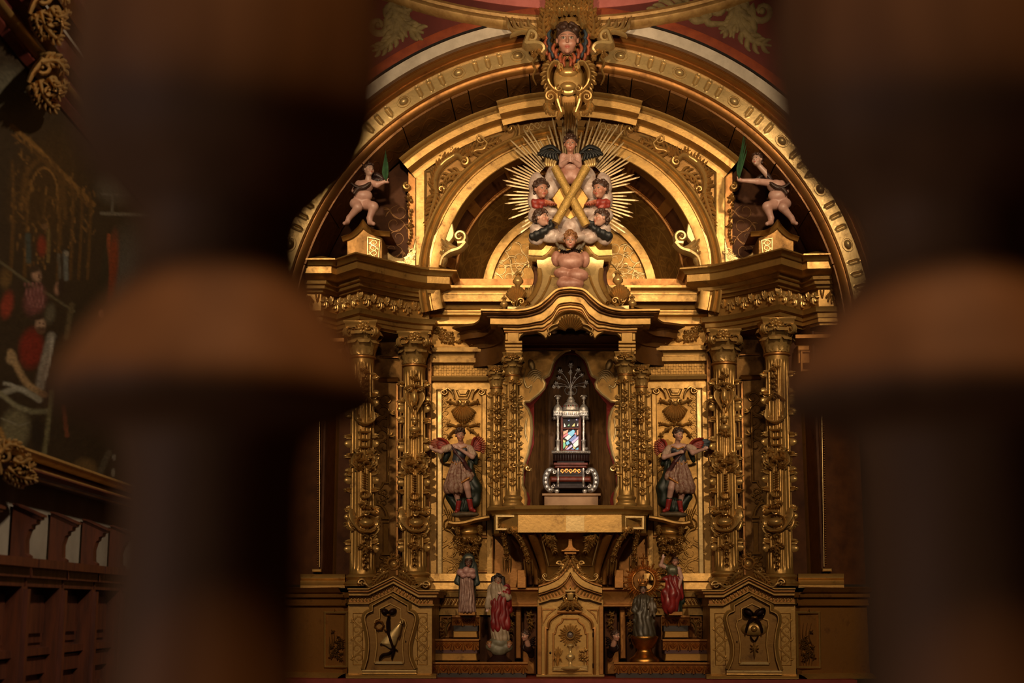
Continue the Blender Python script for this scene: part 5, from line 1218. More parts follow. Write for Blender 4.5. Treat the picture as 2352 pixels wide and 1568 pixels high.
for s in (-1, 1):
    X = (lambda x: x) if s < 0 else (lambda x: 2620-x)
    b = B(); frame(b, [(X(1246), 1400), (X(1271), 1400), (X(1256), 1412), (X(1247), 1432)], [(-1, 0), (0, .01), (2, .01), (3, 0)], YT_, True); obj('spandrel', b, GOLDR, T)
    b = B(); box(b, *((1234, 1392, 1244, 1548) if s < 0 else (1376, 1392, 1386, 1548)), YT_-.02, YT_, 1); obj('side_strip', b, GOLDR, T)
b = B(); hmould(b, 1232, 1388, [(1548, .0), (1550, .05), (1553, .06), (1556, .05), (1558, .0)], YT_); obj('tabernacle_base', b, GOLDB, T)
# ------------------------------------------------------------------ pedestals with doors
for FLIP in (False, True):
    sd = LR(); YP = -.52
    T = thing('pedestal', P(897, 1556, YP), f'gilt pedestal under the {sd} columns, gabled door with ' + ('scroll and black ribbon' if not FLIP else 'black bow and cross') + ' relief', 'pedestal')
    b = B(); prism(b, [(800, 1380), (992, 1380), (992, 1552), (800, 1552)], YP, .05); obj('block', b, GOLD, T)
    gp = [(801, 1350), (846, 1350), (903, 1322), (961, 1354), (1010, 1354)]
    def band(name, d0, d1, yf, m, x0=801, x1=1010, bev=1):
        up = [(x0 if i == 0 else x1 if i == 4 else x, y+d0) for i, (x, y) in enumerate(gp)]; lo = [(x0 if i == 0 else x1 if i == 4 else x, y+d1) for i, (x, y) in enumerate(gp)]
        b = B(); bandprism(b, up, lo, yf, .02, max(bev, .3)); return obj(name, b, m, T, 35)
    band('gable_lip', 0, 4, YP-.10, GOLD, 798, 1010); band('gable_cyma', 4, 11, YP-.085, GOLDR, 800, 1007, 2); band('gable_fascia', 10, 18, YP-.065, GOLD, 801, 1003); band('gable_frieze', 18, 33, YP-.02, GOLDR, 801, 994, 0); band('gable_bead', 33, 37, YP-.04, GOLD, 800, 996)
    b = B(); M = pl(YP-.02)
    for k in range(23):
        x = 808+k*8; yy = np.interp(x, [p[0] for p in gp], [p[1] for p in gp])+19; s = -1 if x > 903 else 1; stroke(b, [(x+s*3, yy+12), (x, yy+6), (x-s*3, yy+1)], 2.4, .01, M, 4, 4)
    obj('twisted_band', b, GOLD, T, 60, kind='stuff')
    dr = [(838, 1538)]+bez([(846, 1512), (849, 1482), (846, 1452), (840, 1424), (843, 1411), (857, 1404)], 4)+[(857, 1391), (897, 1369), (935, 1391)]+bez([(935, 1404), (949, 1411), (952, 1424), (945, 1452), (938, 1482), (940, 1512), (950, 1537)], 4)
    b = B(); frame(b, dr, [(10, .0), (9, .022), (5, .03), (3, .045), (1, .045), (0, .02), (-1.5, 0)], YP, M=pp(YP)); obj('door_surround', b, GOLD, T, 40)
    D = obj('door', prism(B(), dr[::-1], YP-.015, YP+.01, 1), GOLDD, T)
    b = B(); hmould(b, 832, 956, [(1537, .0), (1538, .05), (1541, .055), (1545, .05), (1548, .06), (1551, .0)], YP); obj('sill', b, GOLDB, T)
    ip = [(861, 1520), (866, 1482), (864, 1452), (860, 1436), (862, 1424), (872, 1420), (872, 1398), (897, 1386), (921, 1398), (921, 1420), (930, 1424), (933, 1436), (928, 1452), (924, 1482), (927, 1520)]
    b = B(); frame(b, ip, [(2.5, .0), (1.5, .012), (-1, .012), (-2.5, -.0)], YP-.015, True); obj('door_fillet', b, GOLD, D)
    b = B(); prism(b, [(864, 1518), (922, 1518), (927, 1525), (859, 1525)], YP-.03, YP, 1); obj('door_ledge', b, GOLDB, D)
    obj('keyhole', dome(B(), 932, 1473, 1.6, 2.8, .006, pl(YP-.017), 8, 2), EBONY, D)
    M = pl(YP-.018)
    if not FLIP:
        b = B(); dome(b, 884, 1404, 10, 7.5, .05, M, 14, 4, .5); dome(b, 902, 1404, 10, 7.5, .05, M, 14, 4, -.5); stroke(b, bez([(893, 1416), (892, 1432), (893, 1450), (898, 1470), (904, 1490), (900, 1514)]), 5.2, .04, M, 22); stroke(b, bez([(906, 1490), (894, 1500), (880, 1503), (873, 1512), (872, 1517)]), 4, .04, M, 14); stroke(b, [(900, 1486), (908, 1490), (914, 1494)], 1.6, .03, M, 5); obj('black_ribbon', b, EBONY, D, 60)
        b = B(); dome(b, 893, 1412, 5, 3.4, .06, M, 10, 3); obj('ribbon_knot', b, GOLDR, D)
        b = B(); prism(b, bez([(871, 1478), (880, 1466), (896, 1450), (912, 1434), (920, 1430), (922, 1440), (914, 1462), (908, 1480), (898, 1490), (884, 1482), (871, 1478)], 4), YP-.045, YP-.01, 2.5); stroke(b, [(921, 1432), (917, 1452), (914, 1464)], 3.4, .03, pl(YP-.04), 8); volute(b, 922, 1428, 5, 0, 1, 2, .03, pl(YP-.04)); obj('scroll_relief', b, PEDW if 0 else GOLDB, D, 50)
        b = B()
        for k in range(14):
            a = 2*pi*k/14; stroke(b, spiral(871, 1436, 9+(k % 2)*2, 9, k*26, k*26+60, 6), 2, .03, M, 6)
        stroke(b, [(882, 1444), (888, 1448), (896, 1443)], 2, .04, M, 6); obj('crown_relief', b, GOLDR, D, 60)
    else:
        b = B()
        for s in (-1, 1): dome(b, 893+s*12, 1406, 14, 8.5, .05, M, 16, 4, -.55*s); stroke(b, bez([(893, 1416), (893+s*10, 1400), (893+s*23, 1397), (893+s*22, 1412), (893+s*6, 1418)]), 1.8, .06, M, 16); stroke(b, bez([(893, 1418), (893+s*10, 1426), (893+s*17, 1444), (893+s*18, 1454)]), 3.6, .035, pl(YP-.045), 12); stroke(b, [(893+s*9, 1460), (893+s*5, 1467), (893, 1472)], 2, .03, M, 5)
        obj('black_bow', b, EBONY, D, 60)
        b = B(); dome(b, 893, 1417, 8, 4, .06, M, 12, 3); obj('bow_knot', b, GOLDR, D)
        b = B(); dome(b, 893, 1444, 30, 16, .03, M, 24, 4); dome(b, 894, 1443, 10, 9, .05, M, 16, 4); obj('dish_relief', b, GOLD, D, 60)
        b = B(); stroke(b, [(893, 1474), (893, 1494), (893, 1510)], 2.8, .025, M, 6); stroke(b, [(883, 1487), (893, 1487), (903, 1487)], 2.8, .025, M, 6)
        for s in (-1, 1): stroke(b, [(893, 1487), (893+s*9, 1479)], 1.4, .02, M, 5); stroke(b, [(893, 1487), (893+s*9, 1496)], 1.4, .02, M, 5)
        obj('cross_relief', b, GOLD, D, 60)
    M = pl(YP)
    for x0, nm in ((970, 1), (822, 2)):
        b = B(); flourish(b, x0, 1414, x0, 1522, 1.1, .01, M, 4+nm+FLIP, 5, .95); frame(b, [(x0-11, 1408), (x0+11, 1408), (x0+11, 1526), (x0-11, 1526)], [(-.8, 0), (0, .006), (.8, 0)], YP, True); obj('engraved_strip', b, GOLDE, T)
    # crest over the gable
    b = B(); M = lambda u, v, h=0: P(u, v, YP-.05-h); S8 = 1
    stroke(b, bez([(893, 1302), (890, 1292), (896, 1283), (908, 1281), (917, 1288), (918, 1298), (910, 1307), (898, 1308), (893, 1302)]), 2.6, .05, M, 24); dome(b, 905, 1295, 9, 9, .03, M, 14, 3)
    for k in range(13):
        a = radians(-130+260*k/12); stroke(b, [(904+14*sin(a), 1296-14*cos(a)), (904+19*sin(a+.15), 1296-19*cos(a+.15)), (904+(23+3*(k % 2))*sin(a+.1), 1296-(23+3*(k % 2))*cos(a+.1))], 2.6, .05, M, 5, 4)
    sprig(b, 904, 1276, 9, .05, M, 4)
    for s in (-1, 1):
        volute(b, 904+s*25, 1310, 6, 0, 1.1, 2.6, .05, M, cw=s); acanthus(b, bez([(904+s*12, 1312), (904+s*30, 1322), (904+s*50, 1344)]), 3, .05, M, 6, seed=6); volute(b, 904+s*(72 if s < 0 else 74), 1338+5*(s > 0), 9.5, 90*s, 1.3, 3.4, .07, M, tail=bez([(904+s*40, 1344), (904+s*54, 1348), (904+s*64, 1340)]), cw=-s)
    obj('crest_cartouche', b, GOLDC, T, 60)
    b = B(); hmould(b, 794, 1002, [(1546, .0), (1547, .03), (1550, .06), (1554, .08), (1557, .085), (1558, .0)], YP); obj('pedestal_base', b, GOLD, T)
    # receding outer face of the pedestal
    T = thing('wing_pedestal', P(752, 1556, -.42), f'shaded outer {sd} pedestal with carved landscape panel', 'pedestal')
    pla = [(801, YP), (790, YP+.04), (706, -.38), (640, -.3)]
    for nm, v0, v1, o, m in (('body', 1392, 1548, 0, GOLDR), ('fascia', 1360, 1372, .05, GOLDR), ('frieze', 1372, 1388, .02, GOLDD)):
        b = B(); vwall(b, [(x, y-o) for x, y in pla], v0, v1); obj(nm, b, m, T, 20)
    zq = P(801, 1356, YP).z; pth = [(P(x, 1395, y).x, y) for x, y in pla]; zf = lambda v, o: P(801, v, YP-o).z-zq
    b = B(); planmould(b, pth[::-1], [(-o, zf(v, o)) for o, v in [(0, 1392), (.03, 1390), (.03, 1386), (.02, 1384), (.02, 1373), (.05, 1371), (.05, 1362), (.075, 1359), (.09, 1352), (.1, 1349), (.0, 1347)]], zq); obj('top_moulding', b, GOLDR, T, 35)
    b = B(); planmould(b, pth[::-1], [(-o, zf(v, o)) for o, v in [(.085, 1559), (.085, 1556), (.06, 1551), (.03, 1547), (0, 1545)]], zq); obj('base_moulding', b, GOLD, T, 35)
    b = B(); WM = lambda u, v, h=0: P(u, v, float(np.interp(u, [640, 706, 790, 801], [-.30, -.38, -.48, -.52]))-h); frame(b, [(747, 1407), (796, 1407), (796, 1530), (747, 1530)], [(-3, 0), (-1, .02), (2, .02), (4, 0)], -.43, True, M=WM); obj('panel_frame', b, GOLD, T)
    b = B(); M = WM; rr = random.Random(3)
    if FLIP: 
        for k in range(4): stroke(b, bez([(765+k*6, 1525), (760+k*9, 1490), (770+k*7, 1460), (764+k*9, 1430)]), 1.6, .02, M, 14)
    else:
        for k in range(3): stroke(b, [(756+k*5, 1500-k*8), (758+k*5, 1480-k*8), (757+k*5, 1462-k*8)], 1.6, .02, M, 6)
    for k in range(26): sprig(b, 762+rr.uniform(-8, 26), 1508-abs(rr.gauss(0, 34))+8, 6.5, .025, M, k, 6)
    obj('landscape_relief', b, GOLDD, T, 60)
    # altar shelves with gold fringe
    T = thing('altar_shelf', P(1100, 1557, -.42), f'long low dark shelf with gold fringe on the {sd} of the tabernacle', 'shelf', 'altar shelves')
    def shelf(x0, x1, v0, v1, v2, v3, y, m, base=True):
        b = B(); hmould(b, x0-4, x1+4, [(v0-1, -.3), (v0, .03), (v0+4, .03), (v0+7, .015), (v1, .0)], y); obj('top_board', b, GOLDR, T)
        b = B(); box(b, x0, v0+6, x1, v2, y, .12); obj('front_board', b, m, T)
        n = int((x1-x0)/12); fr = B(); M = pl(y-.006)
        for k in range(n):
            x = x0+(x1-x0)*(k+.5)/n; L = (v1-v0)*(.75 if k % 2 else .5); fan(fr, x, v0+7, 1, L, 140, 220, 4, 1.5, .014, M); dome(fr, x, v0+7+L, 1.6, 1.6, .014, M, 6, 2); dome(fr, x+(x1-x0)/n/2, v0+9, 1.6, 1.6, .014, M, 6, 2)
        obj('gold_fringe', fr, LACEG, T, 60, kind='stuff')
        if base: b = B(); prism(b, [(x0-1, v2), (x1-2, v2), (x1, v3), (x0-1, v3)], y-.03, .1, 1.5); obj('gilt_base', b, GOLDE, T)
    shelf(988, 1208, 1520, 1545, 1558, 0, -.40, SHELFK, False)
    T = thing('gradine_shelf', P(1045, 1516, -.22), f'middle stepped shelf with maroon front and fringe, {sd} of the altar', 'shelf', 'altar shelves'); shelf(994, 1096, 1467, 1492, 1500, 1517, -.22, SHELFR)
    T = thing('statue_shelf', P(1068, 1465, -.10), f'small upper shelf with dark front carrying the {sd} robed statue', 'shelf', 'altar shelves'); shelf(1042, 1097, 1413, 1436, 1449, 1464, -.10, SHELFK)
    b = B(); M = pl(-.03); stroke(b, bez([(1050, 1425), (1032, 1428), (1024, 1442), (1026, 1460)]), 3.4, .04, M, 16)
    for k in range(9): q = resamp(bez([(1046, 1424), (1028, 1430), (1020, 1444), (1022, 1460)]), 8)[k]; a = radians(-20-k*14); stroke(b, [tuple(q), (q[0]+5*sin(a), q[1]-5*cos(a)), (q[0]+10*sin(a+.3), q[1]-10*cos(a+.3))], 2.2, .04, M, 5)
    sprig(b, 1018, 1428, 8, .04, M, 3); obj('scroll_bracket', b, GOLDC, T, 60)
FLIP = False
# ------------------------------------------------------------------ altar table under it all
b = B(); z = P(1310, 1558, -.55).z; cuboid(b, P(660, 1395, -.62).x, P(1960, 1395, -.62).x, -.64, .9, .0, z); 
ALT = tag(obj('altar_table', b, REDCLOTH), 'long altar table with plain red front, running under pedestals and tabernacle', 'altar')
# ------------------------------------------------------------------ sunburst with cloud, log cross and cherubs
YG = -.40; SKIN = (.50, .27, .19); SKIND = (.42, .19, .12)
T = thing('sunburst', P(1310, 560, YG), 'great sunburst of gilt rays around a painted cloud in the arch', 'sunburst')
groups = [(-.5, 7, 5, (178, 180, 182, 180, 176), 1), (-15, 4, 4.4, (150, 172, 186, 150), 0), (16, 4, 4.4, (150, 186, 170, 190), 0), (-32, 5, 3.6, (176, 188, 182, 150, 130), 0), (31, 5, 3.4, (172, 178, 190, 200, 150), 0), (-47, 5, 3.4, (150, 172, 190, 165, 140), 0), (45, 5, 3.4, (196, 160, 176, 150, 130), 0),
     (-62, 4, 3.6, (165, 150, 140, 130), 0), (58, 4, 3.6, (150, 170, 160, 140), 0), (-75, 4, 3.8, (150, 160, 145, 140), 0), (73, 4, 3.8, (140, 155, 166, 140), 0), (-91, 4, 4.2, (152, 142, 153, 132), 0), (92, 4, 4.2, (150, 130, 158, 142), 0), (-105, 4, 4, (152, 126, 138, 128), 0), (107, 4, 4, (136, 150, 152, 132), 0), (-121, 4, 4, (150, 140, 128, 118), 0), (122, 4, 4, (130, 150, 160, 140), 0)]
ray_m = {}
cx, cy = 1310, 450
def ray_part(a, r0, r1, w, y0, off=0):
    u = np.array((sin(radians(a)), -cos(radians(a)))); n = np.array((-u[1], u[0])); c = np.array((cx, cy))+n*off; b = B(); vs = []
    for r, ww, h in ((r0, w, .016), (r1-9, w, .016), (r1, .4, .004)):
        p = c+u*r; vs += [P(*(p-n*ww), y0), P(*(p-n*ww*.75), y0-h), P(*(p+n*ww*.75), y0-h), P(*(p+n*ww), y0)]
    b.add(vs, [(4*j+i, 4*j+i+1, 4*j+i+5, 4*j+i+4) for j in (0, 1) for i in range(3)]+[(0, 4, 7, 3), (4, 8, 11, 7), (0, 3, 2, 1), (8, 9, 10, 11)]); return obj('ray', b, RAYM, T, 20)
for a, n, sp, L, par in groups:
    for i in range(n):
        o = (i-(n-1)/2)*sp
        if par: ray_part(a, 62, L[i % 5], 2.3, YG+.22, o*1.05)
        else: ray_part(a+o*.9 if a > 0 else a+o*.9, 88, L[i % len(L)], 2.2, YG+.2, 0)
lump('cloud_bank', T, CLOUD, [('e', x, y, d, rx, ry, rd) for x0, y, d, rx, ry, rd in [(34, 405, 0, 24, 26, 18), (46, 432, 2, 26, 28, 20), (76, 430, -4, 20, 36, 16), (78, 458, 0, 20, 28, 18), (58, 470, 6, 22, 14, 16), (40, 488, 4, 20, 12, 14), (72, 494, 2, 26, 22, 18), (56, 512, 4, 26, 16, 16), (70, 530, 0, 24, 26, 18), (78, 545, -3, 18, 20, 14), (44, 540, 0, 24, 20, 14), (24, 455, 4, 14, 14, 12)] for x in (1310-x0, 1310+x0)]+[('e', 1310, 398, 2, 42, 22, 20), ('e', 1310, 522, 6, 30, 26, 20), ('e', 1310, 545, 4, 40, 14, 18), ('e', 1296, 505, 6, 16, 14, 16), ('e', 1326, 505, 6, 16, 14, 16)], YG, 1.0, 1.5, disp=lambda p, s: .7*s*np.sin(p[:, 0]/s/6+2*np.sin(p[:, 2]/s/8)))
lump('brown_mound', T, CLOUDP, [('e', 1310, 400, 10, 30, 24, 16), ('e', 1298, 408, 12, 16, 18, 14), ('e', 1322, 408, 12, 16, 18, 14)], YG, 3, 1.8)
b = B(); prism(b, [(1268, 455), (1285, 430), (1335, 430), (1352, 455), (1335, 490), (1310, 505), (1285, 490)], YG-.07, YG, 2); obj('gilt_ground', b, GOLDE, T, 40)
LOGM = gilt('rough gilt log', (.62, .38, .10), (.24, .11, .025), .5, .45, .75, .3, 55, .9, 130)
T = thing('saltire_cross', P(1310, 515, YG-.16), 'diagonal cross of two rough gilt logs in front of the cloud', 'cross')
for (x0, y0, x1, y1, dd) in ((1274, 384, 1347, 518, 0), (1347, 384, 1276, 512, -.02)):
    b = B(); rr = random.Random(x0); pts = []; rad = []
    for i in range(15):
        t = i/14; q = P(x0+(x1-x0)*t, y0+(y1-y0)*t, YG-.13+dd); pts.append(q); rad.append((10.4+rr.uniform(-.8, .8))*S(YG))
    tube(b, pts, rad, 12)
    obj('log', b, LOGM, T, 50)
    for k in range(5):
        t = rr.uniform(.1, .9); b = B(); c = P(x0+(x1-x0)*t+rr.uniform(-7, 7), y0+(y1-y0)*t, YG-.155+dd); ball(b, c, .009, 7, 4); obj('twig_stub', b, GOLDB, T, 60)
def winglet(par, x, y, y0, s, m, L=26, up=-.5, n=5, w=4.2):
    fs = []
    for i in range(n):
        a = up+i*.33; fs.append(([(x, y), (x+s*L*.5*cos(a), y+L*.5*sin(a)-3), (x+s*L*(1-.08*i)*cos(a+.15), y+L*(1-.08*i)*sin(a+.15))], w))
    wing('wing', par, m, fs, y0, 0, .022)
# four winged heads on the cloud
for nm, x, y, yaw, pit, wm, col, sp in (('upper left', 1243, 436, 28, -6, WINGR, 'red', 19), ('upper right', 1378, 436, -34, -4, WINGR, 'red', 19), ('lower left', 1244, 502, 62, 8, WINGK, 'black', 17), ('lower right', 1380, 502, -62, 8, WINGK, 'black', 17)):
    t = thing('cloud_cherub', P(x, y+25, YG-.1), f'curly haired carved cherub head with {col} wings, {nm} on the sunburst cloud', 'cherub', 'cherub heads on the cloud')
    phead(t, x, y, 24, YG, sp, rot(yaw, pit), SKIN if 'lower' in nm else SKIND, HAIRB, seed=len(nm)+x, blush=.8, hh=S(YG)*1.25)
    s = 1 if x < 1310 else -1
    gr = lambda p, s_, x=x, y=y: .9*s_*np.sin((p[:, 0]-P(x, y, YG).x)/s_/2.3+(p[:, 2])/s_/9*s)
    if 'upper' in nm:
        lump('wing', t, WINGR, [('c', x-s*16, y+28, 16, x+s*8, y+30, 22, 8, 9), ('c', x-s*17, y+36, 14, x-s*2, y+40, 18, 6, 7)], YG, 3, 1.3, disp=gr)
        b = B(); M = pl(YG-.085)
        for k in range(7): stroke(b, bez([(x+s*8, y+24), (x+s*(10+k*3), y+28+k*.5), (x+s*(10+k*4.4), y+38-abs(k-3))]), [(0, 1.6), (.7, 3), (1, 1.2)], .03, M, 7, 5)
        obj('feathers', b, WINGO, t, 60)
    else:
        lump('wing', t, WINGK, [('c', x-s*20, y+40, 12, x+s*6, y+28, 20, 9, 8), ('c', x+s*6, y+28, 20, x+s*24, y+16, 18, 7, 6), ('e', x+s*22, y+10, 16, 9, 8, 6), ('c', x-s*14, y+46, 10, x+s*2, y+38, 14, 6, 6)], YG, 3, 1.3, disp=gr)
# praying putto at the top
t = thing('praying_putto', P(1310, 388, YG-.1), 'half length carved putto with clasped hands and black wings, above the crossed logs', 'statue')
phead(t, 1310, 331, 26, YG, 17.5, rot(0, -10), SKIND, HAIRB, seed=5, blush=.5, hh=S(YG)*1.2, neck=(1310, 356, 20, 7))
lump('body', t, SKINP, [('e', 1310, 366, 18, 17, 14, 12), ('e', 1310, 384, 18, 15, 13, 12), ('e', 1294, 359, 18, 9, 8, 9), ('e', 1326, 359, 18, 9, 8, 9), ('c', 1292, 360, 18, 1290, 379, 22, 7.5, 7), ('c', 1328, 360, 18, 1330, 379, 22, 7.5, 7), ('c', 1290, 379, 22, 1304, 369, 38, 6.6, 4.6), ('c', 1330, 379, 22, 1316, 369, 38, 6.6, 4.6),
    ('e', 1306.5, 364, 40, 3.6, 6.5, 4.5), ('e', 1313.5, 364, 40, 3.6, 6.5, 4.5), ('e', 1303, 366, 20, 8, 7, 10), ('e', 1317, 366, 20, 8, 7, 10)]+[('c', 1310+s*6, 359.5+i*3.6+(s > 0)*1.8, 43, 1310-s*2.5, 358+i*3.6+(s > 0)*1.8, 47, 1.5, 1.25) for s in (-1, 1) for i in range(4)]+[('c', 1310+s*4, 359, 43, 1310-s*1, 354, 45, 1.6, 1.2) for s in (-1, 1)], YG, 1.1, .72)
for s in (-1, 1):
    wing('wing', t, WINGK, [([(1310+s*22, 352), (1310+s*40, 338), (1310+s*52, 338), (1310+s*70, 346)], 5.5)]+[([(1310+s*(24+i*5), 350-i), (1310+s*(34+i*6), 352), (1310+s*(30+i*7.5), 370-i*2.2)], 4.6) for i in range(7)], YG-.02, 0, .03)
    wing('lower_feathers', t, GOLDB, [([(1310+s*(30+i*6), 366-i), (1310+s*(36+i*5), 376), (1310+s*(34+i*4.6), 386-i)], 4) for i in range(5)], YG-.01, 0, .02)
# cherub in front of the crest, on a rosy cloud
YK = -.52
t = thing('cherub_bust', P(1310, 668, YK), 'auburn haired carved cherub with grey wings on rosy cloud folds, on the canopy roof', 'statue')
phead(t, 1310, 552, 22, YK, 17, rot(0, -14), (.40, .19, .12), HAIRG, seed=9, blush=.4, hh=S(YK)*1.15)
lump('cloud_body', t, CLOUDP, [('e', 1310, 596, 4, 34, 22, 18), ('e', 1311, 602, 11, 29, 19, 17), ('e', 1279, 594, -2, 13, 19, 12), ('e', 1342, 596, -2, 13, 20, 12), ('e', 1292, 627, 8, 21, 13, 15), ('e', 1326, 633, 11, 26, 17, 17), ('e', 1310, 652, 11, 31, 15, 17), ('e', 1296, 650, 9, 18, 14, 16), ('e', 1320, 662, 9, 18, 8, 12)], YK, 1.6, 1.5)
for s in (-1, 1): wing('wing', t, mat('grey green wing', (.17, .13, .08), .5, .2, (.07, .05, .03), 30), [([(1310+s*10, 575), (1310+s*22, 570-i*2), (1310+s*(34-i*2), 556+i*6)], 3.6) for i in range(4)], YK-.05, 0, .02)
b = B(); M = pl(YK-.05); 
for k in range(9): sprig(b, 1310-20+k*5, 577+3*sin(k*.8), 5, .03, M, k, 5)
obj('feather_collar', b, EBONY, t, 60)
# ------------------------------------------------------------------ keystone cartouche
YQ = -.86
T = thing('keystone_cartouche', P(1307, 285, YQ), 'large gilt cartouche with shield, scrolls and crown of leaves at the top of the arch', 'cartouche')
lump('core', T, GOLDD, [('e', 1307, 110, -6, 56, 80, 26), ('e', 1307, 200, -2, 52, 60, 24), ('e', 1307, 40, -6, 46, 46, 24), ('e', 1307, 236, -14, 24, 26, 14)], YQ+.06, 10, 2.6)
b = B(); M = pl(YQ-.03)
dome(b, 1305, 180, 33, 40, .025, M, 26, 6); dome(b, 1305, 168, 24, 14, .05, M, 20, 4); dome(b, 1305, 200, 20, 12, .05, M, 20, 4); obj('shield', b, GOLDC, T, 60)
for s in (-1, 1):
    ax = 1306; X = lambda d: ax+s*d
    b = B(); M = pl(YQ-.07); volute(b, X(18), 157, 8, 200*s*-1, 1.1, 4, .07, M, tail=bez([(X(26), 216), (X(44), 196), (X(47), 170), (X(36), 148), (X(22), 147)]), cw=-s); volute(b, X(22), 208, 9.5, 0, 1.3, 3.6, .07, M, cw=s); obj('shield_scroll', b, GOLDC, T, 60)
    b = B(); M = pl(YQ-.01)
    for k in range(12): a = radians(50+k*9.5); r0, r1 = 46, 62+4*(k % 2); stroke(b, [(X(r0*sin(a)), 178-r0*cos(a)), (X((r0+r1)/2*sin(a+.05)), 178-(r0+r1)/2*cos(a+.05)), (X(r1*sin(a+.12)), 178-r1*cos(a+.12))], 4.4, .05, M, 6, 5)
    obj('shell_fringe', b, GOLDC, T, 60)
    b = B(); M = pl(YQ-.03); volute(b, X(42), 226, 11, 0, 1.4, 4.6, .07, M, tail=bez([(X(16), 262), (X(24), 240), (X(28), 222), (X(38), 214)]), cw=s); acanthus(b, bez([(X(50), 236), (X(46), 256), (X(30), 262)]), 3.2, .05, M, 5, seed=3); acanthus(b, bez([(X(14), 250), (X(20), 264), (X(26), 276)]), 3, .05, M, 5, seed=5); obj('lower_scroll', b, GOLDC, T, 60)
    b = B(); M = pl(YQ-.05); volute(b, X(84), 92, 13, 20*s, 1.2, 8, .1, M, tail=bez([(X(62), 128), (X(56), 118), (X(66), 108), (X(98), 108)]), cw=-s)
    for (p0, p1, p2, p3) in (((66, 92), (84, 78), (128, 72), (144, 40)), ((68, 88), (92, 74), (118, 68), (130, 42)), ((66, 84), (84, 70), (104, 66), (112, 46)), ((64, 80), (78, 68), (90, 60), (94, 44)), ((72, 92), (100, 76), (128, 82), (134, 88))):
        stroke(b, bez([(X(p0[0]), p0[1]), (X(p1[0]), p1[1]), (X(p2[0]), p2[1]), (X(p3[0]), p3[1])]), [(0, 2.6), (.5, 3.8), (.85, 4.4), (1, 1.4)], .06, M, 18)
    obj('leaf_spray', b, GOLDB, T, 60)
    b = B(); M = pl(YQ-.04); acanthus(b, bez([(X(54), 90), (X(58), 60), (X(54), 30), (X(64), 20)]), 3.6, .07, M, 6, seed=7); acanthus(b, bez([(X(70), 112), (X(60), 124), (X(58), 140)]), 3, .05, M, 5, seed=8); sprig(b, X(80), 126, 10, .05, M, 5); acanthus(b, bez([(X(40), 66), (X(34), 46), (X(30), 20)]), 4, .09, M, 5, seed=9); obj('side_acanthus', b, GOLDC, T, 60)
    b = B(); M = pl(YQ-.02); stroke(b, bez([(X(80), 124), (X(74), 134), (X(82), 146), (X(76), 162), (X(82), 178), (X(74), 196)]), 2.6, .05, M, 20); obj('ragged_edge', b, GOLDC, T, 60)
b = B(); M = pl(YQ-.07); rr = random.Random(8)
for k in range(8): acanthus(b, bez([(1307-42+k*12, 34), (1307-46+k*13, 16), (1307-50+k*14.5, -6-6*(k % 2))]), 3.2, .07, M, 4, seed=k)
for k in range(5): dome(b, 1307-22+k*11, 22+4*abs(k-2), 7, 9, .10, M, 12, 4)
for k in range(4): sprig(b, 1307-40+k*26, 28, 12, .06, M, 30+k)
obj('leaf_crown', b, GOLDC, T, 60)
b = B(); M = lambda u, v, h=0: P(u, v, YQ+.05+.0035*(v-240)-h)
for k in range(7): stroke(b, [(1297+k*4, 235), (1298+k*3.8, 265), (1298.5+k*3.8, 296)], 1.9, .05, M, 8)
obj('ray_bundle', b, GOLDC, T, 60)
t = thing('winged_cherub_mask', P(1303, 150, YQ-.1), 'large dark haired cherub face with multicoloured feathers on the keystone', 'cherub')
phead(t, 1303, 92, 24, YQ, 31, rot(0, -16), (.46, .22, .15), HAIRB, seed=12, ncurl=60, blush=.25, hh=S(YQ)*1.5)
for s in (-1, 1):
    for nm, m, y_, rows in (('outer_feathers', WINGO, YQ-.055, ((44, 84), (48, 100), (46, 116), (38, 130), (26, 142), (14, 152))), ('blue_feathers', WINGB, YQ-.075, ((40, 80), (40, 96), (38, 110), (32, 122), (22, 134))), ('inner_feathers', WINGO, YQ-.095, ((30, 112), (24, 124), (14, 134), (6, 142)))):
        wing(nm, t, m, [([(1303+s*(dx-2), dy-12), (1303+s*(dx+3), dy-2), (1303+s*(dx), dy+11)], 4.6) for dx, dy in rows], y_, 0, .03)
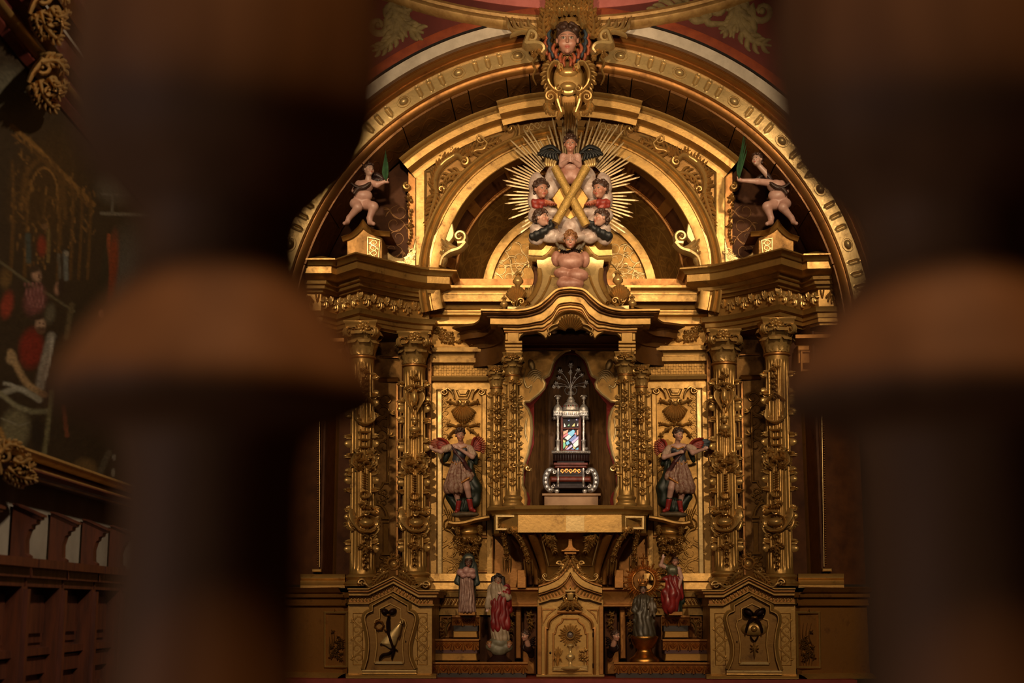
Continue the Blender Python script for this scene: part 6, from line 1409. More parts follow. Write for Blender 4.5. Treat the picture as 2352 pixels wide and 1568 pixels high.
# ------------------------------------------------------------------ shells and little urns standing on the canopy
for FLIP in (False, True):
    sd = LR(); YU = -.52
    t = thing('shell_finial', P(1185, 712, YU), f'gilt scallop shell on a small block, {sd} end of the canopy roof', 'finial')
    b = B(); box(b, 1165, 703, 1196, 713, YU-.02, YU+.1, 1); obj('block', b, GOLDB, t)
    b = B(); M = pl(YU); fan(b, 1187, 702, 6, 45, -40, 34, 9, 4.6, .05, M, .2)
    prism(b, [(1180, 703)]+[(1187+43*(1-.15*abs(k/6-1))*sin(radians(-42+k*6.4)), 702-43*(1-.15*abs(k/6-1))*cos(radians(-42+k*6.4))) for k in range(13)]+[(1193, 703)], YU, YU+.03); obj('shell', b, GOLDC, t, 60)
    b = B(); volute(b, 1180, 694, 4.5, 0, 1.2, 2.2, .05, pl(YU-.04)); volute(b, 1198, 694, 6, 0, 1.2, 2.6, .05, pl(YU-.03), tail=bez([(1186, 702), (1190, 692), (1194, 688)])); sprig(b, 1212, 695, 8, .04, pl(YU-.02), 3); obj('scrolls', b, GOLDC, t, 60)
    for nm, x, vb, k, yy in (('behind the scallop shell', 1190, 661, 1.0, YU+.12), ('outside the scallop shell', 1158, 711, .8, YU)):
        t = thing('flower_urn', P(x, vb, yy), f'small bulbous gilt urn with flower top {nm}, {sd} end of canopy', 'urn', 'urns on the canopy')
        b = B(); lathe(b, x, yy, [(5*k, vb), (6*k, vb-2*k), (4*k, vb-4*k), (11.5*k, vb-12*k), (11.5*k, vb-17*k), (7*k, vb-24*k), (4*k, vb-27*k), (6*k, vb-29*k), (4*k, vb-30*k)], 16, mod=lambda a, v: 1+.06*cos(8*a)); obj('body', b, GOLDC, t, 60)
        b = B()
        for j in range(7): a = 2*pi*j/7; q = P(x, vb-31*k, yy); s_ = S(yy)*k; tube(b, [q, q+Vector((6*s_*cos(a), 6*s_*sin(a), 3*s_)), q+Vector((9*s_*cos(a), 9*s_*sin(a), -1*s_))], [1.6*s_, 2.2*s_, .7*s_], 6)
        for (dz, r) in ((34, 4.5), (39, 3)): ball(b, P(x, vb-dz*k, yy), r*k*S(yy), 9, 6)
        obj('flower_top', b, GOLDC, t, 60)
FLIP = False
b = B(); box(b, 1172, 660, 1206, 668, -.42, .1); 
tag(obj('urn_stand', b, GOLDR), 'plain gilt block under the urn at the left of the canopy roof', 'block')
b = B(); box(b, 1414, 660, 1448, 668, -.42, .1); tag(obj('urn_stand', b, GOLDR), 'plain gilt block under the urn at the right of the canopy roof', 'block')
# ------------------------------------------------------------------ polychrome angels on their brackets
CLOTH = mat('pale brocade', (.40, .27, .19), .5, 0, (.17, .055, .035), 55, .1, 80, .75)
BODICE = mat('slate blue bodice', (.045, .045, .055), .4, 0, (.02, .02, .027), 30)
MAROON = mat('maroon sash', (.07, .018, .018), .45, 0, (.035, .008, .009), 25)
CLOAK = mat('black green cloak', (.014, .022, .013), .45, 0, (.006, .009, .006), 20)
BOOT = mat('red boot', (.30, .025, .020), .38, 0, (.17, .012, .010), 25)
HEM = mat('gold hem', (.50, .22, .05), .4, .5, (.28, .10, .02), 30)
ROCKM = mat('painted rock', (.14, .10, .055), .6, 0, (.05, .035, .02), 25)
SLEEVE = mat('white sleeve', (.48, .34, .25), .5, 0, (.30, .17, .12), 40)
def angel(right):
    X = (lambda x: 2615-x) if right else (lambda x: x); sx = -1 if right else 1; YF = -.12; sd = 'right' if right else 'left'
    t = thing('angel_statue', P(X(1068), 1186, YF), 'painted angel in pale skirt and red boots, ' + ('turned to the right, on the right bracket' if right else 'hand on chest, on the left bracket'), 'statue')
    def L(name, m, pr, k=3, hh=1.25, **kw):
        q = []
        for p in pr:
            p = list(p); p[1] = X(p[1])
            if p[0] == 'c': p[4] = X(p[4])
            q.append(tuple(p))
        return lump(name, t, m, q, YF, k, hh, **kw)
    phead(t, X(1057), 998, 14, YF, 12.2, rot((-36 if not right else 0)*-.25+(34 if right else 8), -8 if right else -14, 0), SKIND if not right else (.47, .25, .17), HAIRB, seed=21+right, blush=.7, hh=S(YF)*.95, ncurl=60, neck=(X(1059), 1018, 8, 6.5))
    # arms, chest and legs in one skin
    hand = lambda hx, hy, hd, ax, ay: [('e', hx, hy, hd, 3.6, 3.6, 2.6)]+[('c', hx+ax*2+ay*(i-1.5)*1.5, hy+ay*2-ax*(i-1.5)*1.5, hd+1, hx+ax*(8-abs(i-1.5)*.9)+ay*(i-1.5)*1.9, hy+ay*(8-abs(i-1.5)*.9)-ax*(i-1.5)*1.9, hd+2-(i % 2), 1.05, .75) for i in range(4)]+[('c', hx-ay*2.4, hy+ax*2.4, hd+2, hx+ax*3.5-ay*5, hy+ay*3.5+ax*5, hd+3, 1.15, .8)]
    if not right:
        fl_ = [('c', 1025, 1030, 12, 1013, 1037, 20, 6, 5.2), ('c', 1013, 1037, 20, 995, 1032, 26, 5, 3.2)]+hand(991, 1029, 27, -.55, -.83)
        fr_ = [('c', 1078, 1036, 10, 1085, 1049, 18, 6, 5.4), ('c', 1085, 1049, 18, 1056, 1031, 26, 5.2, 3.3)]+hand(1052, 1028, 27, -.95, -.28)
    else:
        fl_ = [('c', 1030, 1030, 12, 1024, 1040, 18, 6, 5.4), ('c', 1024, 1040, 18, 1000, 1032, 30, 5.2, 3.3)]+hand(996, 1030, 31, -.9, -.4)
        fr_ = [('c', 1084, 1034, 10, 1090, 1050, 18, 6, 5.6), ('c', 1090, 1050, 18, 1056, 1040, 28, 5.2, 3.2)]+hand(1052, 1038, 29, -.95, -.1)
    L('body', SKINP, [('e', 1058, 1029, 6, 17, 13, 10), ('c', 1044, 1025, 6, 1026, 1030, 12, 6.5, 6), ('c', 1072, 1027, 6, 1080, 1036, 10, 6.5, 6), ('c', 1057, 1040, 5, 1052, 1070, 4, 13, 12), ('c', 1047, 1080, 4, 1048, 1132, 10, 11, 7.4), ('c', 1048, 1132, 10, 1053, 1154, 6, 7, 5), ('c', 1062, 1080, 5, 1073, 1120, 18, 11, 8), ('c', 1073, 1120, 18, 1079, 1150, 8, 7.6, 5.2)]+fl_+fr_, 2.2, 1.0)
    L('boot', BOOT, [('c', 1054, 1150, 7, 1051, 1171, 5, 6.4, 5), ('c', 1051, 1172, 6, 1048, 1175, 14, 4.8, 3.6)], 2); L('boot', BOOT, [('c', 1078, 1147, 9, 1082, 1168, 6, 6.6, 5.2), ('c', 1082, 1169, 6, 1090, 1173, 14, 4.8, 3.6)], 2)
    L('boot_cuff', CLOAK, [('e', 1054, 1148, 7, 7.6, 3, 7.4)], 2); L('boot_cuff', CLOAK, [('e', 1078, 1144, 9, 7.8, 3, 7.6)], 2)
    L('bodice', BODICE, [('e', 1058, 1036, 8, 17, 12, 10), ('c', 1056, 1044, 6, 1050, 1066, 5, 14, 13.5), ('e', 1047, 1036, 14, 7, 6, 6), ('e', 1067, 1033, 14, 8, 6, 6), ('-', 1060, 1018, 12, 11, 10, 14)], 3)
    L('neckline', HEM, [('c', 1045, 1026, 14, 1058, 1031, 18, 2, 2), ('c', 1058, 1031, 18, 1072, 1025, 14, 2, 2), ('c', 1037, 1060, 12, 1048, 1066, 19, 2, 2), ('c', 1048, 1066, 19, 1062, 1062, 16, 2, 2)], 2, kind='stuff')
    L('sash', MAROON, [('c', 1036, 1022, 13, 1046, 1038, 18, 2.4, 3), ('c', 1046, 1038, 18, 1064, 1060, 17, 3, 3.6), ('c', 1064, 1060, 17, 1078, 1082, 8, 4, 6), ('c', 1078, 1082, 8, 1081, 1106, 2, 6, 5), ('c', 1046, 1034, 16, 1068, 1062, 13, 2.6, 4)], 3)
    fd = folds(13, 1.5, X(1054), YF-.02, seed=right)
    L('skirt', CLOTH, [('c', 1052, 1066, 5, 1046, 1118, 7, 15, 27), ('e', 1072, 1094, 10, 16, 14, 12), ('-', 1094, 1140, 12, 32, 36, 50), ('-', 1046, 1160, 8, 70, 27, 70)], 4, disp=fd)
    L('hem_border', HEM, [('c', 1032, 1130, 20, 1046, 1126, 26, 2.6, 2.6), ('c', 1046, 1126, 26, 1060, 1108, 26, 2.6, 2.6), ('c', 1060, 1108, 26, 1078, 1097, 22, 2.6, 2.4)], 2)
    L('cloak', CLOAK, [('c', 1074, 1090, 0, 1092, 1120, -2, 14, 16), ('c', 1092, 1120, -2, 1090, 1150, -4, 14, 14), ('c', 1090, 1150, -4, 1066, 1168, -6, 12, 10), ('c', 1034, 1140, -6, 1050, 1165, -6, 10, 10), ('c', 1050, 1160, -8, 1080, 1150, -8, 12, 12), ('c', 1080, 1060, -2, 1082, 1090, -2, 6, 10), ('c', 1028, 1040, 0, 1022, 1058, -2, 8, 5), ('c', 1090, 1046, 2, 1094, 1064, 0, 7, 4)], 4, disp=folds(9, 1.2, X(1070), YF+.02))
    L('sleeve', SLEEVE, [('c', 1032, 1028, 11, 1021, 1032, 15, 8.5, 7.5)], 2, disp=folds(10, .8, X(1026), YF-.05)); L('sleeve', SLEEVE, [('c', 1078, 1030, 10, 1086, 1042, 14, 8.5, 8)], 2, disp=folds(10, .8, X(1080), YF-.05))
    for s in (-1, 1):
        rx, ry = (1036, 1030) if s < 0 else (1082, 1034); a0, a1, L0 = (62, 104, 50) if s < 0 else (30, 104, 40)
        if right and s < 0: a0, a1, L0 = 66, 96, 56
        if right and s > 0: a0, a1, L0 = 40, 116, 36
        for nm, m, k0, k1, n, w, yy in (('long_feathers', WINGO if not (right and s < 0) else WINGB, .45, 1.0, 10, 2.3, YF+.03), ('wing', WINGR, .05, .72, 8, 3.4, YF+.012)):
            fs = []
            for i in range(n):
                a = radians(a0+(a1-a0)*i/(n-1)); L1 = L0*(1-.28*abs(i/(n-1)-.25)); d = (s*sin(a), -cos(a)); p = [(X(rx+d[0]*L1*t+s*0), ry+d[1]*L1*t-5*sin(pi*t)) for t in (k0, (k0+k1)/2, k1)]; fs.append((p, w))
            wing(nm, t, m, fs, yy, 0, .025)
        stroke_b = B(); a = radians(a0-4); stroke(stroke_b, bez([(X(rx), ry), (X(rx+s*L0*.3*sin(a)), ry-L0*.45*cos(a)-6), (X(rx+s*L0*.75*sin(a)), ry-L0*.75*cos(a)-4)]), 4, .04, pl(YF), 10); obj('wing_arm', stroke_b, WINGR, t, 60)
    v = lump('rock_base', t, ROCKM, [('e', X(1060), 1181, 4, 22, 6.5, 18), ('e', X(1080), 1181, 4, 20, 6, 16), ('e', X(1052), 1183, 8, 14, 5, 12)], YF, 2, 1.4)
    # bracket under the angel
    t = thing('angel_bracket', P(X(1070), 1300, .08), f'leafy carved wall bracket with moulded top under the {sd} angel', 'bracket')
    b = B(); up = [(X(x), y) for x, y in bez([(1030, 1198), (1046, 1201), (1070, 1198), (1092, 1192), (1124, 1186)], 5)]
    frame(b, up, [(3*sx, -.25), (3*sx, .0), (4*sx, .03), (2*sx, .045), (-2*sx, .045), (-4*sx, .03), (-6*sx, .01), (-8*sx, -.02), (-8*sx, -.25)], YF-.06, M=pp(YF-.06)); obj('bracket_top', b, GOLD, t, 50)
    b = B(); lathe(b, X(1076), .0, [(34, 1206), (30, 1209), (28, 1212), (26, 1222), (27, 1224), (22, 1228)], 24); obj('drum', b, GOLD, t, 50)
    lump('core', t, GOLDD, [('e', X(1074), 1238, 6, 34, 14, 26), ('e', X(1078), 1262, 2, 24, 18, 18), ('e', X(1086), 1290, -4, 14, 22, 12)], .02, 5, 2)
    b = B(); M = pl(-.09); rr = random.Random(6)
    for k in range(16): 
        x, y = 1074+rr.uniform(-30, 28), 1240+rr.uniform(-14, 36); x = 1078+(x-1074)*(1-.4*max(0, (y-1244)/40)); sprig(b, X(x), y, 10, .06, M, k, 7)
    for x in (1052, 1104): acanthus(b, [(X(x), 1206), (X(x-2), 1218), (X(x+1), 1230)], 2.6, .07, pl(-.11), 4, seed=3)
    volute(b, X(1099), 1238, 6, 0, 1.2, 2.4, .06, M); flower(b, X(1052), 1244, 8, .07, M); acanthus(b, bez([(X(1080), 1268), (X(1090), 1290), (X(1090), 1318)]), 3.4, .05, pl(-.03), 6, seed=5); obj('leaf_carving', b, GOLDC, t, 60)
for r in (False, True): angel(r)
# ------------------------------------------------------------------ four small statues on the altar
def statue(nm, label, x, y, YF): return thing(nm, P(x, y, YF), label, 'statue')
YF = -.20
t = statue('nun_statue', 'small painted statue of a veiled woman in rosy pleated dress, on the left upper shelf', 1071, 1413, YF)
def veil(p, s): return .8*s*np.sin(p[:, 0]/s/2.2)
phead(t, 1076, 1291, 8, YF, 9.5, rot(4, -22), (.13, .06, .04), HAIRB, seed=3, ncurl=10, blush=.1, hh=S(YF)*.95, neck=(1075, 1306, 4, 6))
lump('gown', t, mat('rosy brown gown', (.34, .20, .155), .42, .05, (.16, .075, .055), 30), [('c', 1072, 1318, 4, 1072, 1340, 4, 14, 14), ('c', 1072, 1340, 4, 1073, 1402, 4, 14, 19), ('-', 1073, 1420, 4, 44, 14, 44)], YF, 4, 1.1, disp=folds(15, 1.3, 1072, YF-.01))
lump('hands_and_roses', t, mat('rose sleeve', (.46, .25, .22), .45, 0, (.26, .11, .09), 40), [('e', 1058, 1314, 14, 9, 8, 8), ('e', 1071, 1310, 18, 9, 9, 7), ('e', 1083, 1312, 16, 9, 8, 7), ('e', 1064, 1322, 16, 7, 6, 7), ('e', 1086, 1322, 14, 7, 7, 7), ('e', 1076, 1321, 18, 6, 5, 6)], YF, 2, 1.0)
lump('veil', t, mat('green grey veil', (.045, .055, .045), .45, 0, (.018, .022, .018), 20), [('c', 1076, 1284, 0, 1075, 1300, -4, 14, 16), ('c', 1064, 1296, -2, 1050, 1335, 2, 7, 7), ('c', 1088, 1296, -2, 1096, 1338, 2, 7, 6), ('c', 1073, 1300, -10, 1073, 1400, -10, 18, 20), ('c', 1050, 1335, 2, 1060, 1345, 12, 6, 4), ('c', 1096, 1338, 2, 1086, 1346, 12, 6, 4), ('-', 1076, 1292, 14, 10, 14, 14), ('-', 1072, 1360, 16, 19, 60, 22)], YF, 3, 1.1)
lump('coif', t, mat('pale coif', (.33, .28, .19), .5), [('e', 1077, 1281, 8, 9, 4.5, 7)], YF, 2, 1.0)
b = B(); box(b, 1053, 1405, 1092, 1413, YF-.05, YF+.08, 1); obj('base', b, GOLDR, t)
YF = -.30
t = statue('red_mantle_statue', 'bearded statue in white robe and red mantle on a cloud, left of the tabernacle', 1145, 1520, YF)
phead(t, 1144, 1331, 6, YF, 10.5, rot(6, -8), (.24, .12, .07), mat('black brown hair', (.02, .011, .008), .5), seed=4, ncurl=26, blush=.2, hh=S(YF)*1.0, neck=(1143, 1350, 2, 7))
lump('long_hair', t, bpy.data.materials['black brown hair'], [('c', 1134, 1328, -2, 1133, 1348, -2, 6, 6), ('c', 1154, 1328, -2, 1156, 1350, -2, 6, 6), ('c', 1144, 1330, -8, 1144, 1352, -6, 12, 12), ('e', 1144, 1345, 10, 6, 6, 4)], YF, 3, 1.1)
lump('robe', t, mat('cream robe', (.36, .27, .18), .5, 0, (.22, .15, .09), 20), [('c', 1140, 1352, 2, 1142, 1390, 2, 17, 15), ('c', 1142, 1390, 2, 1148, 1450, 2, 15, 18), ('c', 1148, 1450, 0, 1150, 1464, 0, 19, 20), ('c', 1128, 1352, 2, 1122, 1376, 6, 7.5, 6), ('c', 1122, 1376, 6, 1121, 1392, 8, 6, 6.5), ('c', 1160, 1354, 2, 1167, 1372, 8, 8, 7), ('c', 1167, 1372, 8, 1154, 1364, 16, 6, 5)], YF, 4, 1.2, disp=folds(12, 1.0, 1146, YF))
lump('mantle', t, mat('crimson mantle', (.22, .012, .012), .45, 0, (.10, .006, .007), 16), [('c', 1138, 1382, 8, 1150, 1372, 10, 8, 8), ('c', 1150, 1372, 8, 1162, 1362, 6, 8, 9), ('c', 1140, 1385, 8, 1144, 1440, 10, 13, 13), ('c', 1150, 1380, 6, 1160, 1436, 6, 14, 13), ('c', 1136, 1430, 10, 1134, 1452, 8, 9, 3), ('c', 1162, 1350, -4, 1168, 1400, -4, 9, 8)], YF, 4, 1.2, disp=folds(10, 1.6, 1148, YF, .25))
HC_ = [('e', 1119, 1397, 8, 3, 3.6, 2.4)]+[('c', 1117.6+i*1.3, 1399, 8, 1115.5+i*1.8, 1405-abs(i-1.5)*.6, 9.5, .85, .6) for i in range(4)]+[('c', 1121, 1396, 9, 1124, 1400, 11, .9, .6)]
lump('hand', t, SKINP, HC_, YF, .8, .7); lump('hand', t, SKINP, [('e', 1150, 1362, 20, 3.4, 2.8, 2.2)]+[('c', 1148, 1360.6+i*1.3, 21, 1143.5+abs(i-1.5)*.5, 1359+i*1.5, 21.5, .8, .6) for i in range(4)]+[('c', 1150, 1360, 21, 1148, 1355.5, 21, .9, .6)], YF, .8, .7)
lump('cloud_base', t, mat('grey green cloud', (.18, .16, .105), .5, 0, (.09, .075, .045), 20), [('e', 1147, 1474, 2, 24, 12, 18), ('e', 1132, 1484, 4, 16, 12, 14), ('e', 1160, 1486, 4, 17, 12, 14), ('e', 1146, 1492, 6, 18, 14, 14), ('e', 1150, 1478, 12, 9, 7, 8)], YF, 2.5, 1.3)
for x in (1124, 1170): 
    h = phead(t, x, 1480, 14, YF, 6.5, rot(-20 if x > 1140 else 20, -10), (.32, .16, .10), HAIRG, seed=x, ncurl=24, hh=S(YF)*.8)
b = B(); lathe(b, 1147, YF, [(16, 1498), (15, 1505), (22, 1512), (28, 1516), (28, 1521)], 24); obj('plinth', b, EBONY, t, 50)
YF = -.26
t = statue('virgin_statue', 'dark crowned mother and child statue on a brass urn, in front of a rayed halo', 1478, 1464, YF)
DK = mat('blackened robe', (.075, .058, .036), .4, .15, (.028, .021, .013), 25)
phead(t, 1477, 1354, 6, YF, 9, rot(0, -8), (.15, .075, .045), bpy.data.materials['black brown hair'], seed=6, ncurl=20, blush=.1, hh=S(YF)*.95, neck=(1477, 1370, 2, 6))
lump('robe', t, DK, [('e', 1477, 1378, 2, 19, 12, 12), ('c', 1477, 1382, 2, 1478, 1420, 4, 17, 20), ('c', 1478, 1420, 4, 1480, 1456, 4, 22, 25), ('c', 1462, 1380, 2, 1456, 1400, 8, 7, 6), ('c', 1456, 1400, 8, 1464, 1408, 16, 6, 5), ('c', 1494, 1384, 4, 1502, 1402, 10, 7, 7), ('e', 1468, 1436, 14, 8, 10, 8), ('e', 1490, 1438, 14, 8, 10, 8), ('c', 1456, 1424, 12, 1478, 1452, 20, 2.6, 2.6), ('c', 1478, 1452, 20, 1502, 1426, 12, 2.6, 2.6)], YF, 3, 1.15, disp=folds(12, 1.0, 1478, YF, .15))
lump('child', t, mat('child gown', (.11, .075, .042), .4, .1, (.05, .032, .018), 30), [('e', 1497, 1376, 14, 5, 6, 5.5), ('c', 1497, 1386, 13, 1498, 1402, 14, 8, 9), ('c', 1491, 1386, 16, 1489, 1396, 20, 3.6, 3), ('c', 1503, 1386, 16, 1506, 1396, 19, 3.6, 3), ('c', 1496, 1404, 18, 1494, 1414, 20, 4, 3), ('c', 1501, 1404, 18, 1503, 1414, 20, 4, 3)], YF, 1.6, .9)
b = B(); lathe(b, 1477, YF-.02, [(8.5, 1346), (9, 1342), (10, 1340), (9, 1338)], 16); 
for k in range(9): a = 2*pi*k/9; q = P(1477, 1339, YF-.02); r = 9*S(YF); tube(b, [q+Vector((r*cos(a), r*sin(a), 0)), q+Vector((1.25*r*cos(a), 1.25*r*sin(a), 6*S(YF))), q+Vector((1.1*r*cos(a), 1.1*r*sin(a), 10*S(YF)))], [1.6*S(YF), 2*S(YF), .8*S(YF)], 6)
obj('crown', b, LACEG, t, 60)
t = thing('rayed_halo', P(1478, 1378, YF+.06), 'round gilt halo of rays topped by a small cross, behind the crowned mother', 'halo')
b = B(); M = pl(YF+.06); stroke(b, spiral(1478, 1334, 26, 26, 0, 360, 40), 3.4, .02, M, 40); obj('ring', b, LACEG, t, 60)
for k in range(36):
    a = radians(-158+316*k/35); b = B(); r1 = 46 if k % 2 else 38; stroke(b, [(1478+28*sin(a), 1334-28*cos(a)), (1478+34*sin(a+.04), 1334-34*cos(a+.04)), (1478+r1*sin(a-.02), 1334-r1*cos(a-.02))], [(0, 2.6), (.5, 2), (.8, 2.8), (1, .6)], .016, M, 6, 4)
    if k % 2: dome(b, 1478+r1*sin(a), 1334-r1*cos(a), 2.2, 2.2, .02, M, 7, 2)
    obj('ray', b, LACEG, t, 60)
b = B(); stroke(b, [(1478, 1302), (1478, 1290), (1478, 1272)], 1.9, .016, M, 6); stroke(b, [(1470, 1281), (1478, 1281), (1486, 1281)], 1.9, .016, M, 6)
for x, y in ((1478, 1272), (1470, 1281), (1486, 1281)): dome(b, x, y, 2.6, 2.6, .018, M, 7, 2)
obj('cross', b, LACEG, t, 60)
t = thing('brass_urn', P(1478, 1521, YF), 'wide polished brass urn stand under the crowned mother and child', 'urn')
b = B(); lathe(b, 1480, YF, [(30, 1461), (31, 1463), (29, 1468), (28, 1472), (24, 1480), (22, 1486), (17, 1489), (16, 1494), (18, 1497), (20, 1501), (24, 1506), (31, 1511), (33, 1515), (33, 1520)], 36); obj('bowl', b, BRASS, t, 60)
b = B(); lathe(b, 1480, YF, [(26, 1459), (28, 1460), (28, 1463), (10, 1463)], 30); obj('lid', b, BRASS, t, 60)
YF = -.20
t = statue('red_skirt_statue', 'small painted statue looking up, green bodice and red mantle, on the right upper shelf', 1550, 1413, YF)
phead(t, 1551, 1291, 8, YF, 9, rot(-14, 24), (.30, .14, .09), HAIRB, seed=8, ncurl=34, blush=.5, hh=S(YF)*.95, neck=(1548, 1304, 4, 5.5))
lump('bodice', t, mat('grey green bodice', (.13, .125, .07), .35, .25, (.06, .055, .03), 30), [('c', 1545, 1308, 4, 1543, 1330, 4, 12, 11), ('e', 1540, 1310, 12, 6, 8, 5), ('e', 1550, 1310, 12, 6, 8, 5), ('c', 1534, 1304, 4, 1522, 1296, 4, 6, 5)], YF, 3, 1.0)
lump('mantle', t, mat('red lacquer mantle', (.26, .022, .018), .33, 0, (.11, .008, .008), 18), [('c', 1543, 1332, 6, 1545, 1366, 10, 14, 17), ('c', 1545, 1366, 10, 1540, 1392, 8, 17, 18), ('c', 1528, 1360, 10, 1524, 1392, 8, 9, 5), ('e', 1538, 1350, 16, 8, 16, 8), ('c', 1556, 1334, 6, 1560, 1370, 6, 8, 9), ('c', 1522, 1330, 6, 1548, 1326, 14, 4, 4)], YF, 3, 1.1, disp=folds(9, 1.7, 1544, YF, .3))
lump('arm', t, SKINP, [('c', 1558, 1306, 4, 1565, 1326, 4, 5.6, 5), ('c', 1565, 1326, 4, 1560, 1344, 14, 4.8, 3.2), ('e', 1559, 1348, 15, 3, 3.4, 2.4)]+[('c', 1557.4+i*1.1, 1350, 15.5, 1556+i*1.3, 1355.5-abs(i-1.5)*.6, 16.5, .8, .55) for i in range(4)]+[('c', 1557, 1347, 16, 1554, 1350, 18, .9, .6)], YF, 1.4, .8)
lump('raised_arm', t, SKINP, [('c', 1530, 1302, 4, 1518, 1298, 8, 5.4, 4.6), ('c', 1518, 1298, 8, 1522, 1284, 12, 4.4, 3), ('e', 1523, 1280, 13, 3, 3.4, 2.4)]+[('c', 1521.6+i*1.1, 1278, 13.5, 1521.6+i*1.3, 1272.5+abs(i-1.5)*.6, 14, .8, .55) for i in range(4)]+[('c', 1525, 1280, 14, 1528, 1277, 15, .9, .6)], YF, 1.4, .8)
lump('lower_robe', t, CLOAK, [('c', 1552, 1370, -2, 1554, 1402, 0, 14, 13), ('c', 1560, 1330, -6, 1566, 1380, -4, 8, 8)], YF, 3, 1.3, disp=folds(8, 1, 1552, YF))
b = B(); box(b, 1536, 1404, 1568, 1413, YF-.06, YF+.08, 1); obj('base', b, GOLDR, t)
# cherub heads either side of the tabernacle
for FLIP in (False, True):
    sd = LR(); YF = -.24
    t = thing('niche_cherub', P(1212, 1496, YF), f'small cherub head with dark wings on the bracket {sd} of the tabernacle', 'cherub', 'niche cherubs')
    phead(t, 1207, 1459, 12, YF, 10, rot(-48, -8), (.40, .21, .15), HAIRB, seed=14, ncurl=40, blush=.7, hh=S(YF)*1.0, neck=(1213, 1480, 4, 7))
    wing('wing', t, EBONY, [([(1214, 1478), (1222, 1468+i*4), (1230, 1462+i*7)], 3) for i in range(4)]+[([(1206, 1478), (1202, 1484+i*3), (1206+i*3, 1496)], 3) for i in range(3)], YF-.0, 0, .03)
    lump('bust', t, EBONY, [('e', 1212, 1486, 0, 10, 12, 9), ('c', 1216, 1490, -4, 1220, 1504, -14, 8, 7)], YF, 3, 1.3)
FLIP = False
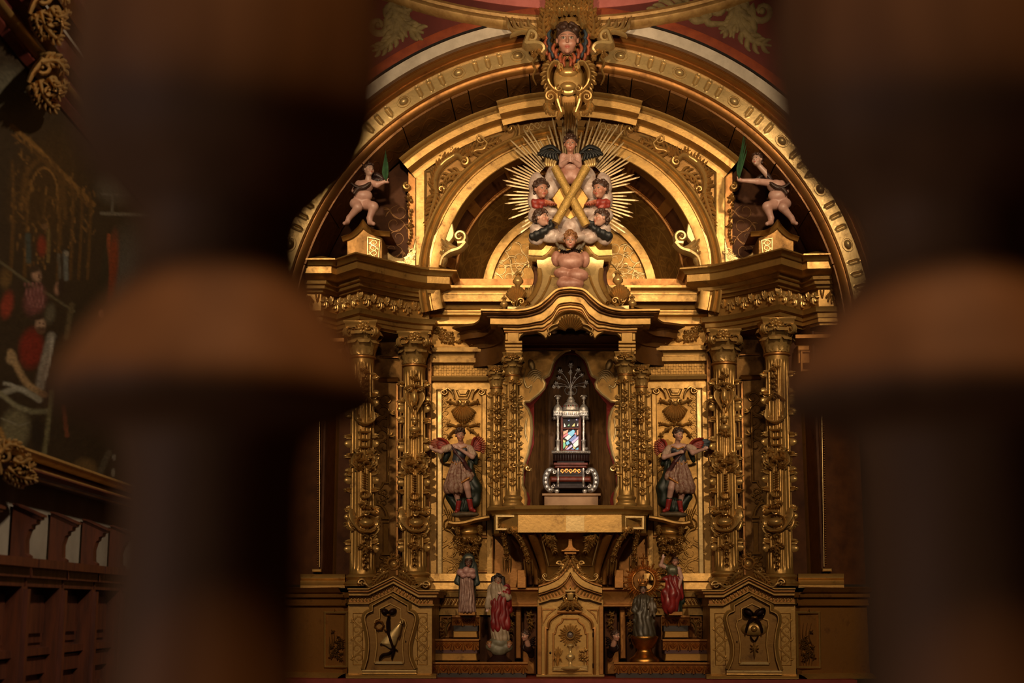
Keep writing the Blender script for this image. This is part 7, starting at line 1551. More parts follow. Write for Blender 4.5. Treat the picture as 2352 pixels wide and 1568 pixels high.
# ------------------------------------------------------------------ putti seated on their pedestals, with palms
def putto(right):
    X = (lambda x: 2620-x) if right else (lambda x: x); YF = -.50; sd = 'right' if right else 'left'; e = 36 if right else 0
    t = thing('palm_putto', P(X(826), 516, YF), f'seated naked putto holding up a green palm, on the {sd} pedestal by the arch', 'statue')
    hx, hy = X(887+e), 416-e*.12; q = lambda x: X(x)
    if right: hd = (885, 367)
    else: hd = (851, 390)
    phead(t, X(hd[0]-4), hd[1], 10, YF, 14, rot(-34 if right else 40, 4), (.46, .29, .22), HAIRB, seed=31, ncurl=44, blush=.4, hh=S(YF)*1.2, neck=(X(846), 414, 4, 8))
    L = lambda *a: tuple([a[0], X(a[1])]+list(a[2:4])+([X(a[4])]+list(a[5:]) if a[0] == 'c' else list(a[4:])))
    hnd = [('e', hx, hy, 15, 5, 4.6, 4)]+[('c', hx-2+i*2.2, hy+2, 18, hx-1+i*2.6, hy+5-abs(i-1.5), 14, 1.5, 1.1) for i in range(4)]+[('c', hx, hy-3, 17, hx+(-5 if right else 5), hy-6, 17, 1.5, 1.0)]
    lump('body', t, SKINP, [L('e', 838, 428, 2, 20, 16, 14), L('e', 834, 450, 6, 22, 16, 17), L('e', 828, 466, 2, 24, 14, 16), L('c', 852, 420, 4, 866+e*.4, 424-e*.2, 12, 8.5, 7.5), L('c', 866+e*.4, 424-e*.2, 12, 882+e, 418-e*.1, 15, 7, 4.4), L('c', 824, 422, 0, 814, 438, -8, 8.5, 7),
        L('c', 816, 468, 6, 822, 476, 24, 13, 11), L('c', 822, 477, 24, 802, 500, 18, 10, 6.4), L('c', 802, 500, 18, 798, 508, 18, 6.4, 6), L('c', 798, 510, 20, 791, 513, 30, 5.6, 4.4), L('c', 840, 470, 6, 858, 474, 22, 13, 11.5), L('c', 858, 476, 22, 849, 500, 20, 10.5, 7), L('c', 849, 502, 20, 850, 510, 20, 7, 6.6), L('c', 850, 511, 22, 858, 514, 34, 6.2, 4.6)]+hnd, YF, 3, 1.25)
    wing('wing', t, mat('brown black wing', (.07, .035, .03), .45, 0, (.02, .014, .013), 30), [([(X(846), 418), (X(856), 402), (X(868), 402), (X(884), 414)], 5.5)]+[([(X(850+i*4), 412), (X(860+i*4), 411), (X(862+i*4.4), 420-i*.6)], 4) for i in range(5)], YF+.06, 0, .03)
    wing('sash', t, mat('dark sash', (.05, .025, .018), .5), [([(X(812), 444), (X(822), 432), (X(838), 428), (X(852), 418)], 5), ([(X(806), 420), (X(818), 428), (X(834), 432)], 4)], YF-.075, 0, .03)
    p = thing('palm_frond', (P(hx, hy, YF-.05)), f'upright green palm leaf in the raised hand of the {sd} putto', 'palm')
    tp = 345 if not right else 300
    for i in range(7):
        o = (i-3); b = B(); x1 = hx+o*1.6+(14 if right else -1); k = 1-abs(o)*.13; stroke(b, bez([(hx, hy), (hx+o*1.8+(2 if right else -2), hy-(hy-tp)*.4*k), (x1, hy-(hy-tp)*k)]), [(0, 1), (.4, 2.0), (.8, 1.6), (1, .3)], .01+.004*(3-abs(o)), pl(YF-.06), 14, 4); 
        v = list(b.v); n = len(v); b.v += [(a[0], a[1]+.004, a[2]) for a in v]; b.f += [tuple(j+n for j in f)[::-1] for f in b.f[:]]
        obj('leaflet', b, GREEN, p, 60)
    pd = thing('putto_pedestal', P(X(838), 612, -.42), f'curved gilt pedestal carrying the {sd} putto above the entablature', 'pedestal')
    b = B(); prism(b, [(X(x), y) for x, y in [(797, 548), (833, 520), (836, 512)]+bez([(842, 524), (858, 538), (878, 546)], 4)+[(878, 612), (797, 612)]], -.42, -.05, 1); obj('block', b, GOLDD, pd)
    b = B(); frame(b, [(X(x), y) for x, y in bez([(784, 545), (806, 536), (824, 520), (833, 505)], 5)+bez([(834, 505), (846, 521), (866, 530), (896, 533)], 5)], [(k * (-1 if right else 1), h) for k, h in [(-12, 0), (-10, .02), (-5, .03), (-1, .05), (1, .06), (2, .0)]], -.42, M=pp(-.42)); obj('curved_cornice', b, GOLD, pd, 50)
    b = B(); top = [(X(x), y) for x, y in bez([(784, 545), (806, 536), (824, 520), (833, 505)], 5)+bez([(834, 505), (846, 521), (866, 530), (896, 533)], 5)]; v = [P(x, y-1, -.48) for x, y in top]; v += [Vector((a.x, -.05, a.z)) for a in v]; n = len(top); b.add(v, [(i, i+1, n+i+1, n+i) for i in range(n-1)]); obj('curved_top', b, GOLDR, pd)
    b = B(); frame(b, [(X(846), 546), (X(872), 552), (X(868), 600), (X(846), 600)], [(-1, 0), (0, .01), (2, .01), (3, 0)], -.42, True); flourish(b, X(858), 552, X(858), 600, 1, .01, pl(-.42), 4, 4, 1.3); obj('engraved_panel', b, GOLDB, pd)
for r in (False, True): putto(r)
# ------------------------------------------------------------------ silver reliquary in the niche
YR = .20
t = thing('pedestal_box', P(1312, 1170, YR), 'plain ochre wooden box under the silver reliquary', 'box')
b = B(); box(b, 1250, 1137, 1374, 1174, YR-.12, YR+.2, .6); obj('box_body', b, PEDW, t)
b = B(); box(b, 1245, 1132.5, 1380, 1138, YR-.14, YR+.22, .8); obj('box_lid', b, PEDW, t)
T = thing('reliquary', P(1311, 1133, YR), 'silver reliquary shrine with glass case and dome on a scrolled casket, inside the niche', 'reliquary')
C = 1311
for x in (1279, 1343):
    b = B(); lathe(b, x, YR-.07, [(2, 1121), (5, 1123), (6, 1127), (4.5, 1130.5), (3, 1132.5)], 14); obj('ball_foot', b, SILVER, T, 60)
b = B()
for x0, x1, y0, y1, d, e in ((1273, 1349, 1115, 1121, .12, 1), (1277, 1345, 1104, 1116, .09, 1), (1264, 1357, 1094, 1105, .15, 3), (1277, 1345, 1088, 1095, .11, 1), (1279, 1343, 1073, 1089, .09, 1), (1274, 1348, 1067, 1074, .12, 2), (1272, 1350, 1062, 1067.5, .14, 1)): bb = B(); box(bb, x0, y0, x1, y1, YR-d, YR+d, e); obj('casket_tier', bb, TORTO if e != 1 or y0 == 1062 else EBONY, T)
for s in (-1, 1):
    b = B(); tube(b, [P(C+s*29, v, YR-y) for v, y in ((1074, .10), (1085, .105), (1093, .14), (1098, .165), (1106, .16), (1112, .11), (1118, .115))], .008, 6); obj('silver_strap', b, SILVER, T, 60)
    b = B(); M = pl(YR-.03); crv = bez([(C+s*35, 1086), (C+s*42, 1080), (C+s*52, 1082), (C+s*58, 1098), (C+s*56, 1116), (C+s*46, 1126), (C+s*38, 1118)])
    tube(b, [P(x, y, YR-.05) for x, y in crv], [S(YR)*(4.5+2.6*sin(pi*k/(len(crv)-1))) for k in range(len(crv))], 8); volute(b, C+s*38, 1085, 5, 0, 1, 2.6, .05, pl(YR-.07)); volute(b, C+s*41, 1117, 5, 0, 1, 2.6, .05, pl(YR-.07))
    q = resamp(crv, 8)
    for k in range(1, 8): dome(b, q[k][0], q[k][1], 3.6, 3, .03, pl(YR-.068), 8, 3)
    obj('scroll_handle', b, SILVER, T, 60)
b = B(); flourish(b, C-24, 1081, C+24, 1081, .9, .01, pl(YR-.092), 3, 5, .8); obj('gilt_inlay', b, LACEG, T)
b = B(); box(b, 1270, 1041, 1354, 1058, YR-.11, YR+.11, 1); 
for k in range(14): x = 1273+k*6; stroke(b, [(x, 1043), (x, 1050), (x, 1057)], 2, .012, pl(YR-.11), 4, 4)
obj('fluted_plinth', b, EBONY, T, 50); b = B(); box(b, 1280, 1057, 1342, 1063, YR-.09, YR+.09); obj('neck_block', b, EBONY, T)
b = B(); hmould(b, 1267, 1356, [(1034.5, -.2), (1035, .0), (1038, .012), (1040, .008), (1041.5, -.0), (1042, -.2)], YR-.13)
for k in range(18): dome(b, 1270+k*5, 1038.5, 2, 1.8, .01, pl(YR-.14), 6, 2)
obj('silver_plate', b, SILVER, T, 50)
for s in (-1, 1):
    x = C+s*29.5
    for yy in (YR-.095, YR+.095):
        b = B(); sx = x; lathe(b, sx, yy, [(4.2, 1035), (4.2, 1013), (5.4, 1012), (5.4, 1010), (3, 1009), (2.8, 1000), (3.6, 992), (2.6, 990), (2.6, 980), (3.5, 972), (2.4, 970), (2.5, 962), (4, 958), (4.5, 954)][::-1], 12); obj('corner_column', b, SILVER, T, 60)
    b = B(); sprig(b, C+s*38, 960, 5, .02, pl(YR-.1), 3); sprig(b, C+s*36, 1030, 4, .02, pl(YR-.1), 5); obj('side_cresting', b, SILVER, T, 60)
    b = B(); lathe(b, C+s*30, YR-.06, [(11, 943), (11, 954)], 8); box(b, C+s*30-10.5, 942, C+s*30+10.5, 954.5, YR-.13, YR+.13, 1)
    for k in range(5): dome(b, C+s*30-8+k*4, 948, 1.7, 3, .012, pl(YR-.13), 6, 2)
    obj('corner_block', b, SILVER, T, 50)
    b = B(); lathe(b, C+s*30, YR-.06, [(1, 907), (3.4, 909), (2, 912), (5, 913), (5.4, 915), (2, 918), (1.6, 922), (3.4, 924), (2, 927), (5, 930), (9, 935), (10.5, 940), (10.5, 943)], 14, mod=lambda a, v: 1+.05*cos(7*a))
    for k in range(6): a = k*pi/3; q = P(C+s*30, 911, YR-.06); tube(b, [q, q+Vector((5*cos(a), 5*sin(a), 3))*S(YR), q+Vector((7*cos(a), 7*sin(a), 0))*S(YR)], .004, 5)
    obj('corner_pinnacle', b, SILVER, T, 60)
b = B(); box(b, 1290, 942, 1332, 957, YR-.135, YR+.12, 2)
for k in range(9): dome(b, 1293+k*4.5, 950, 1.9, 3.2, .012, pl(YR-.135), 7, 2)
obj('frieze_band', b, SILVER, T, 50)
b = B(); lathe(b, C, YR, [(3, 899), (7.4, 900), (7, 904), (3.4, 907), (2.4, 910), (5.4, 911.5), (6.5, 914), (7.5, 917), (10, 920), (8.5, 922.5), (11, 924), (16, 929), (19.5, 936), (21, 943)], 28, mod=lambda a, v: 1+.035*cos(14*a)*(v > 912))
obj('dome', b, SILVER, T, 60)
for k in range(11):
    b = B(); a = -1.3+2.6*k/10; q = P(C, 934, YR); ball(b, (q.x+.0655*sin(a), YR-.0655*cos(a), q.z), .0065, 7, 4); obj('dome_stone', b, flat('dark stone', (.03, .06, .04), .15) if k % 2 else flat('red stone', (.15, .02, .02), .15), T, 60)
# glass case: a stained window's reflection painted as coloured patches, dark interior behind
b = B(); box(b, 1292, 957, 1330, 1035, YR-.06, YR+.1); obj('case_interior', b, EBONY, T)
pc = []
rr = random.Random(11)
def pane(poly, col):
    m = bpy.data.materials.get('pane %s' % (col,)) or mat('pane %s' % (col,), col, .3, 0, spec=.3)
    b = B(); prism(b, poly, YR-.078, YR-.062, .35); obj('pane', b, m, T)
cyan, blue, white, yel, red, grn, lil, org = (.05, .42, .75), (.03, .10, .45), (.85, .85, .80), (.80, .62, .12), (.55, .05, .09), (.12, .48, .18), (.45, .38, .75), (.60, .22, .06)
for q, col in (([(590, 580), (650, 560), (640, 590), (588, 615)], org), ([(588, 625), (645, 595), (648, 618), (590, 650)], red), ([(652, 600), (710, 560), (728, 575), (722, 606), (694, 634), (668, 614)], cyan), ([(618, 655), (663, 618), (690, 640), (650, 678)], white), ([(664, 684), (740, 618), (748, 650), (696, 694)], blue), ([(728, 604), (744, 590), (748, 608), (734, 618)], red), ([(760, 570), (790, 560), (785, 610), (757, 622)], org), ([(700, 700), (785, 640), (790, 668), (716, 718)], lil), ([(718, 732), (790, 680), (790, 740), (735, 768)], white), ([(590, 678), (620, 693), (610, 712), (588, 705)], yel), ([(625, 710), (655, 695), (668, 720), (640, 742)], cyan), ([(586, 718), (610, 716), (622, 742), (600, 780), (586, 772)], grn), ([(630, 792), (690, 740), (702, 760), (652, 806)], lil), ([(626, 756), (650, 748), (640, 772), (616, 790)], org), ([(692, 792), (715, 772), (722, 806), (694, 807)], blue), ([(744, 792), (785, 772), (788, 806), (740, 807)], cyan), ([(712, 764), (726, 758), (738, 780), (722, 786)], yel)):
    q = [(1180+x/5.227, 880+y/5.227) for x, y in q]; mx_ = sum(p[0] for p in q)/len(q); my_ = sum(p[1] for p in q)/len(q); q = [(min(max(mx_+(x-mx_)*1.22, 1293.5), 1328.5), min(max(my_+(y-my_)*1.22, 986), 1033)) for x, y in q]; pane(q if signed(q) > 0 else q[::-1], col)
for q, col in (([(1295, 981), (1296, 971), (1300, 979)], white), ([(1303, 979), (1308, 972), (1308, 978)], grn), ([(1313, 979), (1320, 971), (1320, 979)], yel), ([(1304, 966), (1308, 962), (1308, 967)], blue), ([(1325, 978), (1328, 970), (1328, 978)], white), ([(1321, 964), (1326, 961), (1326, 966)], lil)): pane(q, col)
b = B()
for x0, y0, x1, y1 in ((1288, 955, 1293, 1035), (1329, 955, 1334, 1035), (1290, 955, 1332, 959), (1290, 1032, 1332, 1035), (1292, 982, 1330, 985)): box(b, x0, y0, x1, y1, YR-.085, YR-.05, .5)
for k in range(12): dome(b, 1294+k*3.2, 983.5, .9, .9, .006, pl(YR-.085), 6, 2)
for k in range(22): 
    for x in (1291, 1331): dome(b, x, 960+k*3.3, .9, .9, .006, pl(YR-.085), 6, 2)
obj('case_frame', b, TORTO, T, 40)
# silver flower spray on top
t = thing('silver_bouquet', P(1311, 900, YR), 'spray of thin silver flowers in a small two handled vase on the reliquary dome', 'bouquet')
b = B()
for s in (-1, 1): tube(b, [P(C+s*x, y, YR) for x, y in bez([(4, 906), (10, 904), (14, 896), (10, 890), (6, 892)])], .004, 6)
lathe(b, C, YR, [(4, 893), (3, 897), (7, 899.5), (7.5, 901)], 14); obj('vase', b, SILVER, t, 60)
for k, (x, y, r) in enumerate([(1311, 839, 7), (1310, 856, 6), (1287, 853, 6.5), (1328, 851, 6.5), (1278, 881, 6), (1284, 868, 6), (1346, 879, 6.5), (1336, 862, 6), (1272, 888, 5), (1283, 889, 5), (1342, 888, 4.5), (1320, 868, 4)]):
    b = B(); yy = YR-.02-.012*(k % 3); q0 = P(C, 894, YR); q1 = P(x, y, yy); md = (q0+q1)/2+Vector(((x-C)*-.0006, 0, .03)); tube(b, [tuple(q0*(1-t_)**2+md*2*t_*(1-t_)+q1*t_*t_) for t_ in [j/8 for j in range(9)]], .0022, 5)
    fl0 = obj('stem', b, SILVER, t, 60); b = B()
    for j in range(6): a = j*pi/3+k; u = Vector((cos(a), -.4, sin(a)))*r*S(YR); w = Vector((-sin(a), 0, cos(a)))*r*.26*S(YR); b.add([q1, q1+u*.55+w, q1+u, q1+u*.55-w], [(0, 1, 2, 3)])
    ball(b, q1, r*.28*S(YR), 7, 4); obj('flower', b, SILVER, t, 60)
# ------------------------------------------------------------------ left wall: big painting in its frame, choir stalls below
def wall_pt(s, z, off=0):
    """s metres along the wall from y=0 (towards the viewer negative)"""
    d = Vector((WDX, 1, 0)).normalized(); p = Vector((WX0, 0, 0))+d*s+_wn*off; return Vector((p.x, p.y, z))
def to_wall(px, py, off=0):
    q = LW(px, py, off); d = Vector((WDX, 1, 0)).normalized(); return (q-Vector((WX0, 0, 0))).dot(d), q.z
def proj(p):
    d = p-CAM; z = d.dot(_f); return 1176+FPX*d.dot(_r)/z, 784-FPX*d.dot(_u)/z
zT = (to_wall(20, 138)[1]+to_wall(250, 395)[1])/2; zB = (to_wall(80, 1062)[1]+to_wall(300, 1126)[1])/2
s0 = to_wall(-140, 600)[0]; s1 = to_wall(520, 800)[0]
T = thing('framed_painting', wall_pt((s0+s1)/2, zB, .05), 'huge dark figure painting in red brown frame high on the left wall', 'painting')
ns, nz = 230, 260
G = np.array([[tuple(wall_pt(s0+(s1-s0)*i/ns, zB+(zT-zB)*j/nz, .05)) for i in range(ns+1)] for j in range(nz+1)]).reshape(-1, 3)
D = G-np.array(CAM); dz = D@np.array(_f); PX = 1176+FPX*(D@np.array(_r))/dz; PY = 784-FPX*(D@np.array(_u))/dz
C_ = np.tile(np.array((.035, .022, .010)), (len(G), 1))
rs = np.random.RandomState(3)
def put(m, col, a=1.): 
    m = np.clip(m*a, 0, 1)[:, None]; C_[:] = C_*(1-m)+np.array(col)*m
def blobp(x, y, rx, ry, col, rot_=0, soft=.35, a=1.):
    c, s = cos(rot_), sin(rot_); u = (PX-x)*c+(PY-y)*s; v = -(PX-x)*s+(PY-y)*c; put((1-np.hypot(u/rx, v/ry))/soft, col, a)
def linep(pts, w, col, a=1., soft=.5):
    pts = bez(pts, 4); d = np.full(len(PX), 1e9)
    for (x0, y0), (x1, y1) in zip(pts[:-1], pts[1:]):
        L2 = (x1-x0)**2+(y1-y0)**2+1e-6; t = np.clip(((PX-x0)*(x1-x0)+(PY-y0)*(y1-y0))/L2, 0, 1); d = np.minimum(d, np.hypot(PX-x0-t*(x1-x0), PY-y0-t*(y1-y0)))
    put((1-d/w)/soft, col, a)
GA = (.20, .095, .022); GAD = (.10, .048, .012)
blobp(20, 210, 60, 70, (.10, .085, .05), 0, .6); blobp(270, 430, 60, 50, (.13, .11, .07), 0, .8); blobp(300, 640, 70, 150, (.11, .10, .075), 0, .8)
blobp(110, 430, 105, 170, (.055, .028, .008), .2, .5); linep([(28, 290), (75, 330), (130, 385), (215, 470)], 7, GA); linep([(30, 310), (80, 350), (140, 410), (215, 485)], 4, GAD); linep([(50, 480), (60, 400), (100, 365), (140, 400), (150, 500)], 7, GAD); linep([(64, 480), (74, 415), (100, 385), (128, 415), (134, 500)], 3, GA)
for x in (28, 60, 135, 165, 185, 205): linep([(x, 360+x*.4), (x+3, 480), (x-4, 640)], 5, GAD, .8)
for k in range(120): 
    x, y = 25+rs.rand()*195, 280+rs.rand()*330
    if y > 250+x*.85: linep([(x, y), (x+rs.randn()*5, y+6+rs.rand()*12)], 1.6+rs.rand()*1.5, GA, .35+.4*rs.rand())
linep([(100, 500), (108, 455), (135, 470), (140, 560)], 4, GAD); linep([(233, 490), (290, 492), (345, 494)], 5, (.17, .14, .09)); linep([(235, 446), (295, 448)], 3, (.15, .12, .08)); linep([(258, 420), (258, 490)], 4, (.12, .10, .065))
blobp(258, 610, 17, 95, (.22, .04, .012), .08, .5); linep([(250, 540), (246, 620), (240, 690)], 5, (.30, .07, .02)); blobp(240, 640, 12, 90, (.03, .025, .012), .05)
blobp(96, 565, 14, 30, (.20, .03, .012), 0, .5); linep([(64, 540), (66, 600)], 8, (.05, .06, .045)); linep([(112, 530), (110, 600)], 5, (.16, .10, .03)); linep([(150, 580), (152, 640)], 7, (.14, .14, .11)); linep([(135, 585), (138, 640)], 5, (.10, .08, .05)); blobp(103, 520, 9, 9, (.16, .08, .03)); blobp(153, 582, 6, 7, (.25, .2, .13))
linep([(0, 600), (60, 645), (110, 675), (170, 715)], 4, (.11, .085, .04)); blobp(80, 690, 32, 45, (.16, .05, .04), .3, .5)
for k in range(5): linep([(58+k*9, 650), (62+k*9, 680), (72+k*7, 705)], 2.5, (.26, .10, .08), .8)
blobp(84, 632, 14, 20, (.36, .20, .11), -.2, .5); blobp(90, 634, 4, 5, (.09, .04, .02)); blobp(79, 618, 16, 9, (.05, .03, .015), -.2); blobp(132, 662, 9, 20, (.30, .15, .08), .1, .5); blobp(140, 655, 9, 22, (.03, .018, .01), .1)
blobp(16, 700, 18, 40, (.24, .035, .016), .2, .5); blobp(12, 640, 16, 30, (.13, .07, .02), 0, .5); blobp(115, 720, 16, 30, (.11, .09, .05), .1, .6); linep([(165, 700), (158, 740), (152, 775)], 8, (.10, .07, .03))
blobp(72, 800, 34, 56, (.20, .02, .010), .1, .4); blobp(93, 745, 15, 21, (.38, .23, .13), -.15, .5); blobp(94, 758, 13, 12, (.10, .05, .025), 0); blobp(86, 728, 17, 9, (.04, .022, .012), -.2); blobp(90, 741, 3, 3, (.07, .03, .02)); blobp(100, 743, 3, 3, (.07, .03, .02)); blobp(96, 750, 2.5, 4, (.45, .28, .16))
linep([(118, 772), (108, 810), (98, 850), (92, 888)], 13, (.25, .21, .15)); linep([(120, 775), (116, 815), (104, 870)], 4, (.38, .33, .24), .8)
linep([(24, 808), (38, 840), (62, 880), (98, 905)], 10, (.34, .21, .09)); blobp(26, 822, 14, 18, (.34, .22, .10), .2); blobp(98, 905, 14, 8, (.26, .14, .06), .3); linep([(2, 905), (40, 892), (70, 905), (90, 918)], 9, (.27, .24, .16)); linep([(10, 880), (30, 885), (60, 900)], 5, (.34, .31, .22)); 
blobp(35, 985, 40, 60, (.15, .125, .06), .1, .4); linep([(0, 902), (35, 930), (72, 945)], 7, (.22, .19, .10)); linep([(70, 945), (110, 944)], 8, (.15, .13, .065)); linep([(118, 900), (110, 980), (100, 1050)], 7, (.15, .125, .055)); blobp(86, 1000, 16, 50, (.02, .014, .008)); linep([(0, 985), (14, 1020)], 7, (.30, .16, .04)); linep([(5, 960), (40, 975), (66, 970)], 3, (.22, .19, .11), .7)
linep([(146, 935), (150, 970), (154, 1000)], 6, (.17, .05, .02)); blobp(195, 1085, 36, 40, (.13, .075, .025), 0, .4); linep([(225, 1100), (240, 1060), (250, 1040)], 9, (.09, .07, .04)); blobp(262, 1050, 5, 9, (.25, .22, .16)); blobp(260, 1085, 5, 12, (.22, .19, .13)); blobp(232, 720, 7, 12, (.28, .12, .06))
C_ *= (1+.16*rs.randn(len(C_)))[:, None].clip(.6, 1.5); C_ = C_.clip(.004, 1)*.62
FQ = [(j*(ns+1)+i, j*(ns+1)+i+1, (j+1)*(ns+1)+i+1, (j+1)*(ns+1)+i) for j in range(nz) for i in range(ns)]
m, org = mesh_of('canvas', G, FQ, CANVAS, 180, C_); link('canvas', m, org, T)
def wbar(b, z_a, z_b, prof, sa, sb):
    """moulding along the wall; prof [(t across 0..1, off)]"""
    v = [wall_pt(s, z_a+(z_b-z_a)*t, o) for s in (sa, sb) for t, o in prof]; k = len(prof)
    b.add(v, [(i, i+1, k+i+1, k+i) for i in range(k-1)]); return b
hT = to_wall(60, 128)[1]-to_wall(60, 176)[1]; hB = .30*1; zF = (to_wall(80, 1105)[1]+to_wall(305, 1165)[1])/2
fp = [(0, .02), (.0, .06), (.10, .085), (.2, .075), (.3, .05), (.62, .06), (.68, .10), (.84, .13), (.95, .11), (1, .02)]
b = B(); wbar(b, zT-.02, zT+.24, fp, s0, s1); obj('frame_rail', b, FRAMEW, T, 30)
b = B(); wbar(b, zB+.02, zF-.02, fp, s0, s1); obj('frame_rail', b, FRAMEW, T, 30)
for za, zb_ in ((zB+.015, zB-.03), (zF+.03, zF-.02), (zT+.03, zT+.08)): b = B(); wbar(b, za, zb_, [(0, .07), (.2, .105), (.5, .115), (.8, .105), (1, .07)], s0, s1); obj('gilt_fillet', b, GOLD, T, 60)
b = B(); wbar(b, zT+.25, zT+.29, [(0, .05), (.5, .10), (1, .02)], s0, s1); obj('outer_fillet', b, GOLDR, T, 60)
for sa, sb in ((s1-.02, s1+.30),): b = B(); v = [wall_pt(s, z, o) for z in (zF, zT+.26) for s, o in ((sa, .04), (sa+.05, .10), (sb-.1, .07), (sb, .12), (sb+.02, .0))]; b.add(v, [(i, i+1, 6+i, 5+i) for i in range(4)]); obj('frame_stile', b, FRAMEW, T, 30)
def clasp(par, px, py, k, seed, off=.13, rot_=0.):
    b = B(); M0 = lambda u, v, h=0: LW(u, v, off+h); c, s = cos(rot_), sin(rot_); M = lambda u, v, h=0: M0(px+(u*c-v*s)*k, py+(u*s+v*c)*k, h)
    volute(b, -16, -22, 12, 30, 1.2, 5, .08, M, tail=bez([(-30, 10), (-28, -10), (-20, -36)])); acanthus(b, bez([(-20, -30), (0, -40), (16, -34), (22, -20)]), 4.5, .08, M, 6, seed=seed); acanthus(b, bez([(0, -10), (14, 0), (26, -4), (30, -16)]), 4.5, .09, M, 6, seed=seed+1); acanthus(b, bez([(-14, 0), (0, 20), (20, 34), (36, 36)]), 5, .08, M, 7, seed=seed+2)
    acanthus(b, bez([(-22, 8), (-8, 30), (8, 44)]), 4.5, .07, M, 6, seed=seed+3); volute(b, 8, 10, 10, 90, 1.1, 4, .09, M); sprig(b, 24, 12, 16, .08, M, seed+4, 8)
    obj('gilt_clasp', b, GOLDC, par, 60)
clasp(T, 108, 190, 1.35, 3, .13, .35); clasp(T, 34, 1068, 1.2, 9, .13, -.3)
# upper cornice of the wall with its own clasp
U = thing('upper_wall_frame', LW(110, 60, .05), 'second red brown frame edge with gilt clasp at the top left corner', 'frame')
zU = to_wall(150, 60)[1]
b = B(); wbar(b, zU+.05, zU+.30, fp, s0, s1); obj('frame_rail', b, FRAMEW, U, 30); b = B(); wbar(b, zU, zU+.05, [(0, .05), (.5, .10), (1, .05)], s0, s1); obj('gilt_fillet', b, GOLDR, U, 60)
clasp(U, 112, 30, 1.4, 15, .13, .3)
# ------------------------------------------------------------------ choir stalls
OFL = .15; zL = to_wall(100, 1284, OFL)[1]
T = thing('choir_stalls', wall_pt(-4.2, 0, .2), 'dark walnut choir stall backs with panels and bracketed ledge along the left wall', 'stalls')
def wblock(b, sa, sb, oa, ob, za, zb_):
    v = [wall_pt(s, z, o) for z in (za, zb_) for o in (oa, ob) for s in (sa, sb)]; b.add(v, [(0, 2, 3, 1), (4, 5, 7, 6), (0, 1, 5, 4), (2, 6, 7, 3), (0, 4, 6, 2), (1, 3, 7, 5)]); return b
xs = [(-60, 1285), (36, 1300), (118, 1310), (192, 1318), (262, 1325), (322, 1330), (380, 1334)]
ss = [to_wall(x, 1320, OFL-.06)[0] for x, _ in xs]; pit = (to_wall(228, 1299, .10)[0]-to_wall(75, 1281, .10)[0])/2; ss[2] = to_wall(155, 1291, .10)[0]-.06
ss = [ss[2]+pit*(k-2) for k in range(-1, 12)]
b = B(); wblock(b, ss[0], ss[-1], 0, .03, 0, zL-.05); obj('carcass', b, STALLW, T)
for k in range(len(ss)-1):
    a, c = ss[k], ss[k+1]; g = .012
    b = B(); wblock(b, a+g, c-g, .0, OFL, zL-.035, zL); wblock(b, a+g, c-g, .0, OFL-.03, zL-.075, zL-.035); wblock(b, a+g, c-g, .0, OFL-.05, zL-.11, zL-.075); obj('ledge_board', b, STALLW, T, 20)
    b = B(); wblock(b, a-.035, a+.035, OFL-.12, OFL-.05, .1, zL-.11); wblock(b, a-.018, a+.018, OFL-.05, OFL-.03, .1, zL-.12); obj('stile', b, STALLW, T, 20)
    for zt_, zb_ in ((zL-.14, zL-.34), (zL-.50, zL-1.2)):
        b = B(); wblock(b, a+.05, c-.05, OFL-.125, OFL-.11, zb_, zt_); wblock(b, a+.09, c-.09, OFL-.115, OFL-.095, zb_+.04, zt_-.04); obj('panel', b, STALLW, T, 20)
    b = B(); wblock(b, a+.03, c-.03, OFL-.12, OFL-.075, zL-.39, zL-.36); wblock(b, a+.03, c-.03, OFL-.12, OFL-.095, zL-.47, zL-.40); obj('rail', b, STALLW, T, 20)
# brackets standing on the ledge
bx = [(75, 1281), (155, 1291), (228, 1299)]
pr = [(.0, 0), (.16, 0), (.165, .03), (.13, .05), (.125, .16), (.15, .24), (.17, .25), (.175, .28), (.21, .29), (.215, .32), (.245, .325), (.25, .365), (.03, .455), (.0, .455)]
hb = (to_wall(45, 1158, .02)[1]-zL)/.455
s_k = [to_wall(x, y, .09)[0] for x, y in bx]; pitch = (s_k[2]-s_k[0])/2; s_k = [0, s_k[1]]
for k in range(6):
    sc = s_k[1]+pitch*(k-2); b = B(); n = len(pr); v = [wall_pt(sc+d, zL+z*hb, .012+o*.46) for d in (-.03, .03) for o, z in pr]
    b.add(v, [tuple(range(n)), tuple(n+i for i in range(n))[::-1]]+[(i, n+i, n+(i+1) % n, (i+1) % n) for i in range(n)])
    ob = obj('bracket', b, STALLW, T, 30)
    b = B(); v = [wall_pt(sc+d, zL+z*hb, .012+o*.46) for d in (-.04, .04) for o, z in ((.0, .456), (.03, .456), (.262, .364), (.262, .345), (.03, .44), (.0, .44))]; n = 6
    b.add(v, [tuple(range(n)), tuple(n+i for i in range(n))[::-1]]+[(i, n+i, n+(i+1) % n, (i+1) % n) for i in range(n)]); obj('bracket_cap', b, STALLW, ob, 30)
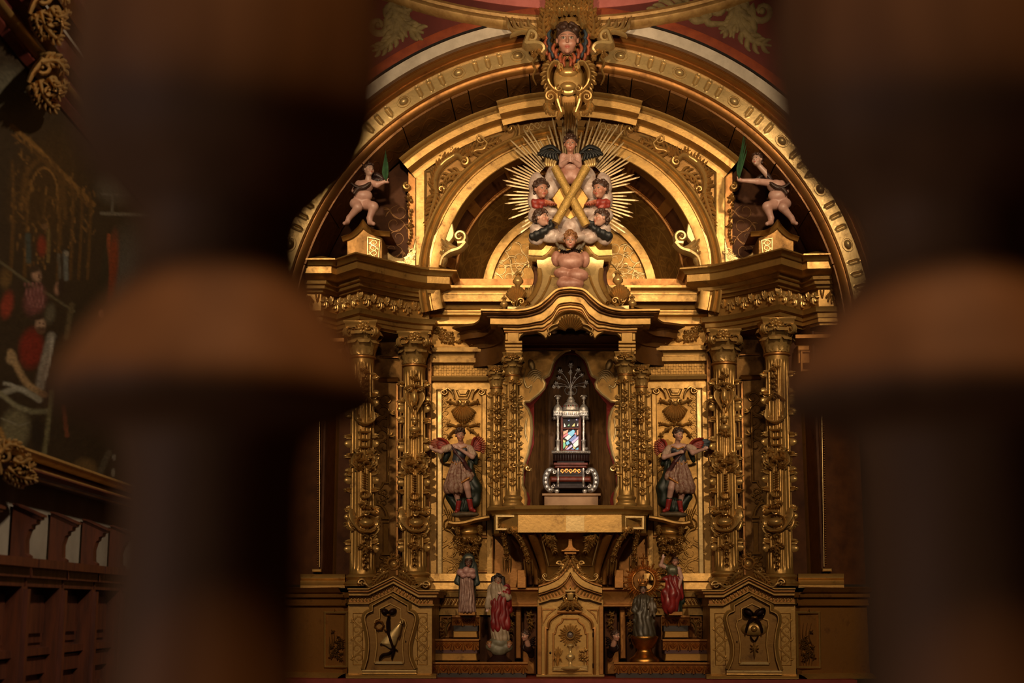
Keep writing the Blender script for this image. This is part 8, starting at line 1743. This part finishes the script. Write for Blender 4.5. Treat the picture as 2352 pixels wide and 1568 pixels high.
# ------------------------------------------------------------------ painted stucco scrolls on the red wall
for FLIP, lab, dx in ((False, 'left', 0), (True, 'right', 0)):
    T = thing('stucco_acanthus', P(915, 60, YT), f'ochre leafy scroll on the red wall, upper {lab} of the arch', 'ornament')
    X = lambda x: x; M = pl(YT)
    if not FLIP: A = dict(c=(868, 62), tip=[(905, 0), (912, 30), (930, 62), (968, 76)], lead=[(876, 124), (906, 100), (916, 70), (910, 30)])
    b = B()
    if not FLIP:
        volute(b, 868, 58, 24, 60, 1.2, 8, .02, M, tail=[(905, 0), (912, 30), (898, 60)], cw=1); acanthus(b, bez([(902, 0), (912, 36), (932, 60), (974, 76)]), 7, .025, M, 7, L=1.1, seed=3); acanthus(b, bez([(912, 50), (905, 84), (880, 108), (855, 118)]), 6, .022, M, 6, seed=5); volute(b, 936, 14, 12, 200, 1.1, 5, .03, M, tail=[(918, -10), (932, 26)], cw=-1); acanthus(b, bez([(905, 40), (900, 70), (914, 96)]), 5, .02, M, 5, seed=8)
    else:                                                         # authored on the right hand side, mirrored coordinates
        Q = lambda l: [(2614-x, y) for x, y in l]
        volute(b, 2614-1658, 30, 17, -40, 1.3, 7, .025, M, tail=Q([(1676, 66), (1640, 66), (1622, 36), (1636, 6)]), cw=-1); acanthus(b, Q(bez([(1640, 56), (1610, 26), (1570, 24), (1508, 42)])), 7, .025, M, 8, L=1.0, seed=3); acanthus(b, Q(bez([(1700, 0), (1704, 40), (1690, 70), (1664, 88)])), 7, .022, M, 7, seed=5); volute(b, 2614-1760, 40, 28, 60, 1.2, 8, .02, M, tail=Q([(1702, 4), (1712, 60), (1740, 88)]), cw=1); acanthus(b, Q(bez([(1702, 40), (1716, 80), (1744, 110), (1780, 120)])), 6, .02, M, 6, seed=6); volute(b, 2614-1695, 4, 12, 0, 1, 4, .02, M)
    obj('scroll_leaf', b, STUCCO, T, 60)
FLIP = False
# ------------------------------------------------------------------ turned balusters of the gate close to the camera
def baluster(cx, label, yb, k=1.0):
    x0 = P(cx, 784, yb).x; s = S(yb); z = lambda v: P(cx, v, yb).z
    T = thing('gate_baluster', (x0, yb, 0), label, 'baluster', 'gate balusters')
    def part(name, prof):
        b = B(); n = 56; vs = []; rows = [p for p in bez([(r, v) for r, v in prof], 4)]
        for r, v in rows:
            for i in range(n): a = 2*pi*i/n; vs.append((x0+r*k*s*cos(a), yb+r*k*s*sin(a), z(v)))
        f = [(i*n+j, i*n+(j+1) % n, (i+1)*n+(j+1) % n, (i+1)*n+j) for i in range(len(rows)-1) for j in range(n)]; b.add(vs, f); obj(name, b, BALW, T, 50)
    part('upper_bulb', [(262, -420), (322, -200), (354, 0), (364, 160), (356, 290), (318, 380), (250, 448), (195, 505)])
    part('neck', [(195, 500), (188, 550), (190, 600), (200, 635)])
    part('flared_collar', [(200, 635), (226, 670), (262, 720), (318, 800), (362, 870), (374, 905), (360, 942), (290, 972), (228, 1000), (212, 1030)])
    part('shaft', [(212, 1030), (204, 1100), (203, 1300), (208, 1600), (214, 2200), (216, 3400)])
baluster(500, 'left blurred turned wooden baluster close to the camera', -10.9+.62)
baluster(2172, 'right blurred turned wooden baluster close to the camera', -10.9+.62)
# ornament made of many tiny strokes counts as one carved relief
STF = ('relief', 'hanging', 'garland', 'scroll', 'drop', 'engraved', 'carving', 'festoon', 'bunch', 'cartouche', 'acanthus', 'leaves', 'fringe', 'crown', 'flower', 'feathers', 'rocaille', 'urn_ornament', 'vase_ornament', 'ladder', 'ribbon', 'spray', 'inlay', 'cresting', 'wing', 'beaded', 'flame', 'architecture', 'collar', 'ornament', 'plume', 'clasp', 'bracket', 'ring_and', 'shell', 'capital', 'bundle', 'edge')
for o in bpy.data.objects:
    if o.type == 'MESH' and o.parent and 'kind' not in o and any(k in o.name for k in STF) and len(o.data.vertices) > 150 and o.data.materials and o.data.materials[0].name.startswith(('carved', 'burnished', 'engraved', 'aged', 'dark gilt', 'reddish gilt', 'ochre', 'gold fringe')): o['kind'] = 'stuff'
